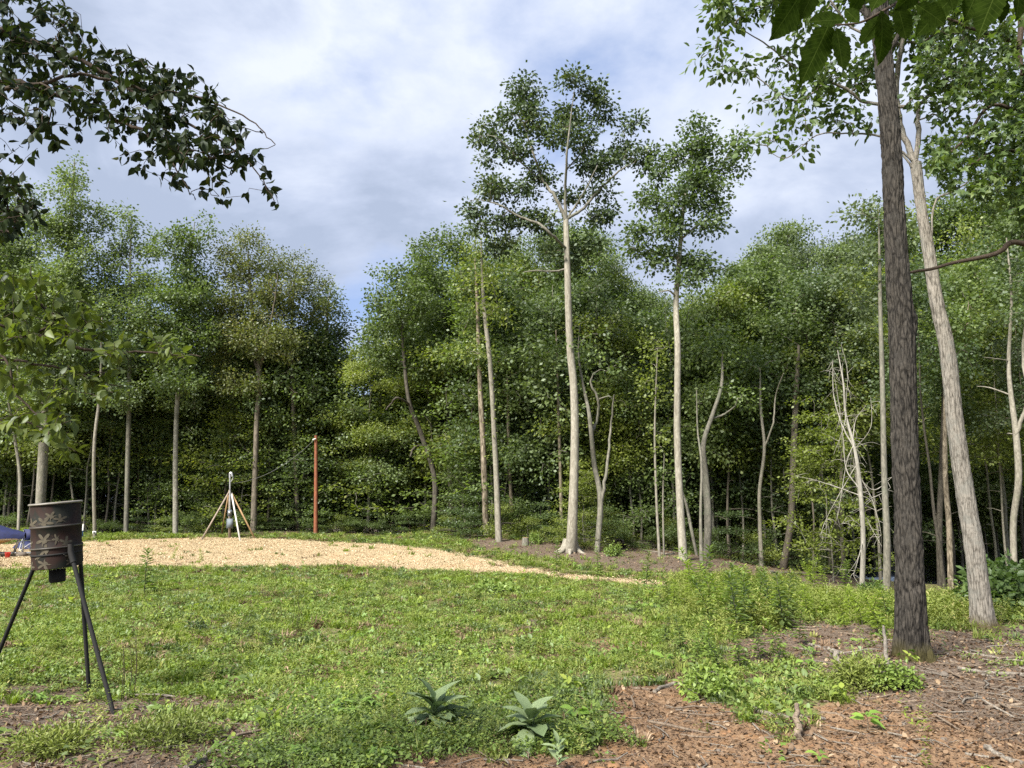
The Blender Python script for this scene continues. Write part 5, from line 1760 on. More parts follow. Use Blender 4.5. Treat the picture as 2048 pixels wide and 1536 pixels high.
tuft = [grass_tuft(r, 28, 0.06, 0.09, 0.9) for _ in range(4)] + [grass_tuft(r, 18, 0.11, 0.05), grass_tuft(r, 30, 0.045, 0.10, 1.1)]
tuft += [grass_tuft(r, 26, 0.06, 0.09, 0.9, 0.007, "weed"), grass_tuft(r, 24, 0.08, 0.09, 0.8, 0.006, "weed"), grass_tuft(r, 24, 0.07, 0.08, 0.7, 0.007, "mid"), grass_tuft(r, 26, 0.06, 0.09, 1.3, 0.004, "dead")]
gn_ = fbm(Pg[:, 0] * 0.8, Pg[:, 1] * 0.8, 301) + r.normal(size=len(Pg)) * 0.05
gi_ = r.integers(0, 6, len(Pg))
gi_[gn_ > 0.56] = r.integers(6, 8, (gn_ > 0.56).sum())
gi_[gn_ < 0.40] = 8
gi_[(fbm(Pg[:, 0] * 2.1, Pg[:, 1] * 2.1, 305) < 0.38)] = 9
scatter("meadow_grass", tuft, Pg, r.uniform(0.65, 1.25, len(Pg)) * (1 + 0.025 * Pg[:, 1]) * (0.6 + 0.8 * patch[ok]), r, idx=gi_)
P = sample(62000, r)
soil, lit, pad = mask("soil", P), mask("litter", P), mask("pad", P, 0.55)
patch = fbm(P[:, 0] * 0.7, P[:, 1] * 0.7, 97)
cover = 1 - np.clip(soil * 1.05 + lit * 0.95 + pad * 1.5, 0, 1)
ok = r.uniform(0, 1, len(P)) < cover * np.clip((patch - 0.30) / 0.35, 0.06, 1) * (0.2 + 0.8 * np.clip((fbm(P[:, 0] * 2.0, P[:, 1] * 2.0, 78) - 0.33) / 0.12, 0, 1)) * np.clip((43.5 - P[:, 1]) / 1.5, 0, 1)
Pc = P[ok]
scatter("clover_weeds", [weed_clump(r) for _ in range(4)] + [weed_clump(r, 14, 0.12, 0.08, 0.05), weed_clump(r, 26, 0.07, 0.12, 0.026)], Pc, r.uniform(0.5, 1.2, len(Pc)) * (1 + 0.02 * Pc[:, 1]), r)
P = sample(16000, r, 5.6, 40, 1.2)
soil, lit, pad, wd = mask("soil", P), mask("litter", P), mask("pad", P, 0.55), mask("weedy", P)
ok = r.uniform(0, 1, len(P)) < (1 - np.clip(soil * 1.0 + lit * 0.93 + pad * 1.5, 0, 1)) * (0.35 + 0.65 * wd)
Ph = P[ok]
scatter("feathery_herbs", [feather_clump(r) for _ in range(5)], Ph, r.uniform(0.6, 1.3, len(Ph)) * (1 + 1.1 * wd[ok]), r)
P = sample(5200, r, 5.6, 42, 1.1)
soil, lit, pad = mask("soil", P), mask("litter", P), mask("pad", P, 0.55)
ok = r.uniform(0, 1, len(P)) < (1 - np.clip(soil * 0.9 + lit * 0.8 + pad * 1.5, 0, 1)) * np.clip((fbm(P[:, 0] * 0.6, P[:, 1] * 0.6, 120) - 0.25) / 0.3, 0.1, 1)
Pq = P[ok]
scatter("broadleaf_weeds", [weed_clump(r, 9, 0.13, 0.07, 0.075, "seed", STAR), weed_clump(r, 12, 0.16, 0.09, 0.07, "weed"), weed_clump(r, 14, 0.20, 0.09, 0.06, "mid"), feather_clump(r, 3, 0.34, "weed"), feather_clump(r, 2, 0.45, "dead"), weed_clump(r, 10, 0.10, 0.08, 0.08, "clover")], Pq, r.uniform(0.5, 1.2, len(Pq)) * (1 + 0.015 * Pq[:, 1]), r)
# yellow green weed field on the right and along the back of the pad
P = np.vstack([sample(26000, r, 15, 44, 0.6), sample(9000, r, 36, 44, 0.3)])
wd, pad, lit = mask("weedy", P), mask("pad", P, 0.55), mask("litter", P)
back = ((P[:, 1] > 40.0) & (P[:, 0] < 1)).astype(float)
rightf = np.clip((P[:, 0] - 4.0) / 3, 0, 1) * np.clip((P[:, 1] - 15) / 3, 0, 1)
ok = r.uniform(0, 1, len(P)) < np.clip(wd + back * 0.9 + rightf * 0.5, 0, 1) * (1 - np.clip(pad * 1.5 + lit * 0.9, 0, 1)) * (0.3 + 0.7 * fbm(P[:, 0], P[:, 1], 55)) * np.clip((44 - P[:, 1]) / 2, 0, 1) * ((P[:, 1] < 25) | (P[:, 0] < 0.34 * P[:, 1]))
Pw = P[ok]
tall = [feather_clump(r, 6, 0.42, "weed") for _ in range(4)] + [weed_clump(r, 26, 0.28, 0.16, 0.085, "weed", OVATE) for _ in range(3)]
scatter("tall_weeds", tall, Pw, r.uniform(0.5, 1.15, len(Pw)) * (0.8 + 0.3 * wd[ok]) * np.interp(Pw[:, 1], [19, 26], [1, 0.5]), r)
# lush dark ground vine patches
P = sample(26000, r, 5.4, 12, 1.0, 0.6)
vn = mask("vine", P, 0.5)
ok = r.uniform(0, 1, len(P)) < vn
Pv = P[ok]
Pv[:, 2] += 0.02
bumpy = fbm(Pv[:, 0] * 1.7, Pv[:, 1] * 1.7, 8)
scatter("ground_vine", [weed_clump(r, 20, 0.16, 0.13, 0.055, "clover") for _ in range(4)] + [weed_clump(r, 20, 0.20, 0.14, 0.05, "mid", STAR)], Pv[: 5200], r.uniform(0.4, 0.8, len(Pv))[: 5200] * (0.45 + 1.0 * bumpy[: 5200]), r)


# dead leaves
def dead_leaf(r):
    tv = OVATE[0].copy()
    tv[:, 2] += r.uniform(-0.2, 0.3) * tv[:, 0] ** 2 + r.uniform(-0.1, 0.55) * np.abs(tv[:, 1])
    tv[:, 1] *= r.uniform(0.8, 1.6)
    m = MB()
    m.add(tv, OVATE[1], np.full(7, r.uniform(0, 1)))
    return m.mesh("dead_leaf", [LEAF["dead"]])


P = sample(110000, r, 5.4, 42, 1.5)
soil, lit, pad = mask("soil", P), mask("litter", P), mask("pad", P, 0.55)
pch = fbm(P[:, 0] * 1.5, P[:, 1] * 1.5, 31)
ok = r.uniform(0, 1, len(P)) < np.clip(lit * 0.75 + soil * 0.75 * np.clip((pch - 0.25) / 0.3, 0.25, 1) + 0.10, 0, 1) * (1 - np.clip(pad * 1.5, 0, 1))
Pd = P[ok]
Pd[:, 2] += 0.008
scatter("leaf_litter", [dead_leaf(r) for _ in range(8)], Pd, r.uniform(0.02, 0.055, len(Pd)) * (1 + 0.02 * Pd[:, 1]), r, 0.5)


P = sample(150000, r, 5.4, 13, 1.0, 0.72)
soil, lit = mask("soil", P), mask("litter", P)
ok = r.uniform(0, 1, len(P)) < np.clip(soil * 0.8 + lit * 0.5, 0, 1) * (0.35 + 0.65 * fbm(P[:, 0] * 3, P[:, 1] * 3, 66))
Pf = P[ok]
Pf[:, 2] += 0.004
scatter("leaf_crumbs", [dead_leaf(r) for _ in range(6)], Pf, r.uniform(0.010, 0.028, len(Pf)), r, 0.35)


# fine twigs and wood shreds
def twig_mesh(r, mat):
    m = MB()
    k = 4
    P_ = np.c_[np.linspace(-0.5, 0.5, k), r.normal(size=k) * 0.05, np.abs(r.normal(size=k)) * 0.03]
    m.tube(P_, np.array([0.020, 0.024, 0.02, 0.012]) * r.uniform(0.6, 1.2), 5, True)
    return m.mesh("fine_twig", [mat])


P = sample(34000, r, 5.4, 42, 1.5)
soil, lit, pad = mask("soil", P), mask("litter", P), mask("pad", P, 0.55)
ok = r.uniform(0, 1, len(P)) < np.clip(lit * 0.6 + soil * 0.28 + 0.03, 0, 1) * (1 - np.clip(pad * 1.5, 0, 1))
Pt = P[ok]
Pt[:, 2] += 0.01
scatter("fine_twigs", [twig_mesh(r, BARK["stick"]) for _ in range(4)] + [twig_mesh(r, BARK["wood"]) for _ in range(3)], Pt, np.minimum(r.exponential(0.09, len(Pt)) + 0.05, 0.6), r, 0.08)


# clods and stones
def clod(r, mat):
    m = MB()
    n = 7
    prof = [(0.001, -0.4), (0.42, -0.25), (0.5, 0.05), (0.33, 0.32), (0.001, 0.4)]
    m.lathe(prof, n)
    V = np.vstack(m.V)
    V = V * (1 + r.normal(size=V.shape) * 0.2) * np.array((1, r.uniform(0.5, 1), r.uniform(0.25, 0.5)))
    m.V = [V]
    return m.mesh("clod", [mat])


P = sample(42000, r, 5.4, 20, 1.4)
soil, lit = mask("soil", P), mask("litter", P)
ok = r.uniform(0, 1, len(P)) < np.clip(soil * 0.9 + lit * 0.12 + 0.01, 0, 1)
Ps = P[ok]
M_SOIL = simple("soil_clod", (0.13, 0.078, 0.048), 0.95, var=0.45, scale=1.5)
scatter("soil_clods", [clod(r, M_ROCK) for _ in range(2)] + [clod(r, M_SOIL) for _ in range(4)], Ps, np.minimum(r.exponential(0.011, len(Ps)) + 0.008, 0.07), r, 0.6)


# pale chips on the pad
def chips(r):
    m = MB()
    n = 12
    C = np.c_[r.normal(size=(n, 2)) * 0.16, r.uniform(0, 0.03, n)]
    A = r.normal(size=(n, 3)) * np.array((1, 1, 0.18))
    m.leaves(C, A, r.normal(size=(n, 3)) * 0.5 + np.array((0, 0, 1)), r.uniform(0.03, 0.075, n), (np.array([(0, 0, 0), (.5, .3, .04), (1, 0, 0), (.5, -.3, .02)], float), RHOMB[1] * 0 + np.array([(0, 2, 1), (0, 3, 2)])), r.uniform(0, 1, n))
    return m.mesh("chip_cluster", [M_CHIP])


P = np.vstack([sample(60000, r, 22, 44, 0.4, 0.85)])
pad = mask("pad", P, 0.55)
Pp = P[r.uniform(0, 1, len(P)) < np.clip(pad * 1.2 - 0.05, 0, 1)]
scatter("gravel_chips", [chips(r) for _ in range(6)], Pp, r.uniform(0.5, 1.1, len(Pp)), r, 0.08)

# ------------------------------------------------------------------ individual plants
def goldenrod_meshes(r, h=0.7, mat="weed"):
    st_, fo = MB(), MB()
    lean = r.normal(size=2) * 0.06
    k = 6
    P_ = np.c_[lean[0] * np.linspace(0, 1, k) ** 2 * h * 3, lean[1] * np.linspace(0, 1, k) ** 2 * h * 3, np.linspace(-0.03, h, k)]
    st_.tube(P_, np.linspace(0.006, 0.002, k), 5)
    n = 64
    f = np.linspace(0.15, 1.0, n)
    C = np.c_[np.interp(f, np.linspace(0, 1, k), P_[:, 0]), np.interp(f, np.linspace(0, 1, k), P_[:, 1]), f * h]
    a = np.arange(n) * 2.399 + r.normal(size=n) * 0.2
    A = np.c_[np.cos(a), np.sin(a), 0.15 + 0.9 * f ** 3 + r.normal(size=n) * 0.3]
    Nn = np.c_[-np.cos(a) * 0.5, -np.sin(a) * 0.5, np.ones(n)]
    fo.leaves(C, A, Nn, (0.17 - 0.08 * f) * r.uniform(0.8, 1.2, n), LONG, r.uniform(0, 1, n) * 0.6 + 0.4 * f)
    return st_.mesh("stem", [BARK["dark"]], True), fo.mesh("foliage", [LEAF[mat]])


GR = [goldenrod_meshes(r, 0.7, ["mid", "weed", "clover", "weed", "clover"][k]) for k in range(5)]


def goldenrod(px, py, hpx, label, group=None, dense=1):
    g = G(px, py)
    h = hpx * 1.3 / F * g[1]
    root = thing("goldenrod", label, "weed", g, r.uniform(0, 6.28), group)
    s_ = h / 0.7
    root.scale = (max(s_, 0.7) * dense, max(s_, 0.7) * dense, s_)
    for nm_, me in zip(("stem", "foliage"), GR[int(r.integers(0, 5))]):
        o = bpy.data.objects.new(nm_, me)
        COL.objects.link(o)
        o.parent = root


goldenrod(288, 1192, 66, "single bushy tall weed standing alone in the meadow right of the barrel", dense=1.3)
goldenrod(70, 1150, 48, "feathery weed at the pad edge in front of the cinder block")
goldenrod(1113, 1152, 50, "tall dark weed in front of the oak beside the gravel tongue")
goldenrod(1197, 1163, 50, "tall drooping weed at the middle of the gravel tongue")
goldenrod(1293, 1176, 52, "tall weed before the end of the gravel tongue")
goldenrod(1050, 1138, 26, "small weed where the gravel narrows")
goldenrod(345, 1122, 20, "small weed on the front edge of the pad")
goldenrod(403, 1128, 22, "tuft like weed on the pad edge below the meter mast")
for px, py, h in [(1395, 1190, 66), (1408, 1195, 74), (1384, 1198, 54), (1425, 1215, 60), (1440, 1240, 64), (1422, 1258, 72), (1450, 1230, 60), (1478, 1225, 70), (1490, 1262, 84), (1476, 1276, 92), (1462, 1250, 70), (1505, 1240, 70), (1520, 1225, 62), (1540, 1240, 66), (1552, 1255, 74), (1566, 1262, 80), (1575, 1240, 66), (1530, 1205, 50), (1500, 1200, 50), (1460, 1205, 50), (1350, 1215, 40), (1340, 1200, 36),
                  (1620, 1172, 42), (1628, 1180, 40), (1690, 1188, 48), (1650, 1190, 40), (1600, 1225, 42), (1590, 1210, 40), (1615, 1240, 50), (1742, 1262, 60), (1700, 1240, 46), (1690, 1262, 48), (1760, 1270, 56), (1775, 1250, 60), (1725, 1250, 50), (1420, 1330, 60), (1400, 1310, 56), (1362, 1300, 48), (1330, 1290, 40), (1480, 1340, 60), (1560, 1330, 64), (1520, 1320, 52), (1600, 1290, 50), (1390, 1345, 44), (1440, 1350, 54)]:
    goldenrod(px, py, h, "tall leafy weed in the thicket left of the big trunk" if px < 1700 else "leafy weed in the clump touching the left side of the big trunk", "weeds in the thicket" if px < 1700 else "weeds beside the big trunk", dense=1.2)


def dead_stalks(px, py, hpx, label):
    g = G(px, py)
    m = MB()
    for k in range(5):
        b = np.array((*r.normal(size=2) * 0.06, -0.02))
        h = hpx / F * g[1] * r.uniform(0.7, 1)
        m.tube(smooth_path([b, b + np.array((r.normal() * 0.03, 0, h * .5)), b + np.array((r.normal() * 0.08, r.normal() * 0.05, h))], 3), np.linspace(0.005, 0.002, 7), 4)
        f = np.linspace(0.7, 1, 6)[:, None]
    o = m.obj("dry_stalks", BARK["twig"], None, True, g)
    tag(o, label, "weed")


dead_stalks(592, 1262, 78, "cluster of thin dry stalks in the middle of the left meadow")
dead_stalks(258, 1400, 130, "thin dry stalk beside the feeder's rear leg")
dead_stalks(312, 1240, 40, "short dry stalks right of the feeder")


# mullein rosettes
def mullein_leaf(r):
    nu = 7
    us = np.linspace(0, 1, nu)
    wd_ = np.array([0.05, 0.12, 0.19, 0.215, 0.195, 0.12, 0.0])
    V, Fq = [], []
    dr_ = r.uniform(0.35, 0.85)
    sw_ = r.normal() * 0.12
    for k, u_ in enumerate(us):
        z = -dr_ * u_ ** 2
        wv = 0.012 * math.sin(k * 2.3 + r.uniform(0, 2))
        V += [(u_ * (1 - 0.2 * u_), wd_[k] + sw_ * u_ * u_, z + 0.06 + wv * 2), (u_ * (1 - 0.2 * u_), sw_ * u_ * u_, z), (u_ * (1 - 0.2 * u_), -wd_[k] + sw_ * u_ * u_, z + 0.06 - wv * 2)]
    for k in range(nu - 1):
        a = 3 * k
        Fq += [(a, a + 3, a + 4, a + 1), (a + 1, a + 4, a + 5, a + 2)]
    return mk_mesh("leaf", np.array(V), [np.array(Fq)], [LEAF["mullein"]], None, {"leafvar": np.full(len(V), r.uniform(0.1, 0.95))}, True)


ML = [mullein_leaf(r) for _ in range(5)]


def rosette(name, label, px, py, n, size, meshes, elev=(0.05, 1.3), mat="mullein"):
    g = G(px, py)
    root = thing(name, label, "plant", g)
    for k in range(n):
        f = k / max(n - 1, 1)
        a = k * 2.399 + r.normal() * 0.45
        e = elev[0] + r.normal() * 0.15 + (elev[1] - elev[0]) * f ** 1.2 + r.normal() * 0.08
        A = Vector((math.cos(a) * math.cos(e), math.sin(a) * math.cos(e), math.sin(e)))
        Nn = Vector((-math.cos(a) * math.sin(e), -math.sin(a) * math.sin(e), math.cos(e)))
        B = Nn.cross(A).normalized()
        s_ = size * r.uniform(0.75, 1.15) * (1 - 0.3 * f)
        M = Matrix((A * s_, B * s_, Nn * s_)).transposed().to_4x4()
        M.translation = Vector((0, 0, 0.05 + 0.16 * f))
        o = bpy.data.objects.new("leaf", meshes[k % len(meshes)])
        COL.objects.link(o)
        o.parent = root
        o.matrix_basis = M


rosette("mullein", "large grey green mullein rosette amid dark vines, left of the pair", 868, 1462, 26, 0.42, ML, (0.22, 1.35))
rosette("mullein", "large mullein rosette with flopping lower leaves, right of the pair", 1060, 1490, 22, 0.44, ML, (-0.05, 1.35))
rosette("mullein", "small young mullein cut by the bottom edge of the photo", 1115, 1545, 7, 0.17, ML, (0.5, 1.4))
rosette("mullein", "small mullein beside the stub left of the big trunk", 1723, 1338, 7, 0.16, ML, (0.1, 0.9))

SL = leaf_meshes(STAR, LEAF["seed"], 3, "leaf", r) + leaf_meshes(OVATE, LEAF["seed"], 3, "leaf", r)


def seedling(px, py, n, size, h, label, kind=0):
    g = G(px, py)
    root = thing("tree_seedling", label, "seedling", g)
    m = MB()
    m.tube(smooth_path([(0, 0, -0.02), (0.01, 0, h * 0.5), (0.0, 0.01, h)], 3), np.linspace(0.004, 0.002, 7), 5)
    m.obj("stem", BARK["brown"], root, True)
    for k in range(n):
        a = k * 2.399 + r.normal() * 0.3
        e = r.uniform(-0.1, 0.35)
        A = Vector((math.cos(a) * math.cos(e), math.sin(a) * math.cos(e), math.sin(e)))
        Nn = Vector((r.normal() * 0.2, r.normal() * 0.2 - 0.25, 1))
        B = Nn.cross(A).normalized()
        Nn = A.cross(B)
        s_ = size * r.uniform(0.75, 1.2)
        M = Matrix((A * s_, B * s_, Nn * s_)).transposed().to_4x4()
        M.translation = Vector((0, 0, h * (0.55 + 0.45 * (k + 1) / n))) + A * 0.02
        o = bpy.data.objects.new("leaf", SL[kind * 3 + k % 3])
        COL.objects.link(o)
        o.parent = root
        o.matrix_basis = M


for px, py, n, s_, h, lab, kd in [(690, 1440, 5, 0.13, 0.16, "bright seedling with round leaves left of the left mullein", 0), (742, 1432, 4, 0.11, 0.17, "bright seedling nearest the left mullein", 0), (610, 1520, 5, 0.12, 0.10, "pale star leaved seedling near the bottom left of the vine patch", 0),
                                  (765, 1528, 6, 0.12, 0.12, "cluster of lime leaves at the bottom edge below the left mullein", 0), (1180, 1440, 5, 0.11, 0.10, "bright seedling just left of the wood chunk", 1), (1150, 1450, 5, 0.13, 0.14, "lime seedling leaning over the right mullein", 1), (1735, 1462, 9, 0.12, 0.14, "yellow green seedling spreading flat on the bare red soil", 1),
                                  (60, 1405, 5, 0.13, 0.08, "low seedling left of the feeder's rear leg foot", 0), (130, 1408, 5, 0.12, 0.08, "seedling with broad leaves between the feeder legs", 0), (805, 1350, 4, 0.09, 0.10, "small pale seedling above the left mullein", 0), (990, 1362, 5, 0.09, 0.08, "small yellowish seedling in the grass above the right mullein", 0),
                                  (325, 1465, 4, 0.09, 0.06, "tiny light seedling among litter right of the feeder foot", 0), (900, 1165, 6, 0.22, 0.1, "yellow leafed seedling in the grass just below the gravel", 1), (1330, 1330, 6, 0.12, 0.12, "green sprout at the top of the curved root", 1), (1610, 1340, 6, 0.12, 0.12, "sprout in the litter left of the stub", 1), (1640, 1530, 5, 0.09, 0.08, "pale sprout at the bottom edge on red soil", 1),
                                  (450, 1505, 5, 0.09, 0.08, "sprout beside the curved dead branch at lower left", 0), (710, 1505, 5, 0.11, 0.10, "lime seedling amid vines left of the bottom leaf cluster", 0)]:
    seedling(px, py, n, s_, h, lab, kd)


# big pokeweed bush at right
def bush(px, py, wpx, hpx, label, leaf="bush", lsize=0.16, n=150, name="bush"):
    g = G(px, py)
    d = g[1]
    root = thing(name, label, "bush", g)
    ww, hh = wpx / 2 / F * d, hpx / F * d
    m, s2 = MB(), MB()
    tips = []
    for k in range(n):
        a = r.uniform(0, 6.28)
        f = r.uniform(0, 1) ** 0.5
        zz_ = hh * (0.25 + 0.75 * r.uniform(0, 1)) * (1 - 0.45 * f * f)
        tips.append((ww * f * math.cos(a), ww * f * math.sin(a), zz_))
    tips = np.array(tips)
    for P_, rd in grow(np.array([(0, 0, 0.0), (0.1, 0, 0.2), (-0.15, 0, 0.25), (0, 0.1, 0.3)]), np.full(4, 0.02), tips, 0.003, r):
        s2.tube(P_, rd, 4, False)
    leaf_cloud(m, tips, 34 if leaf == "grass" else 16, lsize * (1.3 if leaf == "grass" else 0.75), lsize, LONG if leaf == "grass" else OVATE, 0.8, -0.4 if leaf == "grass" else 0.2, 0.9, r)
    tag(s2.obj("stems", BARK["dark"], root, True), kind="stuff")
    tag(m.obj("foliage", LEAF[leaf], root), kind="stuff")


bush(2012, 1232, 130, 100, "large blue green broad leaved bush at the right edge beyond the leaning trunk", n=170)
bush(1738, 1192, 26, 18, "pale broad leaved plant at the foot of the bare snag", n=30, lsize=0.14)
bush(1720, 1372, 76, 44, "feathery green bush at the left foot of the big trunk", leaf="grass", lsize=0.06, n=70)
bush(1790, 1378, 84, 46, "low green bush in front of the big trunk", leaf="clover", lsize=0.045, n=80)
bush(1420, 1395, 120, 50, "dark green weed hump above the curved root", leaf="clover", lsize=0.06, n=90)
bush(395, 1268, 34, 24, "dark little herb clump in the left meadow", leaf="dark", lsize=0.05, n=40)
bush(990, 1190, 80, 18, "glossy green weed patch below the gravel in mid meadow", leaf="clover", lsize=0.12, n=40)
bush(1228, 1112, 30, 24, "little shrub on the litter right of the oak foot", leaf="clover", lsize=0.1, n=30)
bush(1068, 1088, 26, 22, "little shrub on the litter left of the oak foot", leaf="clover", lsize=0.1, n=24)
bush(340, 1480, 170, 30, "low feathery green mound at the lower left beside the feeder foot", leaf="grass", lsize=0.05, n=80)
bush(100, 1500, 130, 28, "low feathery green mound in the bottom left corner", leaf="grass", lsize=0.05, n=60)


# ------------------------------------------------------------------ sticks, roots, stumps, rocks
def stick(pts, w0, w1, label, mat="stick", name="stick", lift=0.5, zs=None):
    P_ = [G(px, py) for px, py in pts]
    P_ = np.array(P_)
    d = P_[:, 1].mean()
    R = np.linspace(w0, w1, len(P_)) / 2 / F * d
    if zs is not None:
        P_[:, 2] += np.array(zs)
    P_[:, 2] += R * lift
    b = P_[0].copy()
    Q = smooth_path(np.c_[P_ - b, R], 6)
    Q[:, :3] += r.normal(size=(len(Q), 3)) * Q[:, 3:4] * 0.3
    m = MB()
    m.tube(Q[:, :3], Q[:, 3], 7)
    o = m.obj(name, BARK[mat], None, True, b)
    return tag(o, label, "stick")


stick([(1405, 1370), (1425, 1388), (1450, 1400), (1500, 1418), (1540, 1432), (1600, 1438), (1650, 1442)], 12, 7, "long grey curved root running along the edge of the red soil")
stick([(1310, 1385), (1340, 1372), (1375, 1370), (1405, 1374)], 8, 6, "short grey root arching over the red soil bank")
stick([(1500, 1425), (1540, 1445), (1582, 1453)], 5, 7, "thin pale stick forking below the long root")
stick([(1770, 1378), (1775, 1350), (1773, 1320), (1770, 1300)], 9, 6, "pale stick leaning up in front of the big trunk", zs=[0, 0.12, 0.22, 0.28])
stick([(1595, 1478), (1596, 1470), (1597, 1462)], 15, 8, "upright splintered stub on the red soil", "wood", zs=[-0.02, 0.10, 0.22])
stick([(1680, 1365), (1678, 1350), (1672, 1340)], 9, 12, "short upright cut stub in litter left of the big trunk", "stick", zs=[-0.02, 0.09, 0.2])
stick([(1920, 1342), (1985, 1348), (2048, 1352), (2120, 1356)], 8, 7, "long pale branch lying at the right edge")
stick([(1855, 1310), (1900, 1345), (1950, 1365), (1990, 1372)], 5, 3, "dark thin branch by the big trunk foot", "wood")
stick([(1975, 1418), (2030, 1412), (2100, 1405)], 9, 7, "brown branch on the soil at the right edge", "wood")
stick([(370, 1545), (420, 1510), (450, 1490), (468, 1484)], 13, 10, "curved grey dead branch at the bottom left")
stick([(380, 1490), (420, 1470), (450, 1464)], 9, 6, "smaller grey branch above the curved dead one")
stick([(185, 1545), (220, 1525), (240, 1518)], 7, 7, "brown stick at the bottom edge left", "wood")
stick([(1640, 1405), (1700, 1403), (1790, 1392), (1800, 1390)], 4, 3, "thin dark stick lying on red soil below the bush", "wood")
stick([(1540, 1262), (1610, 1262), (1690, 1268), (1720, 1275)], 4, 3, "thin brown stick across the litter left of the big trunk", "wood")
stick([(1640, 1427), (1680, 1432), (1690, 1438)], 6, 4, "short brown stick behind the upright stub", "wood")
stick([(1900, 1300), (1960, 1312), (2048, 1325)], 5, 4, "faint pale stick in the litter below the leaning trunk")
stick([(1655, 1302), (1690, 1310)], 8, 5, "short pale stick in litter by the weeds")
stick([(1620, 1292), (1650, 1300), (1670, 1312)], 7, 6, "grey forked stick in litter beside the weeds")
stick([(1970, 1500), (2010, 1520), (2048, 1530)], 12, 9, "pale broken wood at the bottom right corner", "stick")
stick([(1050, 1385), (1080, 1388)], 7, 6, "short stick in the grass above the right mullein", "wood")
stick([(1265, 1356), (1305, 1360)], 5, 4, "thin stick at the upper edge of the soil patch", "wood")
stick([(1265, 1378), (1295, 1380)], 6, 5, "short stick above the wood chunk", "wood")
stick([(1800, 1500), (1830, 1515), (1850, 1500)], 5, 4, "small forked twig on the bottom soil", "stick")
stick([(1930, 1510), (1990, 1517)], 6, 5, "straight pale twig near the bottom right", "stick")
rs = np.random.default_rng(31)
for k in range(48):
    z_ = k % 2
    if z_:
        px, py = rs.uniform(1600, 2080), rs.uniform(1275, 1400)
    else:
        px, py = rs.uniform(20, 640) if k % 4 else rs.uniform(1250, 2040), rs.uniform(1400, 1530)
    a = rs.uniform(-0.5, 0.5)
    ln = rs.uniform(20, 80) * (0.7 if z_ else 1)
    stick([(px, py), (px + ln / 2, py + ln / 2 * math.sin(a) * 0.3 + rs.normal() * 2), (px + ln, py + ln * math.sin(a) * 0.3)], rs.uniform(2.2, 5), rs.uniform(1.5, 3), "dead twig lying in the litter around the big trunk" if z_ else "dead twig on the foreground soil", rs.choice(["stick", "wood", "wood"]))["group"] = "twigs by the big trunk" if z_ else "twigs on the foreground"
# debris logs at the forest edge
for pts, w0, w1, lab in [([(1212, 1082), (1230, 1086), (1250, 1093)], 5, 4, "pale log right of the twisted tree foot"), ([(1200, 1086), (1215, 1092), (1222, 1094)], 5, 4, "short pale log end behind the twisted tree"), ([(1255, 1092), (1300, 1098), (1360, 1106)], 4, 3, "long thin log lying left of the poplar foot"),
                         ([(1225, 1080), (1245, 1083)], 5, 4, "short log on top of the brush pile"), ([(1280, 1100), (1330, 1108), (1350, 1108)], 3, 3, "thin branch lying before the brush pile"), ([(1540, 1146), (1580, 1148), (1620, 1150)], 4, 3, "dark log lying at the foot of the brown trunk")]:
    stick(pts, w0 * 1.3, w1 * 1.3, lab, name="log")["category"] = "log"
rb = np.random.default_rng(8)
m = MB()
gb = G(1270, 1092)
for k in range(160):
    x, y = rb.normal() * 1.3, rb.normal() * 0.7
    a = rb.uniform(0, 3.14)
    ln = rb.uniform(0.3, 1.3)
    c = np.array((x, y, z1(gb[0] + x, gb[1] + y) - gb[2] + rb.uniform(0.02, 0.35) * math.exp(-x * x * 0.4)))
    dv = np.array((math.cos(a), math.sin(a), rb.normal() * 0.15)) * ln / 2
    m.tube([c - dv, c + rb.normal(size=3) * 0.05, c + dv], [0.02, 0.016, 0.008], 4, False)
o = m.obj("brush_pile", BARK["brown"], None, True, gb)
tag(o, "low brown brush pile between the twisted tree and the poplar", "brush pile", None, "stuff")

# stump
g = G(1051, 1091)
sp_ = thing("stump", "small pale cut stump on the litter left of the oak", "stump", g)
m = MB()
s_ = g[1] / F
m.lathe([(8.5 * s_, -0.1), (7 * s_, 5 * s_), (6.2 * s_, 15 * s_)], 12)
m.obj("bole", BARK["grey"], sp_, True)
m = MB()
m.lathe([(6.2 * s_, 15 * s_ + .001), (3 * s_, 15.4 * s_), (0.001, 15.4 * s_)], 12)
m.obj("cut_face", M_LUM, sp_)


def rock(px, py, wpx, hpx, label, mat, name="rock"):
    g = G(px, py)
    s_ = g[1] / F
    m = MB()
    m.lathe([(0.001, -0.3), (0.45, -0.2), (0.5, 0.05), (0.38, 0.25), (0.16, 0.34), (0.001, 0.36)], 7)
    V = np.vstack(m.V)
    V = V * (1 + r.normal(size=V.shape) * 0.17) * np.array((wpx * s_, wpx * s_ * 0.8, hpx * s_ * 1.3))
    m.V = [V]
    o = m.obj(name, mat, None, False, g)
    return tag(o, label, name.replace("_", " "))


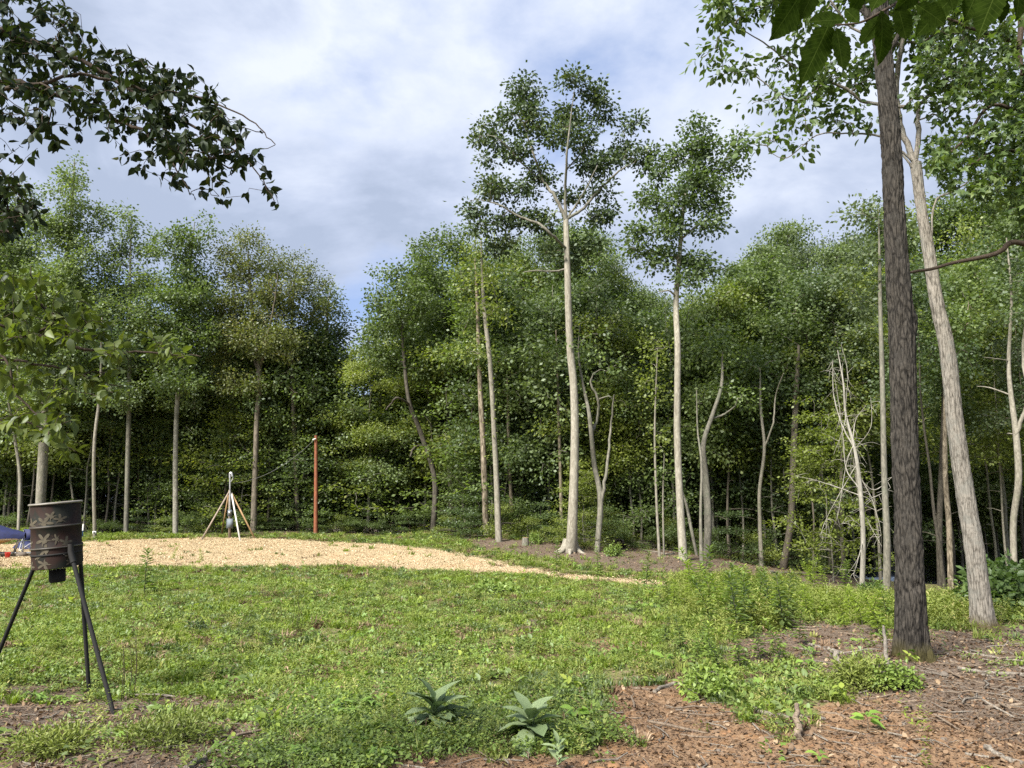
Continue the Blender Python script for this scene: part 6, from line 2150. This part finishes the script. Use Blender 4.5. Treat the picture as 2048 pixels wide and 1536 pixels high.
rock(1213, 1425, 30, 20, "dark chunk of broken wood lying beside the right mullein", BARK["wood"], "wood_chunk")
for px, py, w_, h_, lab in [(1225, 1534, 40, 16, "largest orange stone at the bottom edge right of the young mullein"), (1200, 1540, 26, 12, "orange stone touching the largest one at the bottom edge"), (1170, 1528, 20, 12, "small reddish stone right of the young mullein"), (1265, 1528, 22, 10, "small orange stone right of the largest one"),
                            (1290, 1536, 18, 9, "rightmost small orange stone at the bottom edge"), (1808, 1450, 14, 9, "grey stone on soil right of the yellow seedling"), (1358, 1420, 16, 9, "grey stone on the red bank below the root"), (1888, 1350, 16, 14, "grey flat stone tilted in litter below the big trunk"), (1835, 1358, 16, 10, "grey stone in front of the big trunk"),
                            (1738, 1342, 12, 9, "tan stone left of the leaning pale stick"), (1652, 1372, 10, 6, "white pebble in the litter left of the stub"), (865, 1525, 20, 8, "orange clay lump at the foot of the left mullein")]:
    grey = "grey" in lab or "white" in lab
    rock(px, py, w_, h_, lab, M_CONC if grey else M_ROCK)
rr_ = np.random.default_rng(4)
for k in range(34):
    o = rock(rr_.uniform(1130, 2040), rr_.uniform(1450, 1532), rr_.uniform(7, 15), rr_.uniform(4, 8), "small stone scattered on the foreground red soil", M_ROCK if k % 3 else M_CONC)
    o["group"] = "small stones on the red soil"

# ------------------------------------------------------------------ deer feeder: camouflage barrel on three legs
fd = 9.3
fc = W(113, 1070, fd)
fbase = np.array((fc[0], fc[1], z1(fc[0], fc[1])))
fr_ = thing("game_feeder", "camouflage painted barrel feeder on three black pipe legs", "feeder", fbase)
rot = np.array(Matrix.Rotation(math.radians(-4.5), 3, "Y") @ Matrix.Rotation(math.radians(3.0), 3, "X"))
cen = fc - fbase
Rb = 43.5 / F * fd
Hb = 61.5 / F * fd
prof = [(0.001, -Hb + 0.01), (Rb - 0.03, -Hb + 0.01), (Rb - 0.02, -Hb), (Rb, -Hb + 0.004), (Rb, -Hb * 0.40)]
for zc in (-0.36, 0.30):
    z0 = zc * Hb
    prof += [(Rb, z0 - 0.022), (Rb + 0.012, z0 - 0.008), (Rb + 0.013, z0 + 0.006), (Rb, z0 + 0.02)]
prof = sorted(prof[3:], key=lambda p_: p_[1])
prof = [(0.001, -Hb + 0.012), (Rb - 0.02, -Hb + 0.012), (Rb - 0.014, -Hb - 0.002)] + prof + [(Rb, Hb - 0.02), (Rb, Hb), (Rb - 0.008, Hb), (Rb - 0.008, Hb - 0.03), (0.001, Hb - 0.03)]
m = MB()
m.lathe(prof, 64, cen, rot)
m.obj("barrel", M_DRUM, fr_, True)
for o_ in (fr_.children[-1],):
    md = o_.modifiers.new("edge", "EDGE_SPLIT")
    md.split_angle = math.radians(50)
m = MB()
tor = []
for a in np.linspace(0, 2 * np.pi, 13):
    tor.append((Rb + 0.010 + 0.011 * math.cos(a), Hb + 0.004 + 0.012 * math.sin(a)))
m.lathe(tor, 64, cen, rot)
m.obj("rim", simple("worn_rim_paint", (0.16, 0.145, 0.12), 0.5, var=0.3), fr_, True)
for zc in (-0.36, 0.30):
    m = MB()
    z0 = zc * Hb
    m.lathe([(Rb + 0.012, z0 + 0.008), (Rb + 0.0145, z0 + 0.003), (Rb + 0.0145, z0 - 0.003), (Rb + 0.012, z0 - 0.008)], 64, cen, rot)
    m.obj("hoop_wear", simple("worn_hoop_paint", (0.06, 0.052, 0.042), 0.5, var=0.4), fr_, True)
# stencilled leaves (flat paint on the drum)
STN = []
for k in range(40):
    a = k / 40 * 2 * math.pi
    rr2 = 0.62 + 0.38 * math.cos(5 * a)
    if math.cos(a) < -0.72:
        rr2 = 0.45
    STN.append((math.sin(a) * rr2, math.cos(a) * rr2))
lf = [(-25, 25, 36, 26, 0.3), (3, 27, 34, 28, -0.5), (14, 38, 26, 20, 0.8), (28, 31, 26, 22, 0.1), (-39, 27, 20, 28, 0.4), (1, -6, 34, 30, 0.6), (-32, 12 - 24, 22, 26, 0), (34, -14, 26, 26, -0.2), (3, -26, 30, 26, 1.1), (38, -40, 20, 20, 0.2), (1, -51, 32, 24, 2.2), (-30, -55, 26, 22, -0.4), (22, -6, 16, 22, 1.6), (-12, -38, 16, 14, 0.8), (38, -52, 18, 16, 1.0)]
for (ox, oz, sw, sh, ro) in lf:
    ring = []
    pts = [(0, 0)]
    for f in (0.4, 0.75, 1.0):
        for (u_, v_) in STN:
            uu = (u_ * math.cos(ro) - v_ * math.sin(ro)) * f
            vv = (u_ * math.sin(ro) + v_ * math.cos(ro)) * f
            pts.append((uu * sw / 2, vv * sh / 2))
    V = []
    for (u_, v_) in pts:
        th = math.asin(max(-0.985, min(0.985, ox / 44))) + (u_ / 44)
        zz_ = (oz + v_) / F * fd
        V.append((Rb * 1.0 * math.sin(th), -Rb * math.cos(th), zz_))
    V = np.array(V)
    V[:, :2] *= 1 + 0.003 / Rb
    V[:, 2] = np.clip(V[:, 2], -Hb + 0.005, Hb - 0.015)
    V = V @ rot.T + cen
    tri = [(0, 1 + k, 1 + (k + 1) % 40) for k in range(40)]
    qd = [(1 + 40 * b + k, 41 + 40 * b + k, 41 + 40 * b + (k + 1) % 40, 1 + 40 * b + (k + 1) % 40) for b in range(2) for k in range(40)]
    o = bpy.data.objects.new("painted_leaf", mk_mesh("painted_leaf", V, [np.array(tri), np.array(qd)], [M_LEAFP]))
    COL.objects.link(o)
    o.parent = fr_
# leg band
m = MB()
m.lathe([(Rb + 0.002, -Hb * 0.60), (Rb + 0.006, -Hb * 0.60), (Rb + 0.006, -Hb * 0.54), (Rb + 0.002, -Hb * 0.54)], 48, cen, rot)
m.obj("leg_band", M_BLACK, fr_, True)
feet = [(-25, 1354, 9.9), (228, 1434, 8.72), (178, 1398, 9.75)]
tops = [(67, 1098), (147, 1100), (150, 1108)]
for k, ((fx, fy, fdp), (tx, ty)) in enumerate(zip(feet, tops)):
    ft = W(fx, fy, fdp)
    ft[2] = z1(ft[0], ft[1]) - 0.02
    dv = (ft - fc)[:2]
    dv = dv / np.linalg.norm(dv)
    tp = fc + np.array((dv[0] * (Rb + 0.02), dv[1] * (Rb + 0.02), -Hb * 0.45))
    leg = MB()
    leg.tube(np.array([tp, (tp + ft) / 2, ft]) - fbase, 0.024, 10)
    leg.obj("leg", M_BLACK, fr_, True)
    sk = MB()
    t_ = (ft - tp) / np.linalg.norm(ft - tp)
    sk.tube(np.array([tp - np.array((0, 0, -0.07)), tp + t_ * 0.02, tp + t_ * 0.16]) - fbase, 0.033, 10)
    sk.obj("leg_socket", M_BLACK, fr_, True)
# motor unit
m = MB()
bz = -Hb - 0.03
m.lathe([(0.001, bz), (0.088, bz), (0.088, bz - 0.13), (0.082, bz - 0.145), (0.001, bz - 0.145)], 28, cen + rot @ np.array((0, 0, 0)), rot)
m.obj("feeder_motor", M_BLACK, fr_, True)
m = MB()
for k in range(14):
    a = k / 14 * 2 * math.pi
    p1 = rot @ np.array((0.098 * math.cos(a), 0.098 * math.sin(a), -Hb)) + cen
    p2 = rot @ np.array((0.085 * math.cos(a + 0.25), 0.085 * math.sin(a + 0.25), bz)) + cen
    m.tube([p1, p2], 0.0035, 4)
m.obj("wire_guard", M_STEEL, fr_)

# ------------------------------------------------------------------ meter mast
md_ = 41.5
gb = W(460, 1075, md_)
gb[2] = z1(gb[0], gb[1])
mast = thing("meter_mast", "braced wooden meter mast with grey box at the back of the pad", "power meter post", gb)
k_ = md_ / F


def mp(px, py, dy=0.0):
    return W(px, py, md_ + dy) - gb


m = MB()
m.bar((0, 0, -0.3), mp(460, 980), 0.11, 0.11)
m.obj("post", M_LUMG, mast)
m = MB()
m.tube([mp(460, 1040, -0.1), mp(460, 985, -0.1), mp(460, 950, -0.1)], 0.045, 8)
m.obj("conduit", M_STEEL, mast, True)
m = MB()
m.tube(smooth_path([mp(460, 956, -0.1), mp(460, 947, -0.1), mp(463, 946, -0.1), mp(465, 953, -0.1)], 4), 0.06, 8)
m.tube(smooth_path([mp(462, 950, -0.1), mp(466, 955, -0.1), mp(463, 962, -0.1), mp(459, 966, -.1)], 4), 0.02, 6)
m.obj("weather_head", M_STEEL, mast, True)
m = MB()
m.box(mp(460, 1026, -0.18), (0.20, 0.14, 0.34))
m.obj("meter_base", M_GREY, mast)
m = MB()
m.lathe([(0.001, 0), (0.08, 0), (0.085, 0.05), (0.07, 0.1), (0.001, 0.11)], 16, mp(460, 1025, -0.25), np.array(Matrix.Rotation(math.radians(90), 3, "X")))
m.obj("meter_dial", M_STEEL, mast, True)
m = MB()
m.box(mp(460, 1047, -0.2), (0.31, 0.16, 0.50))
mbx = m.obj("breaker_box", M_GREY, mast)
m = MB()
m.box(mp(460, 1047, -0.29), (0.27, 0.02, 0.44))
m.obj("box_door", simple("grey_door_paint", (0.13, 0.155, 0.175), 0.8, var=0.05), mast)
for (px, dy, lab, mt) in [(402, -1.0, None, M_LUMG), (443, 2.2, None, M_LUM), (481, -1.8, "white painted brace", M_LUMW), (511, -0.6, "orange brown brace", M_LUM)]:
    m = MB()
    f_ = W(px, 1075, md_ + dy) - gb
    f_[2] = z1(f_[0] + gb[0], f_[1] + gb[1]) - gb[2] - 0.05
    m.bar(f_, mp(460 + (-2 if px < 460 else 3), 984 + (0 if px < 480 else 2), -0.02 if dy < 0 else 0.06), 0.075, 0.04)
    o = m.obj("brace", mt, mast)
    if lab:
        o["label"] = lab

oakr = next(o for o in bpy.data.objects if o.name.startswith("oak_tree"))
m = MB()
for a in (0.3, 1.3, 2.9, 3.7, 4.6, 5.6):
    dr = np.array((math.cos(a), math.sin(a), 0))
    P_ = np.array([dr * 0.15 + (0, 0, 0.55), dr * 0.30 + (0, 0, 0.22), dr * 0.52 + (0, 0, 0.05), dr * 0.85 + (0, 0, -0.06)])
    m.tube(smooth_path(P_, 4), np.linspace(0.15, 0.04, 13), 8)
m.obj("root_flare", BARK["white"], oakr, True)
# red brown pole
pd = 43.0
g = W(632, 1068, pd)
g[2] = z1(g[0], g[1])
po = thing("utility_pole", "slender red brown utility pole behind the right part of the pad", "utility pole", g)
tp = W(632, 871, pd) - g
m = MB()
trunk_mesh(m, smooth_path(np.array([(0, 0, -0.3), tp * 0.5, tp]), 8), np.linspace(0.125, 0.085, 17), 12, False, 0.01)
m.obj("pole_shaft", M_POLE, po, True)
m = MB()
m.tube([tp + np.array((0, -0.1, -0.2)), tp + np.array((-0.12, -0.2, -0.25))], 0.04, 8)
m.obj("insulator", M_WHITE, po, True)


def wire(a, b, sag, label, rad=0.012, name="power_line"):
    t_ = np.linspace(0, 1, 24)[:, None]
    P_ = a * (1 - t_) + b * t_
    P_[:, 2] -= sag * 4 * (t_ * (1 - t_))[:, 0]
    m = MB()
    m.tube(P_ - a, rad, 5)
    o = m.obj(name, M_WIRE, None, True, a)
    return tag(o, label, "cable")


wire(W(630, 878, pd), W(461, 967, md_), 0.55, "thin service cable sloping from the pole top to the meter mast", 0.009)
# lower transformer pole seen behind the weeds
td = 58.0
g = W(802, 1075, td)
g[2] = z1(g[0], g[1])
tp_ = thing("transformer_pole", "short distant pole with grey transformer below the bent trunk", "utility pole", g)
m = MB()
m.tube([(0, 0, -0.2), W(801, 1018, td) - g], 0.11, 10)
m.obj("pole_shaft", M_LUMG, tp_, True)
m = MB()
c = W(795, 1058, td) - g
m.lathe([(0.001, -0.42), (0.22, -0.40), (0.24, -0.1), (0.24, 0.3), (0.2, 0.38), (0.06, 0.42), (0.06, 0.5), (0.001, 0.52)], 16, c + np.array((0, -0.15, 0.25)))
m.obj("transformer", M_GREY, tp_, True)
m = MB()
m.bar(W(786, 1023, td) - g, W(806, 1022, td) - g, 0.08, 0.08)
m.obj("crossarm", M_LUMG, tp_)
wire(W(640, 1038, 47), W(801, 1024, td), 0.5, "upper faint cable from the red brown pole towards the distant transformer", 0.014)
wire(W(640, 1042, 47), W(1000, 1040, 60), 0.3, "lower faint cable running level behind the wood edge", 0.012)

# ------------------------------------------------------------------ covered boat on trailer, bucket, block, chair, pipe
bd = 33.0
g = W(-40, 1112, bd)
g[2] = z1(g[0], g[1])
BK = bd / F


def bp(px, py, dy=0.0):
    return W(px, py, bd + dy) - g


boat = thing("boat", "small tan boat under a blue cover at the left edge of the pad", "boat", g)


def loft(secs, mat, name, parent, smooth=True):
    """secs: list of rings (k,3)"""
    n = len(secs[0])
    V = np.vstack(secs)
    mm = len(secs)
    i = np.arange(mm - 1)[:, None] * n
    j = np.arange(n - 1)[None, :]
    q = np.stack([i + j, i + n + j, i + n + j + 1, i + j + 1], -1).reshape(-1, 4)
    m = MB()
    m.add(V, q)
    return m.obj(name, mat, parent, smooth)


L0, L1 = bp(-150, 1080)[0], bp(50, 1080)[0]
zk, zt = bp(0, 1100)[2], bp(0, 1072)[2]
hs, cs, bs = [], [], []
for k in range(12):
    f = k / 11
    x = L0 + (L1 - 0.25 - L0) * f
    bw = 0.95 * (1 - max(0, (f - 0.45) / 0.55) ** 2.2) + 0.02
    kz = zk + (zt - zk) * max(0, (f - 0.5) / 0.5) ** 1.6 * 0.9
    ring = [(x, -bw, zt), (x, -bw * 0.92, (zt + kz) / 2), (x, -bw * 0.55, kz + 0.06), (x, 0, kz), (x, bw * 0.55, kz + 0.06), (x, bw * 0.92, (zt + kz) / 2), (x, bw, zt)]
    hs.append(np.array(ring))
    bs.append(np.array([(x, -bw - 0.012, zt - 0.05), (x, -bw * 0.97 - 0.012, zt - 0.16)]))
    hgt = 0.42 * math.sin(min(1, f * 1.15 + 0.25) * math.pi / 1.0) ** 0.5 if f < 0.62 else 0.42 * (1 - (f - 0.62) / 0.38) ** 0.8 + 0.05
    hgt = max(hgt, 0.08) + 0.05
    cr = []
    for j_ in range(9):
        a = math.pi * j_ / 8
        cr.append((x + (0.25 * f), -math.cos(a) * (bw + 0.06), zt - 0.10 + (hgt + 0.1) * math.sin(a) ** 0.7 + 0.02 * math.sin(k * 2.1 + j_)))
    cs.append(np.array(cr))
loft(hs, M_TAN, "hull", boat)
loft(bs, M_CREAM, "hull_band", boat)
loft(cs, M_BLUE, "cover", boat)
trl = thing("boat_trailer", "grey steel trailer carrying the covered boat", "trailer", g)
m = MB()
zf = zk - 0.12
for sgn in (-1, 1):
    m.bar((L0, sgn * 0.6, zf), (bp(30, 1095)[0], sgn * 0.12, zf), 0.06, 0.1)
m.bar((bp(10, 1095)[0], 0, zf), (bp(64, 1095)[0], 0, zf), 0.08, 0.1)
for x in (L0 + 0.6, L0 + 1.6, L0 + 2.6):
    m.bar((x, -0.55, zf + 0.08), (x, 0.55, zf + 0.08), 0.05, 0.06)
m.obj("frame", M_STEEL, trl)
m = MB()
xw = bp(46, 1090)[0]
m.bar((xw, 0, -0.0), (xw, 0, bp(0, 1073)[2]), 0.06, 0.06)
m.obj("jack", M_STEEL, trl)
m = MB()
m.bar((xw - 0.35, 0, zf), (xw - 0.15, 0, zt + 0.05), 0.07, 0.07)
m.obj("winch_post", M_STEEL, trl)
for sgn in (-1, 1):
    RX = np.array(Matrix.Rotation(math.radians(90), 3, "X"))
    c = np.array((L0 + 1.4, sgn * 0.85, 0.28))
    m = MB()
    m.lathe([(0.16, -0.08), (0.27, -0.09), (0.285, -0.05), (0.285, 0.05), (0.27, 0.09), (0.16, 0.08)], 24, c, RX)
    wh = m.obj("tyre", M_RUB, trl, True)
    m = MB()
    m.lathe([(0.001, -0.02), (0.1, -0.03), (0.16, -0.08), (0.16, 0.08), (0.1, 0.03), (0.001, 0.02)], 20, c, RX)
    m.obj("rim", M_WHITE, trl, True)
m = MB()
m.tube(smooth_path([(bp(12, 0)[0], -0.3, zf), (bp(22, 0)[0], -0.3, zf - 0.1), (bp(28, 0)[0], -0.3, 0.02)], 4), 0.018, 6)
m.tube(smooth_path([(bp(2, 0)[0], -0.3, zf), (bp(0, 0)[0], -0.3, 0.02)], 4), 0.018, 6)
m.obj("stand", M_BLACK, trl, True)
# cinder block under the jack
g2 = g + np.array((xw, 0, 0))
g2[2] = z1(g2[0], g2[1])
cb_ = thing("cinder_block", "grey cinder block under the trailer jack", "cinder block", g2)
m = MB()
for dy in (-0.09, 0.09):
    m.box((0, dy, 0.1), (0.4, 0.03, 0.2))
for dx in (-0.185, 0, 0.185):
    m.box((dx, 0, 0.1), (0.03, 0.15, 0.198))
m.obj("block", M_CONC, cb_)
# red bucket
gk = G(15, 1112)
gk = W(15, 1112, 32.3)
gk[2] = z1(gk[0], gk[1])
bk = thing("bucket", "small red bucket on the ground below the boat", "bucket", gk)
m = MB()
m.lathe([(0.001, 0.0), (0.075, 0.0), (0.105, 0.21), (0.112, 0.215), (0.112, 0.225), (0.098, 0.225), (0.07, 0.015), (0.001, 0.015)], 20)
m.obj("body", M_RED, bk, True)
m = MB()
m.tube([(0.105 * math.cos(a), -0.01, 0.21 + 0.0 - 0.09 * math.sin(a)) for a in np.linspace(0, math.pi, 9)], 0.004, 5)
m.obj("handle", M_STEEL, bk)
# folding chair behind the jack
gc_ = W(54, 1100, 36)
gc_[2] = z1(gc_[0], gc_[1])
ch = thing("camp_chair", "dark blue folding camp chair between the boat and the barrel", "chair", gc_, 0.3)
m = MB()
m.box((0, 0, 0.42), (0.5, 0.45, 0.03))
m.obj("seat", M_BLUE, ch)
m = MB()
m.box((0, 0.25, 0.72), (0.52, 0.03, 0.5), np.array(Matrix.Rotation(math.radians(-12), 3, "X")))
m.obj("backrest", M_BLUE, ch)
for sx in (-1, 1):
    for a_, b_ in (((sx * 0.27, -0.22, 0), (-sx * 0.27, -0.22, 0.42)), ((sx * 0.27, -0.22, 0), (sx * 0.27, 0.22, 0.6)), ((sx * 0.27, 0.25, 0), (sx * 0.27, 0.25, 0.95))):
        m = MB()
        m.tube([a_, b_], 0.012, 6)
        m.obj("leg", M_STEEL, ch)
# low blue tarp bundle behind the barrel
gt = W(66, 1092, 37)
gt[2] = z1(gt[0], gt[1])
m = MB()
m.lathe([(0.9, -0.05), (0.85, 0.15), (0.6, 0.26), (0.3, 0.3), (0.001, 0.3)], 18)
V = np.vstack(m.V) * np.array((1, 0.5, 1))
V += np.random.default_rng(3).normal(size=V.shape) * 0.04
m.V = [V]
tag(m.obj("tarp", M_BLUE, None, True, gt), "crumpled dark blue tarp on the ground behind the barrel leg", "tarp")
# blue pipe with white cap
gp = W(164, 1084, 40)
gp[2] = z1(gp[0], gp[1])
pp = thing("standpipe", "white capped pipe with a blue hose curling to the ground right of the barrel", "standpipe", gp)
m = MB()
m.tube([(0, 0, -0.1), (0, 0, 0.55)], 0.025, 8)
m.obj("pipe", M_BLUEP, pp, True)
m = MB()
m.tube([(0, 0, 0.5), (0, 0, 0.82)], 0.04, 8)
m.obj("cap", M_WHITE, pp, True)
m = MB()
m.tube(smooth_path([(-0.04, -0.05, 0.5), (-0.03, -0.05, 0.3), (0.03, -0.05, 0.12), (0.2, -0.05, 0.02)], 6), 0.022, 6)
m.obj("hose", M_BLUEP, pp, True)
# white box on thin trunk
gw = W(190, 1065, 39.8)
wbx = thing("box_on_tree", "small white framed box fixed to the thin pale trunk", "box", gw)
m = MB()
m.box((0, -0.05, 0), (0.17, 0.06, 0.13))
m.obj("frame", M_WHITE, wbx)
m = MB()
m.box((0, -0.085, 0), (0.10, 0.01, 0.07))
m.obj("window", M_GLASS, wbx)

# ------------------------------------------------------------------ parked car down the slope
cd = 54.0
g = W(1755, 1180, cd)
g[2] = z1(g[0], g[1])
car = thing("car", "pale blue silver car parked behind the bare snag, half hidden by weeds", "car", g, math.radians(8))
prof_b = [(-2.2, 0.55), (-2.15, 0.80), (-1.3, 0.92), (-0.55, 0.95), (1.2, 0.98), (2.05, 0.92), (2.2, 0.6)]
secs = []
for (x, zt_) in prof_b:
    hw = 0.86 if abs(x) < 2 else 0.74
    secs.append(np.array([(x, -hw + 0.05, 0.28), (x, -hw, 0.45), (x, -hw, zt_ - 0.12), (x, -hw + 0.10, zt_), (x, 0, zt_ + 0.03), (x, hw - 0.10, zt_), (x, hw, zt_ - 0.12), (x, hw, 0.45), (x, hw - 0.05, 0.28)]))
loft(secs, M_CAR, "body", car)
for end in (0, -1):
    m = MB()
    s9 = secs[end]
    m.add(np.vstack([s9, s9.mean(0)]), np.array([(9, k, (k + 1) % 9) for k in range(9)]))
    m.obj("bumper", M_CAR, car)
secs = []
for (x, zr) in [(-1.15, 0.93), (-0.45, 1.38), (0.6, 1.44), (1.2, 1.30), (1.85, 0.96)]:
    hw = 0.62 if zr > 1 else 0.78
    secs.append(np.array([(x, -0.80, 0.93), (x, -hw, zr - 0.03), (x, 0, zr + 0.02), (x, hw, zr - 0.03), (x, 0.80, 0.93)]))
loft(secs, M_GLASS, "cabin_glass", car)
secs = [s9[1:4] + np.array((0, 0, 0.015)) for s9 in secs[1:4]]
loft(secs, M_CAR, "roof", car)
RX = np.array(Matrix.Rotation(math.radians(90), 3, "X"))
for x in (-1.4, 1.35):
    for y in (-0.8, 0.8):
        m = MB()
        m.lathe([(0.18, -0.1), (0.30, -0.1), (0.32, -0.06), (0.32, 0.06), (0.30, 0.1), (0.18, 0.1)], 20, (x, y, 0.32), RX)
        m.obj("tyre", M_RUB, car, True)
        m = MB()
        m.lathe([(0.001, -0.09), (0.18, -0.07), (0.18, 0.07), (0.001, 0.09)], 16, (x, y, 0.32), RX)
        m.obj("rim", M_STEEL, car, True)
for y in (-0.6, 0.6):
    m = MB()
    m.box((-2.17, y, 0.68), (0.06, 0.3, 0.14))
    m.obj("headlight", M_WHITE, car)

def near_label(group, kind_):
    it = [o for o in bpy.data.objects if o.get("group") == group]
    marks = [(-150, 1450, "the bottom left corner"), (120, 1400, "the feeder legs"), (300, 1480, "the feathery mound"), (430, 1500, "the curved dead branch"), (560, 1480, "the left edge of the vines"), (868, 1460, "the left mullein"), (1060, 1490, "the right mullein"), (1213, 1425, "the wood chunk"), (1290, 1390, "the arching root"),
             (1250, 1500, "the young mullein"), (1400, 1450, "the red bank"), (1480, 1410, "the middle of the long root"), (1597, 1460, "the upright stub"), (1735, 1460, "the yellow seedling"), (1700, 1370, "the feathery bush"), (1860, 1340, "the big trunk foot"), (1980, 1300, "the leaning trunk foot"), (2010, 1350, "the long pale branch"), (1990, 1415, "the brown branch"),
             (2000, 1515, "the broken wood"), (1840, 1500, "the forked twig"), (1640, 1530, "the pale sprout"), (1500, 1520, "the bottom edge centre right"), (1700, 1300, "the short pale stick"), (1640, 1290, "the grey forked stick"), (1400, 1180, "the gravel tip"), (1480, 1220, "the thicket top"), (1480, 1275, "the thicket middle"), (1560, 1250, "the thicket right side"), (1420, 1330, "the weed hump"), (1560, 1325, "the thicket foot"), (1620, 1180, "the thin brown sapling"), (1600, 1220, "the litter edge"), (1690, 1190, "the bare snag foot"), (1350, 1300, "the small bare patch")]
    gr = {}
    for o in it:
        px, py = proj(np.array(o.location)[None])
        w_ = min(marks, key=lambda q_: (q_[0] - px[0]) ** 2 + 4 * (q_[1] - py[0]) ** 2)[2]
        gr.setdefault(w_, []).append((float(px[0]), o))
    ordn = ["leftmost", "second from left", "third from left", "fourth from left", "fifth from left", "sixth from left", "seventh from left", "eighth from left", "ninth from left", "tenth from left"]
    for w_, L_ in gr.items():
        L_.sort(key=lambda q_: q_[0])
        for k_, (_, o) in enumerate(L_):
            o["label"] = f"{kind_} nearest {w_}" + ("" if len(L_) == 1 else f", {ordn[min(k_, 9)]} of its cluster")


for k_, o in enumerate([o for o in bpy.data.objects if o.get("group") == "shrubs at the pale trunks"]):
    o["label"] = "yellowish shrub " + ["at the foot of the pale vine trunk", "touching the small stump", "just right of the oak foot", "on the litter between stump and oak"][k_ % 4]
near_label("weeds in the thicket", "tall weed")
near_label("weeds beside the big trunk", "trunkside leafy weed")
near_label("twigs by the big trunk", "dead twig")
near_label("twigs on the foreground", "dead twig")
near_label("small stones on the red soil", "small stone")
relabel()
for q_ in [o for o in bpy.data.objects if o.get("group") in ("weeds in the thicket", "weeds beside the big trunk", "twigs by the big trunk", "twigs on the foreground")]:
    pass
